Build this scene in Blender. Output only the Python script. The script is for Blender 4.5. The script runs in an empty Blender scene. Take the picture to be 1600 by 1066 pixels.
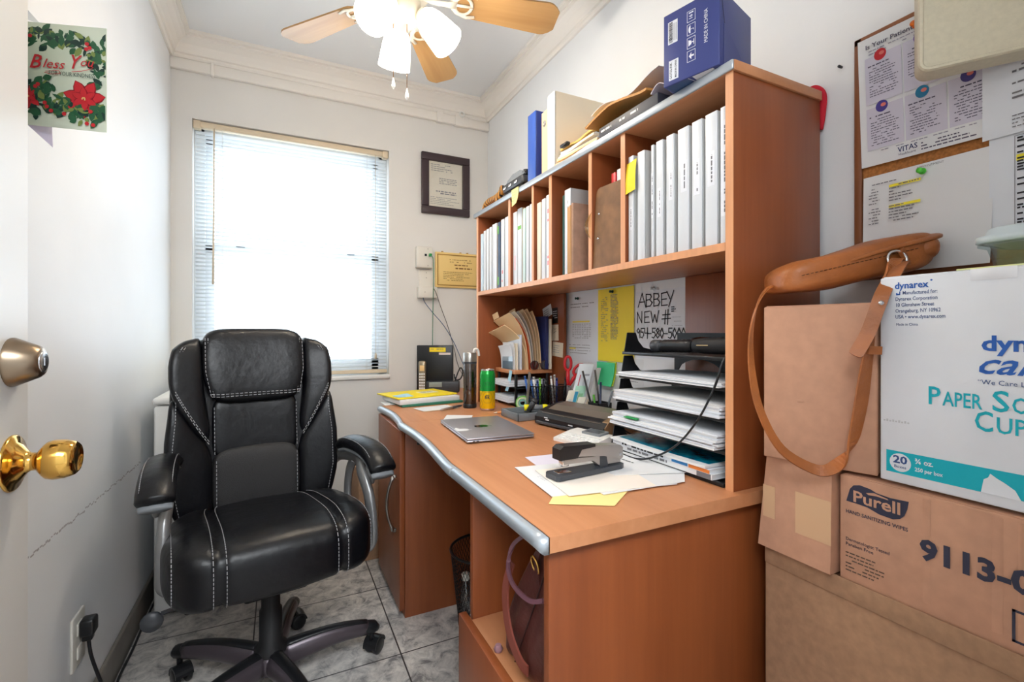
import bpy, bmesh, math, random
from mathutils import Vector, Matrix

S = bpy.context.scene
COL = S.collection
PI = math.pi

# ------------------------------------------------------------------ camera, light, exposure
cd = bpy.data.cameras.new('camera')
cam = bpy.data.objects.new('camera', cd)
COL.objects.link(cam)
cam.location = (0, 0, 1.08)
cam.rotation_euler = (PI / 2, 0, -math.radians(26.25))
cd.sensor_width = 36
cd.lens = 36 * 738.5 / 1600
cd.shift_y = -14.5 / 1600
cd.clip_start = 0.02
S.camera = cam

S.view_settings.view_transform = 'Standard'
S.view_settings.look = 'None'
S.view_settings.gamma = 1
S.view_settings.use_curve_mapping = False
S.view_settings.exposure = 1.0
S.cycles.max_bounces = 8
S.cycles.diffuse_bounces = 5
S.cycles.glossy_bounces = 4
S.cycles.transmission_bounces = 6
S.cycles.transparent_max_bounces = 12
S.cycles.sample_clamp_indirect = 6
S.cycles.caustics_reflective = False
S.cycles.caustics_refractive = False

W = bpy.data.worlds.new('world')
S.world = W
W.use_nodes = True
bg = W.node_tree.nodes['Background']
bg.inputs['Color'].default_value = (0.84, 0.92, 1.0, 1)
bg.inputs['Strength'].default_value = 3.4


def area_light(name, loc, target, sx, sy, power, color, portal=False):
    l = bpy.data.lights.new(name, 'AREA')
    l.shape = 'RECTANGLE'
    l.size, l.size_y = sx, sy
    l.energy = power
    l.color = color
    o = bpy.data.objects.new(name, l)
    COL.objects.link(o)
    o.location = loc
    d = Vector(target) - Vector(loc)
    o.rotation_euler = d.to_track_quat('-Z', 'Y').to_euler()
    if portal:
        l.cycles.is_portal = True
    return o


area_light('window_portal', (0.095, 2.93, 1.47), (0.095, 0, 1.47), 0.95, 1.32, 1, (1, 1, 1), True)
# added fill light behind the camera, shining in through the open doorway
area_light('hall_fill', (-0.08, -0.66, 2.42), (0.30, 1.1, 0.7), 1.5, 0.9, 48, (0.93, 0.97, 1.0))

# ------------------------------------------------------------------ materials


def lin(c):
    def f(v):
        v /= 255
        return v / 12.92 if v <= 0.04045 else ((v + 0.055) / 1.055) ** 2.4
    return (f(c[0]), f(c[1]), f(c[2]), 1)


MATS = {}


def mat(name, c, rough=0.5, metal=0.0, noise=0.0, nscale=20.0, bump=0.0, bscale=60.0, spec=0.5,
        emit=None, estr=0.0, trans=0.0, alpha=1.0, coat=0.0, ior=1.45, stretch=None, c2=None):
    if name in MATS:
        return MATS[name]
    m = bpy.data.materials.new(name)
    m.use_nodes = True
    nt = m.node_tree
    b = nt.nodes['Principled BSDF']
    b.inputs['Base Color'].default_value = lin(c)
    b.inputs['Roughness'].default_value = rough
    b.inputs['Metallic'].default_value = metal
    b.inputs['Specular IOR Level'].default_value = spec
    b.inputs['IOR'].default_value = ior
    if trans:
        b.inputs['Transmission Weight'].default_value = trans
    if alpha < 1:
        b.inputs['Alpha'].default_value = alpha
    if coat:
        b.inputs['Coat Weight'].default_value = coat
        b.inputs['Coat Roughness'].default_value = 0.15
    if emit:
        b.inputs['Emission Color'].default_value = lin(emit)
        b.inputs['Emission Strength'].default_value = estr
    if noise or bump:
        tc = nt.nodes.new('ShaderNodeTexCoord')
        mp = nt.nodes.new('ShaderNodeMapping')
        nt.links.new(tc.outputs['Object'], mp.inputs['Vector'])
        if stretch:
            mp.inputs['Scale'].default_value = stretch
    if noise:
        n = nt.nodes.new('ShaderNodeTexNoise')
        n.inputs['Scale'].default_value = nscale
        n.inputs['Detail'].default_value = 6
        nt.links.new(mp.outputs['Vector'], n.inputs['Vector'])
        r = nt.nodes.new('ShaderNodeValToRGB')
        c2 = c2 or tuple(max(0, v * (1 - noise)) for v in c)
        r.color_ramp.elements[0].position = 0.3
        r.color_ramp.elements[1].position = 0.7
        r.color_ramp.elements[0].color = lin(c2)
        r.color_ramp.elements[1].color = lin(c)
        nt.links.new(n.outputs['Fac'], r.inputs['Fac'])
        nt.links.new(r.outputs['Color'], b.inputs['Base Color'])
    if bump:
        n = nt.nodes.new('ShaderNodeTexNoise')
        n.inputs['Scale'].default_value = bscale
        n.inputs['Detail'].default_value = 4
        nt.links.new(mp.outputs['Vector'], n.inputs['Vector'])
        bp = nt.nodes.new('ShaderNodeBump')
        bp.inputs['Strength'].default_value = bump
        bp.inputs['Distance'].default_value = 0.004
        nt.links.new(n.outputs['Fac'], bp.inputs['Height'])
        nt.links.new(bp.outputs['Normal'], b.inputs['Normal'])
    MATS[name] = m
    return m


def wood(name, c, c2, axis, rough=0.38, fine=1.0):
    """Laminate grain: noise stretched along one axis."""
    if name in MATS:
        return MATS[name]
    m = bpy.data.materials.new(name)
    m.use_nodes = True
    nt = m.node_tree
    b = nt.nodes['Principled BSDF']
    b.inputs['Roughness'].default_value = rough
    tc = nt.nodes.new('ShaderNodeTexCoord')
    out = []
    for k, (s, det) in enumerate(((9.0, 3), (70.0 * fine, 6))):
        mp = nt.nodes.new('ShaderNodeMapping')
        sc = [s, s, s]
        sc['xyz'.index(axis)] = s * (0.12 if k == 0 else 0.05)
        mp.inputs['Scale'].default_value = sc
        nt.links.new(tc.outputs['Object'], mp.inputs['Vector'])
        n = nt.nodes.new('ShaderNodeTexNoise')
        n.inputs['Scale'].default_value = 1
        n.inputs['Detail'].default_value = det
        nt.links.new(mp.outputs['Vector'], n.inputs['Vector'])
        out.append(n)
    mx = nt.nodes.new('ShaderNodeMath')
    mx.operation = 'MULTIPLY_ADD'
    nt.links.new(out[0].outputs['Fac'], mx.inputs[0])
    mx.inputs[1].default_value = 0.7
    m2 = nt.nodes.new('ShaderNodeMath')
    m2.operation = 'MULTIPLY'
    nt.links.new(out[1].outputs['Fac'], m2.inputs[0])
    m2.inputs[1].default_value = 0.3
    nt.links.new(m2.outputs[0], mx.inputs[2])
    r = nt.nodes.new('ShaderNodeValToRGB')
    r.color_ramp.elements[0].position = 0.33
    r.color_ramp.elements[1].position = 0.66
    r.color_ramp.elements[0].color = lin(c2)
    r.color_ramp.elements[1].color = lin(c)
    nt.links.new(mx.outputs[0], r.inputs['Fac'])
    nt.links.new(r.outputs['Color'], b.inputs['Base Color'])
    MATS[name] = m
    return m


def glass_mat(name, tint=(255, 255, 255), gloss=0.08):
    if name in MATS:
        return MATS[name]
    m = bpy.data.materials.new(name)
    m.use_nodes = True
    nt = m.node_tree
    nt.nodes.remove(nt.nodes['Principled BSDF'])
    t = nt.nodes.new('ShaderNodeBsdfTransparent')
    t.inputs['Color'].default_value = lin(tint)
    g = nt.nodes.new('ShaderNodeBsdfGlossy')
    g.inputs['Roughness'].default_value = 0.03
    mx = nt.nodes.new('ShaderNodeMixShader')
    mx.inputs['Fac'].default_value = gloss
    nt.links.new(t.outputs[0], mx.inputs[1])
    nt.links.new(g.outputs[0], mx.inputs[2])
    nt.links.new(mx.outputs[0], nt.nodes['Material Output'].inputs['Surface'])
    MATS[name] = m
    return m


M = {}
WC, WD = (206, 144, 102), (186, 124, 82)  # level tops kept paler, their sheen put into the colour
M['wood_x'] = wood('cherry_laminate_x_lit', WC, WD, 'x')
M['wood_y'] = wood('cherry_laminate_y_lit', WC, WD, 'y')
M['wood_z'] = wood('cherry_laminate_z_shaded', (148, 80, 42), (124, 63, 31), 'z')  # same laminate on upright faces, darkened with shade in the colour
M['edge'] = wood('cherry_edge_band', (214, 158, 118), (200, 142, 102), 'z')
M['silver_edge'] = mat('silver_edge_band', (178, 186, 194), 0.3, 0.5)
M['wall'] = mat('white_wall_paint', (234, 236, 238), 0.5, noise=0.02, nscale=3, bump=0.05, bscale=90)
M['ceil'] = mat('ceiling_paint', (236, 238, 240), 0.6)
M['trim'] = mat('trim_paint', (236, 231, 224), 0.4)
M['white_plastic'] = mat('white_plastic', (235, 235, 232), 0.35)
M['offwhite'] = mat('offwhite_plastic', (226, 222, 212), 0.4)
M['tan_plastic'] = mat('ivory_blind_plastic', (222, 205, 178), 0.45)
M['black'] = mat('black_plastic', (26, 27, 30), 0.35)
M['black_matte'] = mat('black_matte', (22, 22, 24), 0.6)
M['dark_grey'] = mat('dark_grey_plastic', (60, 62, 66), 0.4)
M['grey'] = mat('grey_plastic', (128, 132, 136), 0.4)
M['ink'] = mat('black_ink', (40, 40, 46), 0.7)
M['ink_grey'] = mat('grey_ink', (120, 120, 124), 0.8)
M['paper'] = mat('white_paper', (228, 229, 230), 0.7)
M['paper2'] = mat('cool_paper', (226, 230, 236), 0.7)
M['cream'] = mat('cream_paper', (240, 230, 208), 0.7)
M['manila'] = mat('manila_card', (238, 206, 160), 0.65)
M['yellow'] = mat('yellow_paper', (246, 220, 40), 0.6)
M['chrome'] = mat('chrome', (215, 215, 218), 0.18, 1.0)
M['nickel'] = mat('brushed_nickel', (170, 166, 160), 0.32, 1.0)
M['brass'] = mat('polished_brass', (226, 178, 92), 0.12, 1.0)
M['leather'] = mat('black_leather', (11, 12, 17), 0.36, noise=0.25, nscale=9, bump=0.4, bscale=34, spec=0.42)
M['leather_mesh'] = mat('perforated_leather', (40, 39, 40), 0.5, bump=0.6, bscale=420)
M['stitch'] = mat('grey_stitching', (168, 168, 172), 0.8)
M['silver_arm'] = mat('silver_painted_plastic', (150, 150, 150), 0.32, 0.55)
M['gun'] = mat('gunmetal_base', (92, 84, 90), 0.3, 0.5)
M['kraft'] = mat('kraft_cardboard', (198, 150, 122), 0.8, noise=0.06, nscale=45, bump=0.05, bscale=30)
M['kraft2'] = mat('dark_kraft_cardboard', (172, 134, 104), 0.8, noise=0.10, nscale=60)
M['kraft_tape'] = mat('paper_tape', (206, 168, 132), 0.45)
M['tan_leather'] = mat('tan_leather', (178, 104, 52), 0.42, noise=0.18, nscale=14, bump=0.25, bscale=160)
M['maroon'] = mat('maroon_leather', (92, 46, 40), 0.4, noise=0.2, nscale=10, bump=0.2, bscale=120)
M['navy'] = mat('navy_card', (58, 68, 128), 0.45)
M['blue'] = mat('blue_vinyl', (48, 84, 168), 0.35)
M['red'] = mat('red_plastic', (206, 36, 44), 0.35)
M['green'] = mat('green_plastic', (24, 150, 72), 0.4)
M['teal'] = mat('teal_ink', (0, 172, 188), 0.5)
M['blue_ink'] = mat('blue_ink', (34, 92, 176), 0.5)
M['binder'] = mat('white_vinyl', (216, 219, 223), 0.3)
M['binder_side'] = mat('white_vinyl_shaded', (178, 178, 177), 0.4)  # white covers greyed: the shade between binders is put into the colour
M['glass'] = glass_mat('window_glass', (250, 253, 255), 0.05)

# ------------------------------------------------------------------ mesh builder


class MB:
    def __init__(s):
        s.v, s.f, s.m, s.sm = [], [], [], []

    def add(s, vs, fs, mi=0, smooth=False, xf=None):
        o = len(s.v)
        s.v += [tuple(xf @ Vector(v)) if xf else tuple(v) for v in vs]
        for f in fs:
            s.f.append([i + o for i in f])
            s.m.append(mi)
            s.sm.append(smooth)
        return s

    def box(s, a, b, bev=0.0, mi=0, xf=None, seg=2):
        x0, y0, z0 = [min(p, q) for p, q in zip(a, b)]
        x1, y1, z1 = [max(p, q) for p, q in zip(a, b)]
        if bev <= 0:
            vs = [(x0, y0, z0), (x1, y0, z0), (x1, y1, z0), (x0, y1, z0), (x0, y0, z1), (x1, y0, z1), (x1, y1, z1), (x0, y1, z1)]
            fs = [(0, 3, 2, 1), (4, 5, 6, 7), (0, 1, 5, 4), (1, 2, 6, 5), (2, 3, 7, 6), (3, 0, 4, 7)]
            return s.add(vs, fs, mi, False, xf)
        bm = bmesh.new()
        bmesh.ops.create_cube(bm, size=1)
        for v in bm.verts:
            v.co = ((x0 + x1) / 2 + v.co.x * (x1 - x0), (y0 + y1) / 2 + v.co.y * (y1 - y0), (z0 + z1) / 2 + v.co.z * (z1 - z0))
        bev = min(bev, 0.49 * min(x1 - x0, y1 - y0, z1 - z0))
        bmesh.ops.bevel(bm, geom=bm.edges[:], offset=bev, segments=seg, affect='EDGES', profile=0.5)
        s.bm(bm, mi, True, xf)
        bm.free()
        return s

    def bm(s, bm, mi=0, smooth=False, xf=None):
        bm.verts.index_update()
        return s.add([v.co[:] for v in bm.verts], [[v.index for v in f.verts] for f in bm.faces], mi, smooth, xf)

    def prism(s, poly, a0, a1, axis='z', mi=0, smooth=False, xf=None):
        """Extrude a 2D polygon; axis z: (x,y), axis y: (x,z), axis x: (y,z)."""
        n = len(poly)

        def P(p, a):
            return {'z': (p[0], p[1], a), 'y': (p[0], a, p[1]), 'x': (a, p[0], p[1])}[axis]
        vs = [P(p, a0) for p in poly] + [P(p, a1) for p in poly]
        s.add(vs, [(i, (i + 1) % n, n + (i + 1) % n, n + i) for i in range(n)], mi, smooth, xf)
        s.add(vs, [list(range(n))[::-1], list(range(n, 2 * n))], mi, False, xf)
        return s

    def tube(s, pts, r, n=8, mi=0, rb=None, up=(0, 0, 1), cap=True, xf=None, closed=False):
        """Sweep an ellipse (r across, rb along up) along a path; r and rb may be lists."""
        pts = [Vector(p) for p in pts]
        k = len(pts)
        vs, fs = [], []
        for i, p in enumerate(pts):
            if closed:
                d = pts[(i + 1) % k] - pts[i - 1]
            else:
                d = pts[min(i + 1, k - 1)] - pts[max(i - 1, 0)]
            d.normalize()
            u = Vector(up) - d * Vector(up).dot(d)
            if u.length < 1e-4:
                u = Vector((1, 0, 0)) - d * d.x
                if u.length < 1e-4:
                    u = Vector((0, 1, 0))
            u.normalize()
            w = d.cross(u)
            ra = r[i] if isinstance(r, (list, tuple)) else r
            rr = ra if rb is None else (rb[i] if isinstance(rb, (list, tuple)) else rb)
            for j in range(n):
                a = 2 * PI * j / n
                vs.append(p + w * (ra * math.cos(a)) + u * (rr * math.sin(a)))
        m = k if closed else k - 1
        for i in range(m):
            for j in range(n):
                a, b = i * n + j, i * n + (j + 1) % n
                c, d_ = ((i + 1) % k) * n + (j + 1) % n, ((i + 1) % k) * n + j
                fs.append((a, b, c, d_))
        if cap and not closed:
            fs.append(list(range(n))[::-1])
            fs.append(list(range((k - 1) * n, k * n)))
        return s.add(vs, fs, mi, True, xf)

    def strap(s, pts, wide, thick, across, mi=0, xf=None):
        """A flat belt swept along a path; across gives the width direction at each point (or one for all)."""
        pts = [Vector(p) for p in pts]
        k = len(pts)
        vs, fs = [], []
        for i, p in enumerate(pts):
            d = (pts[min(i + 1, k - 1)] - pts[max(i - 1, 0)]).normalized()
            a = Vector(across[i] if isinstance(across, list) else across)
            a = (a - d * a.dot(d)).normalized()
            nn = d.cross(a)
            w = wide[i] if isinstance(wide, list) else wide
            for sx, sy in ((-1, -1), (1, -1), (1, 1), (-1, 1)):
                vs.append(p + a * (sx * w / 2) + nn * (sy * thick / 2))
        for i in range(k - 1):
            for j in range(4):
                fs.append((i * 4 + j, i * 4 + (j + 1) % 4, (i + 1) * 4 + (j + 1) % 4, (i + 1) * 4 + j))
        fs += [(3, 2, 1, 0), tuple((k - 1) * 4 + j for j in range(4))]
        return s.add(vs, fs, mi, False, xf)

    def lathe(s, prof, c=(0, 0, 0), n=24, mi=0, xf=None, caps=True, smooth=True, axis=None):
        vs, fs = [], []
        base = Matrix.Translation(c)
        if axis is not None:
            base = base @ Vector((0, 0, 1)).rotation_difference(Vector(axis)).to_matrix().to_4x4()
        if xf:
            base = xf @ base
        for r, z in prof:
            for j in range(n):
                a = 2 * PI * j / n
                vs.append((r * math.cos(a), r * math.sin(a), z))
        for i in range(len(prof) - 1):
            for j in range(n):
                fs.append((i * n + j, i * n + (j + 1) % n, (i + 1) * n + (j + 1) % n, (i + 1) * n + j))
        s.add(vs, fs, mi, smooth, base)
        if caps:
            k = len(prof) - 1
            s.add(vs, [list(range(n))[::-1], [k * n + j for j in range(n)]], mi, False, base)
        return s

    def pill(s, fn, n=4.0, k=8, mi=0, xf=None, size=(1, 1, 1), c=(0, 0, 0)):
        """A cushion: a subdivided cube pulled to a p-norm ball, scaled, then passed through fn."""
        idx, vs, fs = {}, [], []

        def V(i, j, l):
            key = (i, j, l)
            if key not in idx:
                idx[key] = len(vs)
                p = [2 * q / k - 1 for q in key]
                p = [math.copysign(math.sin(abs(q) * PI / 2) ** 0.9, q) for q in p]
                nm = sum(abs(q) ** n for q in p) ** (1 / n)
                mx = max(abs(q) for q in p)
                p = [q * mx / nm for q in p]
                p = [p[a] * size[a] + c[a] for a in range(3)]
                vs.append(fn(*p) if fn else tuple(p))
            return idx[key]
        for i in range(k):
            for j in range(k):
                for e in (0, k):
                    q = [(i, j), (i + 1, j), (i + 1, j + 1), (i, j + 1)]
                    if e == 0:
                        q = q[::-1]
                    fs.append([V(a, b, e) for a, b in q])
                    fs.append([V(e, a, b) for a, b in q])
                    fs.append([V(b, e, a) for a, b in q])
        return s.add(vs, fs, mi, True, xf)

    def surf(s, fn, nu, nv, mi=0, thick=0.0, smooth=True, xf=None):
        """A grid surface fn(u,v), u,v in 0..1; thick > 0 makes it a closed sheet."""
        g = [[Vector(fn(i / nu, j / nv)) for j in range(nv + 1)] for i in range(nu + 1)]
        vs = [p for row in g for p in row]
        q = lambda i, j: i * (nv + 1) + j
        fs = [(q(i, j), q(i + 1, j), q(i + 1, j + 1), q(i, j + 1)) for i in range(nu) for j in range(nv)]
        if thick:
            N = []
            for i in range(nu + 1):
                for j in range(nv + 1):
                    a = g[min(i + 1, nu)][j] - g[max(i - 1, 0)][j]
                    b = g[i][min(j + 1, nv)] - g[i][max(j - 1, 0)]
                    N.append(a.cross(b).normalized())
            mz = sum(q.z for q in N) / len(N)
            if mz < -0.6:        # lying sheets thicken downwards
                N = [-q for q in N]
            o = len(vs)
            vs2 = vs + [p - n_ * thick for p, n_ in zip(vs, N)]
            fs2 = fs + [tuple(i + o for i in f[::-1]) for f in fs]
            s.add(vs2, fs2, mi, smooth, xf)
            rim = [q(i, 0) for i in range(nu + 1)] + [q(nu, j) for j in range(1, nv + 1)] + \
                  [q(i, nv) for i in range(nu - 1, -1, -1)] + [q(0, j) for j in range(nv - 1, 0, -1)]
            R = len(rim)
            s.add([vs2[i] for i in rim] + [vs2[i + o] for i in rim],
                  [(i, R + i, R + (i + 1) % R, (i + 1) % R) for i in range(R)], mi, False, xf)
            return s
        return s.add(vs, fs, mi, smooth, xf)

    def quad(s, a, b, c, d, mi=0):
        return s.add([a, b, c, d], [(0, 1, 2, 3)], mi)


class Fr:
    """A writing frame: origin o, right r, up u; n points at the reader."""
    def __init__(s, o, r, u):
        s.o, s.r, s.u = Vector(o), Vector(r).normalized(), Vector(u).normalized()
        s.n = s.r.cross(s.u)

    def p(s, x, y, h=0.0):
        return s.o + s.r * x + s.u * y + s.n * h


def sheet(mb, F, x, y, w, h, t=0.0006, mi=0, lift=0.0):
    c = [(x, y), (x + w, y), (x + w, y + h), (x, y + h)]
    vs = [F.p(a, b, lift) for a, b in c] + [F.p(a, b, lift + t) for a, b in c]
    mb.add(vs, [(0, 3, 2, 1), (4, 5, 6, 7), (0, 1, 5, 4), (1, 2, 6, 5), (2, 3, 7, 6), (3, 0, 4, 7)], mi)
    return mb


def disc(mb, F, x, y, r, mi=0, lift=0.001, ry=None, n=20):
    ry = ry or r
    mb.add([F.p(x + r * math.cos(2 * PI * i / n), y + ry * math.sin(2 * PI * i / n), lift) for i in range(n)], [list(range(n))], mi)
    return mb


def poly(mb, F, pts, mi=0, lift=0.001):
    mb.add([F.p(a, b, lift) for a, b in pts], [list(range(len(pts)))], mi)
    return mb


def stroke(mb, F, pts, w, mi=0, lift=0.001):
    for (a, b), (c, d) in zip(pts, pts[1:]):
        L = math.hypot(c - a, d - b) or 1e-6
        dx, dy = (c - a) / L * w / 2, (d - b) / L * w / 2
        poly(mb, F, [(a - dx - dy, b - dy + dx), (a - dx + dy, b - dy - dx), (c + dx + dy, d + dy - dx), (c + dx - dy, d + dy + dx)], mi, lift)
    return mb


_font = {}


def text(mb, F, s, x, y, size, mi=0, lift=0.001, bold=0.0, shear=0.0, sx=1.0, align='LEFT', width=None):
    """Lettering laid on a frame as flat mesh. size is the cap height in metres."""
    key = (s, bold, shear)
    if key not in _font:
        cu = bpy.data.curves.new('t', 'FONT')
        cu.body = s
        cu.size = 1
        cu.offset = bold
        cu.shear = shear
        cu.resolution_u = 2
        cu.fill_mode = 'FRONT'
        ob = bpy.data.objects.new('t', cu)
        COL.objects.link(ob)
        me = ob.to_mesh()
        vs = [tuple(v.co) for v in me.vertices]
        fs = [list(p.vertices) for p in me.polygons]
        ob.to_mesh_clear()
        bpy.data.objects.remove(ob)
        bpy.data.curves.remove(cu)
        _font[key] = (vs, fs)
    vs, fs = _font[key]
    if not vs:
        return mb
    k = size / 0.69
    w = max(v[0] for v in vs)
    if width:
        sx = width / (w * k)
    off = {'LEFT': 0, 'CENTER': -w * k * sx / 2, 'RIGHT': -w * k * sx}[align]
    mb.add([F.p(x + off + v[0] * k * sx, y + v[1] * k, lift) for v in vs], fs, mi)
    return mb


def lines(mb, F, x, y, w, n, pitch, size, mi=0, seed=1, lift=0.001, fill=0.9, ragged=0.3):
    """Rows of small print too fine to read: dashes the length of words, going down from y."""
    rnd = random.Random(seed)
    for i in range(n):
        yy = y - i * pitch
        end = x + w * (1 - ragged * rnd.random())
        a = x
        while a < end:
            L = size * rnd.uniform(1.2, 4.5)
            b = min(a + L, end)
            if rnd.random() < fill:
                poly(mb, F, [(a, yy), (b, yy), (b, yy + size), (a, yy + size)], mi, lift)
            a = b + size * 0.7
    return mb


def wmat(o):
    m = Matrix.Identity(4)
    while o:
        m = o.matrix_basis @ m
        o = o.parent
    return m


def link_mesh(name, mb, mats, smooth_angle=True):
    me = bpy.data.meshes.new(name)
    me.from_pydata([tuple(v) for v in mb.v], [], mb.f)
    if not isinstance(mats, (list, tuple)):
        mats = [mats]
    for m in mats:
        me.materials.append(m)
    me.polygons.foreach_set('material_index', [min(i, len(mats) - 1) for i in mb.m])
    me.polygons.foreach_set('use_smooth', mb.sm)
    me.update()
    o = bpy.data.objects.new(name, me)
    COL.objects.link(o)
    return o


def tag(o, label=None, cat=None, group=None, kind=None):
    if label:
        o['label'] = label
    if cat:
        o['category'] = cat
    if group:
        o['group'] = group
    if kind:
        o['kind'] = kind
    return o


def thing(name, label, cat, loc=(0, 0, 0), rz=0.0, group=None):
    o = bpy.data.objects.new(name, None)
    o.empty_display_size = 0.05
    COL.objects.link(o)
    o.location = loc
    o.rotation_euler = (0, 0, rz)
    return tag(o, label, cat, group)


def part(name, mb, mats, parent, local=False, kind=None, label=None):
    """A child mesh. Geometry is in world coordinates unless local."""
    o = link_mesh(name, mb, mats)
    if not local:
        inv = wmat(parent).inverted()
        o.data.transform(inv)
    o.parent = parent
    if kind:
        o['kind'] = kind
    if label:
        o['label'] = label
    return o


def single(name, mb, mats, label, cat, group=None):
    """A thing that is one mesh: its origin goes to the middle of its base."""
    o = link_mesh(name, mb, mats)
    xs = list(zip(*mb.v))
    c = Vector(((min(xs[0]) + max(xs[0])) / 2, (min(xs[1]) + max(xs[1])) / 2, min(xs[2])))
    o.data.transform(Matrix.Translation(-c))
    o.location = c
    return tag(o, label, cat, group)


def struct(name, mb, mats, parent=None):
    if parent:
        return part(name, mb, mats, parent)
    o = link_mesh(name, mb, mats)
    o['kind'] = 'structure'
    return o


def catmull(pts, n=6, closed=False):
    P = [Vector(p) for p in pts]
    out = []
    k = len(P)
    rng = k if closed else k - 1
    for i in range(rng):
        if closed:
            a, b, c, d = P[(i - 1) % k], P[i], P[(i + 1) % k], P[(i + 2) % k]
        else:
            a, b, c, d = P[max(i - 1, 0)], P[i], P[i + 1], P[min(i + 2, k - 1)]
        for j in range(n):
            t = j / n
            out.append(0.5 * ((2 * b) + (c - a) * t + (2 * a - 5 * b + 4 * c - d) * t * t + (3 * b - a - 3 * c + d) * t ** 3))
    if not closed:
        out.append(P[-1])
    return out


R_WALL = ((0, -1, 0), (0, 0, 1))     # writing on the right wall
B_WALL = ((1, 0, 0), (0, 0, 1))      # writing on the back wall
# ================================================================== THE ROOM
LX, RX, BY, FY, CZ = -0.465, 1.185, 2.75, 0.10, 2.505
WX0, WX1, WZ0, WZ1 = -0.379, 0.568, 0.818, 2.12      # window opening


def floor_mat():
    m = bpy.data.materials.new('floor_tile')
    m.use_nodes = True
    nt = m.node_tree
    b = nt.nodes['Principled BSDF']
    tc = nt.nodes.new('ShaderNodeTexCoord')
    sep = nt.nodes.new('ShaderNodeSeparateXYZ')
    nt.links.new(tc.outputs['Object'], sep.inputs[0])
    ds = []
    for ax, off in (('X', 0.367), ('Y', 1.585)):
        a = nt.nodes.new('ShaderNodeMath')
        a.operation = 'ADD'
        a.inputs[1].default_value = -off + 0.447 * 20.5
        nt.links.new(sep.outputs[ax], a.inputs[0])
        d = nt.nodes.new('ShaderNodeMath')
        d.operation = 'MODULO'
        d.inputs[1].default_value = 0.447
        nt.links.new(a.outputs[0], d.inputs[0])
        e = nt.nodes.new('ShaderNodeMath')
        e.operation = 'SUBTRACT'
        e.inputs[1].default_value = 0.447 / 2
        nt.links.new(d.outputs[0], e.inputs[0])
        f = nt.nodes.new('ShaderNodeMath')
        f.operation = 'ABSOLUTE'
        nt.links.new(e.outputs[0], f.inputs[0])
        ds.append(f)
    mn = nt.nodes.new('ShaderNodeMath')
    mn.operation = 'MINIMUM'
    nt.links.new(ds[0].outputs[0], mn.inputs[0])
    nt.links.new(ds[1].outputs[0], mn.inputs[1])
    lt = nt.nodes.new('ShaderNodeMath')
    lt.operation = 'LESS_THAN'
    lt.inputs[1].default_value = 0.0024
    nt.links.new(mn.outputs[0], lt.inputs[0])
    n1 = nt.nodes.new('ShaderNodeTexNoise')
    n1.inputs['Scale'].default_value = 17
    n1.inputs['Detail'].default_value = 8
    n1.inputs['Roughness'].default_value = 0.72
    n1.inputs['Distortion'].default_value = 0.6
    nt.links.new(tc.outputs['Object'], n1.inputs['Vector'])
    r = nt.nodes.new('ShaderNodeValToRGB')
    e = r.color_ramp.elements
    e[0].position, e[1].position = 0.36, 0.62
    e[0].color, e[1].color = lin((122, 120, 120)), lin((216, 211, 204))
    k = e.new(0.47)
    k.color = lin((180, 176, 172))
    nt.links.new(n1.outputs['Fac'], r.inputs['Fac'])
    mx = nt.nodes.new('ShaderNodeMix')
    mx.data_type = 'RGBA'
    nt.links.new(lt.outputs[0], mx.inputs['Factor'])
    nt.links.new(r.outputs['Color'], mx.inputs['A'])
    mx.inputs['B'].default_value = lin((62, 58, 58))
    nt.links.new(mx.outputs['Result'], b.inputs['Base Color'])
    b.inputs['Roughness'].default_value = 0.32
    bp = nt.nodes.new('ShaderNodeBump')
    bp.inputs['Strength'].default_value = 0.3
    bp.inputs['Distance'].default_value = 0.002
    inv = nt.nodes.new('ShaderNodeMath')
    inv.operation = 'SUBTRACT'
    inv.inputs[0].default_value = 1
    nt.links.new(lt.outputs[0], inv.inputs[1])
    nt.links.new(inv.outputs[0], bp.inputs['Height'])
    nt.links.new(bp.outputs['Normal'], b.inputs['Normal'])
    return m


struct('floor', MB().box((-1.3, -1.8, -0.08), (RX + 0.1, BY + 0.2, 0)), floor_mat())
struct('ceiling', MB().box((-1.3, -1.8, CZ), (RX + 0.3, BY + 0.2, CZ + 0.08)), M['ceil'])
hw = MB().box((-1.3, -1.8, 0), (RX + 0.3, -1.7, CZ)).box((-1.3, -1.7, 0), (-1.2, 0.0, CZ)).box((RX + 0.2, -1.7, 0), (RX + 0.3, 0.0, CZ)).box((-1.2, 0, 0), (LX - 0.1, 0.1, CZ)).box((RX + 0.1, 0, 0), (RX + 0.2, 0.1, CZ))
struct('wall_hall_blocker', hw, M['wall'])  # unseen hall walls, added to keep sky light out of the doorway
wl = struct('wall_left', MB().box((LX - 0.1, 0, 0), (LX, BY, CZ)), M['wall'])
struct('wall_right', MB().box((RX, 0, 0), (RX + 0.1, BY, CZ)), M['wall'])
w = MB()
w.box((LX - 0.1, BY, 0), (WX0, BY + 0.2, CZ)).box((WX1, BY, 0), (RX + 0.1, BY + 0.2, CZ))
w.box((WX0, BY, 0), (WX1, BY + 0.2, WZ0)).box((WX0, BY, WZ1), (WX1, BY + 0.2, CZ))
struct('wall_back', w, mat('back_wall_paint', (226, 224, 220), 0.5, noise=0.02, nscale=3, bump=0.05, bscale=90))
w = MB().box((LX, 0, 0), (-0.40, FY, CZ)).box((0.48, 0, 0), (RX, FY, CZ)).box((-0.40, 0, 2.10), (0.48, FY, CZ))
struct('wall_front', w, M['wall'])

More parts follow.
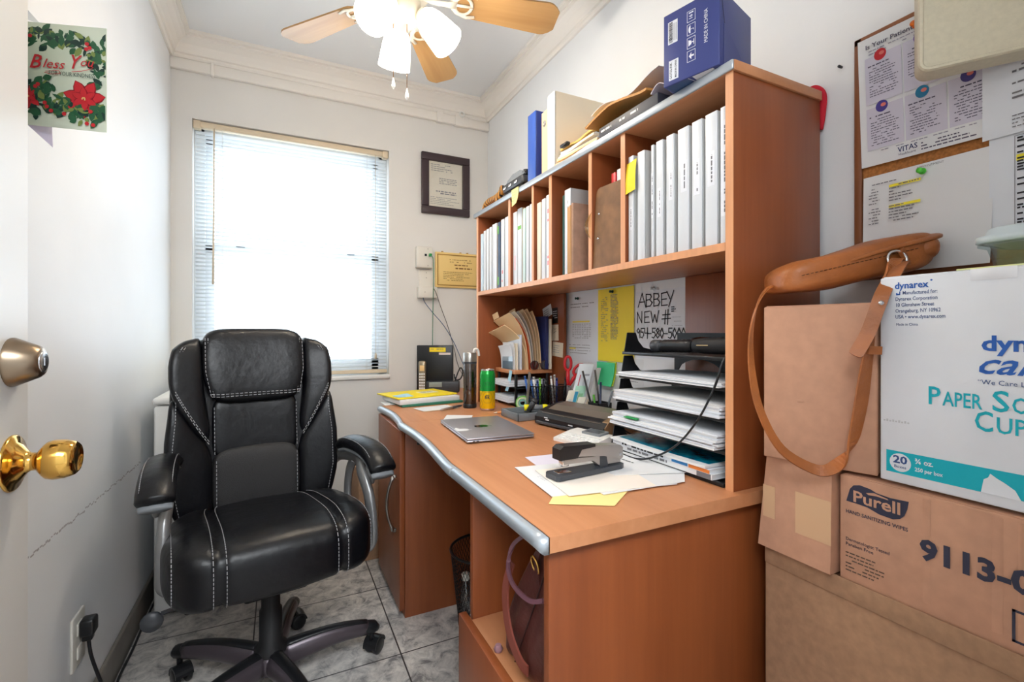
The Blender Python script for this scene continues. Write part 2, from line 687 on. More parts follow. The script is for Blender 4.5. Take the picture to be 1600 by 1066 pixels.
# the scuffed line rubbed along the left wall by the chair back
rnd = random.Random(3)
sc = MB()
for k in range(64):
    y = 1.30 + k * 0.0142
    z = 0.612 - 0.02 * k / 64 + rnd.uniform(-0.004, 0.004)
    sc.box((LX - 0.001, y, z - rnd.uniform(0.001, 0.003)), (LX + 0.0006, y + rnd.uniform(0.006, 0.0145), z + rnd.uniform(0.001, 0.0025)))
part('scuff_mark', sc, mat('scuff_grey', (176, 172, 172), 0.7), wl)

# crown moulding with mitred corners
CR = [(0, 2.398), (0.010, 2.398), (0.014, 2.408), (0.014, 2.416), (0.022, 2.420), (0.026, 2.432), (0.040, 2.455),
      (0.060, 2.474), (0.072, 2.480), (0.072, 2.487), (0.088, 2.489), (0.088, 2.506), (0, 2.506)]


def crown(name, fn):
    mb = MB()
    n = len(CR)
    vs = [fn(d, z, 0) for d, z in CR] + [fn(d, z, 1) for d, z in CR]
    mb.add(vs, [(i, (i + 1) % n, n + (i + 1) % n, n + i) for i in range(n)])
    return struct(name, mb, M['trim'])


crown('trim_1', lambda d, z, e: (LX + d if e == 0 else RX - d, BY - d, z))
crown('trim_2', lambda d, z, e: (RX - d, BY - d if e == 0 else FY + d, z))
crown('trim_3', lambda d, z, e: (LX + d, BY - d if e == 0 else FY + d, z))
# painted wire raceway under the crown on the back wall
rw = struct('trim_4', MB().box((LX, BY - 0.024, 2.340), (RX, BY, 2.392), 0.004), M['trim'])
cl = MB()
for a, b in ((-0.30, -0.285), (0.845, 0.885), (0.96, 1.04)):
    cl.box((a, BY - 0.030, 2.334), (b, BY, 2.397), 0.003)
part('coupling', cl, M['trim'], rw)
eye = MB().tube([(1.0 + 0.014 * math.cos(t), BY - 0.034, 2.405 + 0.014 * math.sin(t)) for t in [2 * PI * i / 12 for i in range(12)]], 0.004, 6, closed=True, up=(0, 1, 0))
eye.box((0.997, BY - 0.036, 2.385), (1.003, BY - 0.028, 2.394))
part('hook_eye', eye, M['white_plastic'], rw)
struct('baseboard_left', MB().box((LX, FY, 0), (LX + 0.012, BY, 0.105), 0.003), mat('grey_tile_skirting', (132, 126, 118), 0.4, noise=0.15, nscale=12))
struct('baseboard_back', MB().box((LX, BY - 0.012, 0), (RX, BY, 0.105), 0.003), MATS['grey_tile_skirting'])
nail = MB().tube([(RX - 0.012, 0.653, 1.701), (RX, 0.653, 1.701)], 0.003, 8)
single('wall_nail', nail, M['dark_grey'], 'small dark nail in the right wall between hutch and cork board', 'nail')

# ------------------------------------------------------------------ window and blind
wf = MB()
FYW = BY + 0.075
fw = M['frame_white'] = mat('white_aluminium', (236, 240, 244), 0.35)
for a, b in (((WX0, WZ0), (WX0 + 0.045, WZ1)), ((WX1 - 0.045, WZ0), (WX1, WZ1)), ((WX0, WZ0), (WX1, WZ0 + 0.04)), ((WX0, WZ1 - 0.04), (WX1, WZ1))):
    wf.box((a[0], FYW, a[1]), (b[0], FYW + 0.06, b[1]), 0.003)
win = struct('window_1', wf, fw)
s1 = MB()
for (a, b, c, d) in ((WX0 + 0.045, 1.475, WX1 - 0.045, 1.512), (WX0 + 0.045, 2.03, WX1 - 0.045, 2.08), (WX0 + 0.045, 1.475, WX0 + 0.075, 2.08), (WX1 - 0.075, 1.475, WX1 - 0.045, 2.08)):
    s1.box((a, FYW + 0.032, b), (c, FYW + 0.055, d), 0.002)
part('upper_sash', s1, fw, win)
s2 = MB()
for (a, b, c, d) in ((WX0 + 0.045, 1.480, WX1 - 0.045, 1.525), (WX0 + 0.045, WZ0 + 0.04, WX1 - 0.045, 0.925), (WX0 + 0.045, 0.86, WX0 + 0.085, 1.52), (WX1 - 0.085, 0.86, WX1 - 0.045, 1.52)):
    s2.box((a, FYW + 0.004, b), (c, FYW + 0.030, d), 0.002)
part('lower_sash', s2, fw, win)
part('pane', MB().box((WX0 + 0.07, FYW + 0.042, 1.51), (WX1 - 0.07, FYW + 0.046, 2.04)), M['glass'], win)
part('pane', MB().box((WX0 + 0.08, FYW + 0.014, 0.92), (WX1 - 0.08, FYW + 0.018, 1.485)), M['glass'], win)
lk = MB()
for x in (WX0 + 0.2, WX1 - 0.2):
    lk.box((x - 0.02, FYW - 0.006, 1.518), (x + 0.02, FYW + 0.006, 1.532), 0.003)
part('sash_latch', lk, M['grey'], win)
part('window_sill', MB().box((WX0 - 0.004, BY - 0.014, WZ0 - 0.006), (WX1 + 0.004, FYW + 0.002, WZ0 + 0.018), 0.006), M['white_plastic'], win)

bl = thing('window_blind', 'white mini blind lowered over the bright window with ivory head rail', 'blind', ((WX0 + WX1) / 2, BY + 0.03, WZ0 + 0.025))
bx0, bx1, bby = WX0 + 0.006, WX1 - 0.006, BY + 0.030
part('head_rail', MB().box((bx0, bby - 0.016, WZ1 - 0.032), (bx1, bby + 0.014, WZ1 - 0.004), 0.002), M['tan_plastic'], bl)
for x, dx in ((bx0 - 0.003, 0.03), (bx1 - 0.027, 0.03)):
    part('end_bracket', MB().box((x, bby - 0.020, WZ1 - 0.040), (x + dx, bby + 0.016, WZ1 - 0.002), 0.002), M['tan_plastic'], bl)
sm = MB()
nsl = 62
for i in range(nsl):
    z = WZ0 + 0.062 + (WZ1 - 0.055 - WZ0 - 0.062) * i / (nsl - 1)
    a = math.radians(14)
    pr = [(-0.0125, 0.0), (-0.005, 0.0018), (0.005, 0.0018), (0.0125, 0.0), (0.005, 0.0012), (-0.005, 0.0012)]
    q = [(bby + p * math.cos(a) + h * math.sin(a), z - p * math.sin(a) + h * math.cos(a)) for p, h in pr]
    sm.prism(q, bx0 + 0.004, bx1 - 0.004, 'x')
slat_m = bpy.data.materials.new('translucent_slat')
slat_m.use_nodes = True
nt = slat_m.node_tree
tr = nt.nodes.new('ShaderNodeBsdfTranslucent')
tr.inputs['Color'].default_value = (0.8, 0.84, 0.86, 1)
mx = nt.nodes.new('ShaderNodeMixShader')
mx.inputs['Fac'].default_value = 0.45
nt.nodes['Principled BSDF'].inputs['Base Color'].default_value = lin((240, 240, 238))
nt.links.new(nt.nodes['Principled BSDF'].outputs[0], mx.inputs[1])
nt.links.new(tr.outputs[0], mx.inputs[2])
nt.links.new(mx.outputs[0], nt.nodes['Material Output'].inputs['Surface'])
part('slats', sm, slat_m, bl)
part('bottom_rail', MB().box((bx0 + 0.002, bby - 0.014, WZ0 + 0.026), (bx1 - 0.002, bby + 0.012, WZ0 + 0.046), 0.003), M['tan_plastic'], bl)
for x in (bx0 + 0.12, bx1 - 0.115):
    lc = MB()
    for dy in (-0.014, 0.014):
        lc.tube([(x, bby + dy, WZ0 + 0.04), (x, bby + dy, WZ1 - 0.03)], 0.0008, 5, up=(0, 1, 0))
    part('ladder_cord', lc, M['white_plastic'], bl)
wd = MB().tube([(-0.288, bby - 0.026, WZ1 - 0.03), (-0.289, bby - 0.030, 1.7), (-0.292, bby - 0.030, 1.315)], [0.0035, 0.003, 0.005], 8, up=(0, 1, 0))
part('tilt_wand', wd, M['tan_plastic'], bl)
lf = MB().tube([(0.492, bby - 0.024, WZ1 - 0.03), (0.494, bby - 0.026, 0.96)], 0.0012, 5, up=(0, 1, 0))
lf.lathe([(0.002, 0.0), (0.006, -0.008), (0.007, -0.03), (0.003, -0.034)], (0.494, bby - 0.026, 0.96), 10)
part('pull_cord', lf, M['tan_plastic'], bl)

# ------------------------------------------------------------------ door, opened back towards the left wall
dx1, dy1 = -0.360, 1.022
d = struct('door_1', MB().box((dx1 - 0.038, 0.135, 0.01), (dx1, dy1, 2.06), 0.002), mat('door_paint', (236, 235, 232), 0.4))
k = MB()
kz, ky = 0.882, 0.970
k.lathe([(0.0425, 0), (0.0425, 0.002), (0.040, 0.004), (0.031, 0.006), (0.026, 0.011), (0.0170, 0.017), (0.0135, 0.022), (0.0135, 0.031),
         (0.0185, 0.032), (0.0235, 0.036), (0.0285, 0.041), (0.0305, 0.049), (0.0295, 0.062), (0.0260, 0.073), (0.0215, 0.077), (0.0200, 0.075), (0.006, 0.074), (0.0001, 0.074)],
        (dx1, ky, kz), 32, axis=(1, 0, 0), caps=False)
part('door_knob', k, M['brass'], d)
k = MB()
k.lathe([(0.037, 0), (0.037, 0.003), (0.0245, 0.031), (0.0215, 0.034), (0.0205, 0.035), (0.0001, 0.035)], (dx1, ky, 1.034), 32, axis=(1, 0, 0), caps=False)
db = part('deadbolt', k, mat('satin_bronze', (150, 132, 112), 0.3, 1.0), d)
k = MB().lathe([(0.0165, 0), (0.0165, 0.0015), (0.0135, 0.0022), (0.0001, 0.0022)], (dx1 + 0.035, ky, 1.034), 24, axis=(1, 0, 0), caps=False)
k.box((dx1 + 0.0370, ky - 0.0012, 1.034 - 0.006), (dx1 + 0.0379, ky + 0.0012, 1.034 + 0.006))
part('keyway', k, M['chrome'], db)
hj = MB()
for z in (0.25, 1.05, 1.85):
    hj.tube([(dx1 - 0.02, 0.125, z - 0.045), (dx1 - 0.02, 0.125, z + 0.045)], 0.007, 8, up=(0, 1, 0))
part('hinge', hj, M['brass'], d)
fj = MB().box((-0.40, -0.01, 0), (-0.385, FY + 0.012, 2.1), 0.002).box((0.465, -0.01, 0), (0.48, FY + 0.012, 2.1), 0.002).box((-0.40, -0.01, 2.085), (0.48, FY + 0.012, 2.1), 0.002)
struct('trim_5', fj, M['trim'])

# ------------------------------------------------------------------ left wall: cards, outlet, cords
r = Vector((0.142, -0.078, 0)).normalized()
F = Fr((-0.4640, 1.287, 1.497), r, (0, 0, 1))
gc = thing('greeting_card', 'open greeting card with red poinsettias and holly reading Bless You, taped to the left wall', 'card', (-0.46, 1.345, 1.508))
cw, chh = 0.163, 0.221
KX, KY = 0.180 / cw, 0.207 / chh
cm = [mat('card_sage', (206, 214, 196), 0.5), mat('card_red', (196, 36, 48), 0.5), mat('card_dark_red', (140, 18, 34), 0.5), mat('card_green', (40, 92, 62), 0.5),
      mat('card_dark_green', (22, 56, 50), 0.5), mat('card_lime', (122, 138, 74), 0.5), mat('card_gold', (224, 186, 120), 0.5)]
mb = MB()
sk = -0.115                                  # the card hangs a little crooked


def C(x, y):
    return (x, y + sk * x)


FC = Fr(F.o, (r + Vector((0, 0, sk))).normalized(), (Vector((0, 0, 1)) - r * sk * 0).normalized())
FC.u = Vector((0, 0, 1))
FC.n = F.n
FC.p = lambda x, y, h=0.0: FC.o + FC.r * (x * KX) + FC.u * (y * KY) + FC.n * h
sheet(mb, FC, 0, 0, cw, chh, 0.0008)
part('front_leaf', mb, cm, gc)
mb = MB()
rnd = random.Random(11)


def leaf(x, y, L, a, mi, wd=0.42, lift=0.0012):
    ca, sa = math.cos(a), math.sin(a)
    pts = []
    for t, h in ((0, 0), (0.25, 0.8), (0.5, 1), (0.75, 0.7), (1, 0), (0.75, -0.7), (0.5, -1), (0.25, -0.8)):
        px, py = t * L, h * L * wd / 2
        X_, Y_ = x + px * ca - py * sa, y + px * sa + py * ca
        pts.append((min(max(X_, 0.001), cw - 0.001), min(max(Y_, 0.001), chh - 0.001)))
    poly(mb, FC, pts, mi, lift)


spots = []
for i in range(80):
    t = i / 79
    spots.append((0.01 + 0.15 * t, 0.196 - 0.012 * math.sin(t * 3) - 0.055 * max(0, t - 0.75) * 4 + rnd.uniform(-0.012, 0.014)))
for i in range(30):
    spots.append((0.148 + rnd.uniform(-0.012, 0.01), 0.19 - i * 0.0033))
for i in range(100):
    t = i / 99
    spots.append((0.008 + 0.15 * t, 0.032 + 0.055 * (1 - t) * rnd.random() + rnd.uniform(-0.014, 0.012)))
for i in range(26):
    spots.append((rnd.uniform(0.004, 0.05), rnd.uniform(0.07, 0.105)))
for q, (x, y) in enumerate(spots):
    leaf(x, y, rnd.uniform(0.012, 0.026), rnd.uniform(0, 6.28), rnd.choice((3, 3, 4, 4, 3, 5)), rnd.choice((0.3, 0.5, 0.7)), 0.0010 + 0.000008 * q)


def poinsettia(cx, cy, R):
    for ring, (n, rr) in enumerate(((7, R), (6, R * 0.62))):
        for i in range(n):
            a = 2 * PI * i / n + ring * 0.4 + 0.2
            leaf(cx, cy, rr, a, 2, 0.62, 0.0020 + ring * 0.0004)
            leaf(cx + 0.001 * math.cos(a), cy + 0.001 * math.sin(a), rr * 0.94, a, 1, 0.52, 0.0022 + ring * 0.0004)
    for i in range(6):
        disc(mb, FC, cx + rnd.uniform(-0.004, 0.004), cy + rnd.uniform(-0.004, 0.004), 0.0016, 6, 0.0031, n=8)


poinsettia(0.122, 0.066, 0.042)
poinsettia(0.014, 0.062, 0.030)
for cx, cy in ((0.012, 0.182), (0.02, 0.19), (0.006, 0.165), (0.128, 0.183), (0.133, 0.175), (0.127, 0.172), (0.035, 0.088), (0.03, 0.083), (0.052, 0.042), (0.06, 0.034), (0.048, 0.05), (0.135, 0.04), (0.085, 0.03), (0.14, 0.012), (0.128, 0.014)):
    disc(mb, FC, cx, cy, 0.0042, 1, 0.0033, n=10)
text(mb, FC, 'B', 0.017, 0.122, 0.029, 1, 0.0036, 0.012, 0.35, width=0.026)
text(mb, FC, 'less', 0.043, 0.125, 0.019, 1, 0.0036, 0.004, 0.35, width=0.044)
text(mb, FC, 'Y', 0.092, 0.128, 0.029, 1, 0.0036, 0.012, 0.35, width=0.028)
text(mb, FC, 'ou', 0.114, 0.135, 0.018, 1, 0.0036, 0.004, 0.35, width=0.028)
stroke(mb, FC, [(0.05, 0.117), (0.075, 0.121), (0.078, 0.115), (0.06, 0.112), (0.048, 0.114)], 0.0012, 1, 0.0036)
stroke(mb, FC, [(0.1, 0.121), (0.118, 0.124), (0.135, 0.13), (0.14, 0.134)], 0.0012, 1, 0.0036)
text(mb, FC, 'FOR YOUR KINDNESS', 0.056, 0.111, 0.0085, 4, 0.0036, width=0.088)
part('printed_design', mb, cm, gc)
mb = MB()
sheet(mb, Fr((-0.4645, 1.287, 1.497), (0.02, -1, 0), (0, 0, 1)), 0, 0, 0.17, 0.206, 0.0008)
part('back_leaf', mb, cm[0], gc)
mb = MB()
F2 = Fr((-0.4640, 1.292, 1.462), (0.16, -0.04, 0), (0, 0, 1))
mb.add([F2.p(0, 0.045, 0), F2.p(0.052, -0.006, 0), F2.p(0.050, 0.06, 0), F2.p(0, 0.06, 0), F2.p(0, 0.045, .001), F2.p(0.052, -0.006, .001), F2.p(0.050, 0.06, .001), F2.p(0, 0.06, .001)],
       [(0, 1, 2, 3), (7, 6, 5, 4), (0, 4, 5, 1), (1, 5, 6, 2), (2, 6, 7, 3), (3, 7, 4, 0)])
single('envelope', mb, mat('lavender_paper', (214, 204, 226), 0.6), 'pale lavender envelope corner poking out below the greeting card', 'envelope')
mb = MB()
F2 = Fr((-0.4640, 1.292, 1.712), (0.16, -0.04, 0), (0, 0, 1))
mb.add([F2.p(0, 0, 0), F2.p(0.03, -0.006, 0), F2.p(0, 0.03, 0), F2.p(0, 0, .001), F2.p(0.03, -0.006, .001), F2.p(0, 0.03, .001)],
       [(0, 1, 2), (5, 4, 3), (0, 3, 4, 1), (1, 4, 5, 2), (2, 5, 3, 0)])
single('paper_scrap', mb, M['paper'], 'white paper corner poking out above the greeting card', 'paper')

ol = thing('wall_outlet', 'white wall outlet low on the left wall with a black plug in it', 'outlet', (LX, 1.575, 0.292))
part('cover_plate', MB().box((LX, 1.535, 0.228), (LX + 0.006, 1.618, 0.360), 0.002), M['offwhite'], ol)
for z in (0.262, 0.322):
    sk2 = MB().box((LX, 1.561, z - 0.016), (LX + 0.009, 1.592, z + 0.016), 0.002)
    part('socket', sk2, M['offwhite'], ol)
pc = thing('power_cord', 'black power cord plugged into the left wall outlet and trailing along the skirting', 'cord', (LX + 0.03, 1.577, 0.0))
part('plug', MB().box((LX + 0.009, 1.560, 0.300), (LX + 0.040, 1.598, 0.342), 0.006).box((LX + 0.012, 1.568, 0.285), (LX + 0.034, 1.590, 0.305), 0.004), M['black'], pc)
part('cable', MB().tube(catmull([(LX + 0.024, 1.578, 0.290), (LX + 0.03, 1.578, 0.24), (LX + 0.045, 1.600, 0.15), (LX + 0.05, 1.66, 0.06), (LX + 0.032, 1.75, 0.006), (LX + 0.020, 1.85, 0.006), (LX + 0.022, 2.0, 0.006), (LX + 0.020, 2.15, 0.006), (LX + 0.022, 2.5, 0.006), (LX + 0.02, 2.70, 0.03)], 8), 0.0042, 8), M['black'], pc)

# ------------------------------------------------------------------ white fridge behind the chair
fr = thing('mini_fridge', 'white mini fridge in the corner behind the black office chair', 'fridge', (-0.19, 2.44, 0))
fx0, fx1, fy0, fy1 = -0.420, 0.03, 2.172, 2.70
part('body', MB().box((fx0, fy0 + 0.05, 0.012), (fx1, fy1, 0.812), 0.008), M['white_plastic'], fr)
part('door', MB().box((fx0, fy0, 0.02), (fx1, fy0 + 0.045, 0.800), 0.010), M['white_plastic'], fr)
part('top_panel', MB().box((fx0 - 0.004, fy0 - 0.004, 0.805), (fx1 + 0.004, fy1, 0.832), 0.010), M['white_plastic'], fr)
for x in (fx0 + 0.03, fx1 - 0.03):
    for y in (fy0 + 0.08, fy1 - 0.05):
        part('foot', MB().lathe([(0.012, 0), (0.012, 0.014)], (x, y, 0), 10), M['black'], fr)
mb = MB()
sheet(mb, Fr((-0.36, 2.28, 0.8325), (1, 0.1, 0), (-0.1, 1, 0)), 0, 0, 0.2, 0.26, 0.004)
single('notepad', mb, mat('pale_yellow_pad', (240, 214, 110), 0.6), 'yellow pad of paper lying on the white mini fridge', 'notepad')

# small carton on the floor behind the chair's arm
cb = thing('cardboard_box', 'small brown cardboard box on the floor beneath the window, behind the silver chair arm', 'box', (0.42, 2.40, 0))
part('carton', MB().box((0.335, 2.30, 0), (0.485, 2.60, 0.39), 0.002), M['kraft2'], cb)
part('flap', MB().box((0.333, 2.32, 0.385), (0.337, 2.60, 0.425), 0.001), M['kraft2'], cb)

# ------------------------------------------------------------------ back wall: diploma, plaque, jacks, cords
def slope_frame(x0, x1, z0, z1, y):
    return Fr((x0, y, z0), (x1 - x0, 0, 0), (0, 0, 1))


dp = thing('framed_certificate', 'certificate in a dark brown frame on the back wall beside the window', 'picture frame', (0.905, BY, 1.78))
F = Fr((0.754, BY - 0.001, 1.784), *B_WALL)
wdt, hgt, fwid = 0.302, 0.362, 0.045
mb = MB()
for a in ((0, 0, wdt, fwid), (0, hgt - fwid, wdt, fwid), (0, fwid, fwid, hgt - 2 * fwid), (wdt - fwid, fwid, fwid, hgt - 2 * fwid)):
    p0, p1 = F.p(a[0], a[1], 0), F.p(a[0] + a[2], a[1] + a[3], 0.022)
    mb.box(p0, p1, 0.004)
part('frame', mb, mat('dark_brown_frame', (58, 42, 46), 0.35), dp)
mb = MB()
sheet(mb, F, fwid - 0.004, fwid - 0.004, wdt - 2 * fwid + 0.008, hgt - 2 * fwid + 0.008, 0.006)
lines(mb, F, 0.06, hgt - 0.065, 0.18, 4, 0.012, 0.004, 1, 5, 0.0068, ragged=0.5)
lines(mb, F, 0.11, hgt - 0.145, 0.13, 4, 0.010, 0.004, 1, 6, 0.0068, ragged=0.2)
lines(mb, F, 0.09, hgt - 0.225, 0.13, 2, 0.012, 0.007, 1, 7, 0.0068, ragged=0.1)
lines(mb, F, 0.055, hgt - 0.26, 0.19, 5, 0.010, 0.003, 1, 8, 0.0068, ragged=0.5)
part('document', mb, [mat('document_paper', (222, 216, 200), 0.6), M['ink_grey']], dp)
part('glazing', MB().box(F.p(fwid - 0.004, fwid - 0.004, 0.009), F.p(wdt - fwid + 0.004, hgt - fwid + 0.004, 0.011)), glass_mat('picture_glass', (255, 255, 255), 0.05), dp)

pq = thing('plaque', 'gold framed certificate plaque hung low beside the hutch', 'plaque', (1.0, BY, 1.345))
F = Fr((0.838, BY - 0.001, 1.347), *B_WALL)
wdt, hgt = 0.305, 0.213
mb = MB().box(F.p(0, 0, 0), F.p(wdt, hgt, 0.014), 0.004)
part('backing', mb, mat('gold_plaque', (236, 204, 132), 0.35, 0.0), pq)
mb = MB()
for a in ((0.012, 0.012, wdt - 0.024, 0.006), (0.012, hgt - 0.018, wdt - 0.024, 0.006), (0.012, 0.018, 0.006, hgt - 0.036), (wdt - 0.018, 0.018, 0.006, hgt - 0.036)):
    mb.box(F.p(a[0], a[1], 0.0135), F.p(a[0] + a[2], a[1] + a[3], 0.017), 0.001)
part('inner_border', mb, mat('gold_border', (176, 134, 66), 0.35, 0.3), pq)
mb = MB()
lines(mb, F, 0.09, hgt - 0.045, 0.15, 2, 0.014, 0.004, 0, 15, 0.0146, ragged=0.1)
lines(mb, F, 0.12, hgt - 0.078, 0.09, 1, 0.012, 0.007, 0, 16, 0.0146, ragged=0.1)
lines(mb, F, 0.09, hgt - 0.098, 0.15, 1, 0.012, 0.008, 0, 17, 0.0146, ragged=0.1)
lines(mb, F, 0.05, hgt - 0.12, 0.20, 6, 0.010, 0.003, 0, 18, 0.0146, ragged=0.4)
part('engraved_text', mb, mat('plaque_ink', (130, 92, 44), 0.6), pq)
for x in (0.04, 0.155, 0.2):
    part('clip', MB().box(F.p(x, hgt - 0.002, 0.002), F.p(x + 0.012, hgt + 0.006, 0.010), 0.001), MATS['gold_border'], pq)

j1 = thing('wall_jack', 'upper white wall jack box with a green plug, beside the gold plaque', 'wall jack', (0.767, BY, 1.452))
part('housing', MB().box((0.719, BY - 0.042, 1.455), (0.814, BY, 1.580), 0.005), M['offwhite'], j1)
part('port', MB().box((0.765, BY - 0.044, 1.524), (0.778, BY - 0.040, 1.537)), M['black'], j1)
for z in (1.468, 1.566):
    scw = MB().lathe([(0.003, 0), (0.003, 0.002)], (0.785, BY - 0.042, z), 8, axis=(0, -1, 0))
    part('screw', scw, M['nickel'], j1)
j2 = thing('telephone_jack', 'lower white telephone jack box with cords hanging from it', 'wall jack', (0.785, BY, 1.275))
part('mounting_plate', MB().box((0.742, BY - 0.008, 1.335), (0.826, BY, 1.448), 0.003), M['offwhite'], j2)
part('housing', MB().box((0.729, BY - 0.048, 1.278), (0.842, BY, 1.345), 0.006), M['offwhite'], j2)
for x, z, yy in ((0.785, 1.43, 0.008), (0.785, 1.40, 0.008), (0.765, 1.312, 0.048)):
    scw = MB().lathe([(0.003, 0), (0.003, 0.002)], (x, BY - yy, z), 8, axis=(0, -1, 0))
    part('screw', scw, M['nickel'], j2)
gcord = thing('green_cable', 'green network cable hanging straight down from the upper wall jack', 'cable', (0.80, BY - 0.05, 1.0))
part('plug', MB().box((0.789, BY - 0.062, 1.522), (0.804, BY - 0.043, 1.538), 0.002), M['green'], gcord)
part('cord', MB().tube(catmull([(0.797, BY - 0.064, 1.526), (0.806, BY - 0.080, 1.50), (0.806, BY - 0.088, 1.40), (0.802, BY - 0.09, 1.25), (0.799, BY - 0.09, 1.1), (0.798, BY - 0.09, 0.90), (0.80, BY - 0.085, 0.745)], 6), 0.0022, 6), mat('green_cord', (38, 120, 84), 0.5), gcord)
bc = MB().tube(catmull([(0.757, BY - 0.04, 1.280), (0.765, BY - 0.05, 1.25), (0.81, BY - 0.06, 1.19), (0.875, BY - 0.07, 1.113), (0.935, BY - 0.08, 1.01), (0.985, BY - 0.09, 0.89), (1.02, BY - 0.12, 0.80), (1.02, BY - 0.2, 0.75)], 6), 0.0024, 6)
single('blue_cable', bc, mat('blue_cord', (74, 96, 128), 0.5), 'grey blue telephone cord sagging from the lower wall jack to the desk phone', 'cable')
bc = MB().tube(catmull([(0.815, BY - 0.052, 1.335), (0.828, BY - 0.06, 1.31), (0.86, BY - 0.06, 1.22), (0.90, BY - 0.065, 1.11), (0.935, BY - 0.075, 0.98), (0.955, BY - 0.09, 0.88), (0.99, BY - 0.16, 0.78), (1.03, BY - 0.22, 0.75)], 6), 0.002, 6)
single('dark_cable', bc, mat('dark_cord', (70, 66, 60), 0.5), 'thin dark cord hanging from the lower wall jack, crossing the blue one', 'cable')

# ------------------------------------------------------------------ ceiling fan with three lit shades
FX, FYF, FZ = 0.372, 1.585, 2.20
fan = thing('ceiling_fan', 'white ceiling fan with honey oak blades and three lit glass shades', 'ceiling fan', (FX, FYF, CZ))
wm = mat('fan_white_metal', (240, 232, 214), 0.3)
part('canopy', MB().lathe([(0.07, CZ), (0.07, CZ - 0.02), (0.045, CZ - 0.05), (0.016, CZ - 0.06)], (FX, FYF, 0), 28), wm, fan)
part('downrod', MB().lathe([(0.013, CZ - 0.05), (0.013, 2.33)], (FX, FYF, 0), 16), wm, fan)
part('motor_housing', MB().lathe([(0.02, 2.35), (0.06, 2.345), (0.098, 2.325), (0.108, 2.29), (0.108, 2.25), (0.094, 2.222), (0.06, 2.210), (0.055, 2.195)], (FX, FYF, 0), 36), wm, fan)
blade_m = wood('oak_blade', (196, 156, 104), (172, 130, 80), 'x', 0.35, 0.8)


def blade_mb(outer=True):
    m = MB()
    prof = []
    r0, r1 = 0.185, 0.545
    top, bot = [], []
    for i in range(25):
        t = i / 24
        x = r0 + (r1 - r0) * t
        hw = 0.048 + 0.020 * min(1, t * 1.15)
        if t > 0.86:
            q = (t - 0.86) / 0.14
            hw -= 0.030 * q ** 2.2
        if t < 0.06:
            hw -= 0.014 * (1 - t / 0.06) ** 2
        top.append((x, hw))
        bot.append((x, -hw))
    m.prism(top[::-1] + bot, -0.003, 0.003, 'z')
    return m


for i in range(5):
    a = math.radians(57 + 70.5 * (i if i < 2 else i)) if i in (0, 1) else math.radians(57 - 69) if i == 4 else math.radians(57 + 72 * i)
    X = Matrix.Translation((FX, FYF, FZ + 0.012)) @ Matrix.Rotation(a, 4, 'Z') @ Matrix.Rotation(math.radians(-11), 4, 'X')
    m = blade_mb()
    m.v = [tuple(v) for v in m.v]
    b = link_mesh('blade', m, blade_m)
    b.parent = fan
    b.matrix_basis = Matrix.Translation((-FX, -FYF, -CZ)) @ X
    ir = MB()
    ir.tube([(0.05, 0, 0.006), (0.10, 0, -0.010), (0.15, 0, -0.010), (0.18, 0, -0.006)], [0.011, 0.010, 0.012, 0.02], 8, rb=0.004)
    for t in range(6):
        pass
    ring = [(0.205 + 0.030 * math.cos(2 * PI * q / 16), 0.034 * math.sin(2 * PI * q / 16), -0.0055) for q in range(16)]
    ir.tube(ring, 0.006, 6, rb=0.003, closed=True)
    for sy in (-1, 1):
        ir.tube([(0.16, 0, -0.006), (0.185, sy * 0.03, -0.006), (0.22, sy * 0.045, -0.0055), (0.25, sy * 0.038, -0.005)], [0.009, 0.009, 0.008, 0.006], 6, rb=0.003)
    ir.tube([(0.18, 0, -0.006), (0.24, 0, -0.0055)], 0.006, 6, rb=0.003)
    ib = link_mesh('blade_bracket', ir, wm)
    ib.parent = b
lk_ = MB().lathe([(0.056, 2.20), (0.062, 2.185), (0.060, 2.15), (0.045, 2.128), (0.040, 2.112), (0.028, 2.10), (0.012, 2.094), (0.004, 2.088)], (FX, FYF, 0), 28)
part('light_fitter', lk_, wm, fan)
shade_m = bpy.data.materials.new('frosted_glass_lit')
shade_m.use_nodes = True
nt = shade_m.node_tree
pb = nt.nodes['Principled BSDF']
pb.inputs['Base Color'].default_value = lin((255, 250, 240))
pb.inputs['Roughness'].default_value = 0.3
pb.inputs['Emission Color'].default_value = (1.0, 0.92, 0.80, 1)
pb.inputs['Emission Strength'].default_value = 3.0
bulb_m = mat('lit_bulb', (255, 250, 240), 0.4, emit=(255, 226, 170), estr=12)
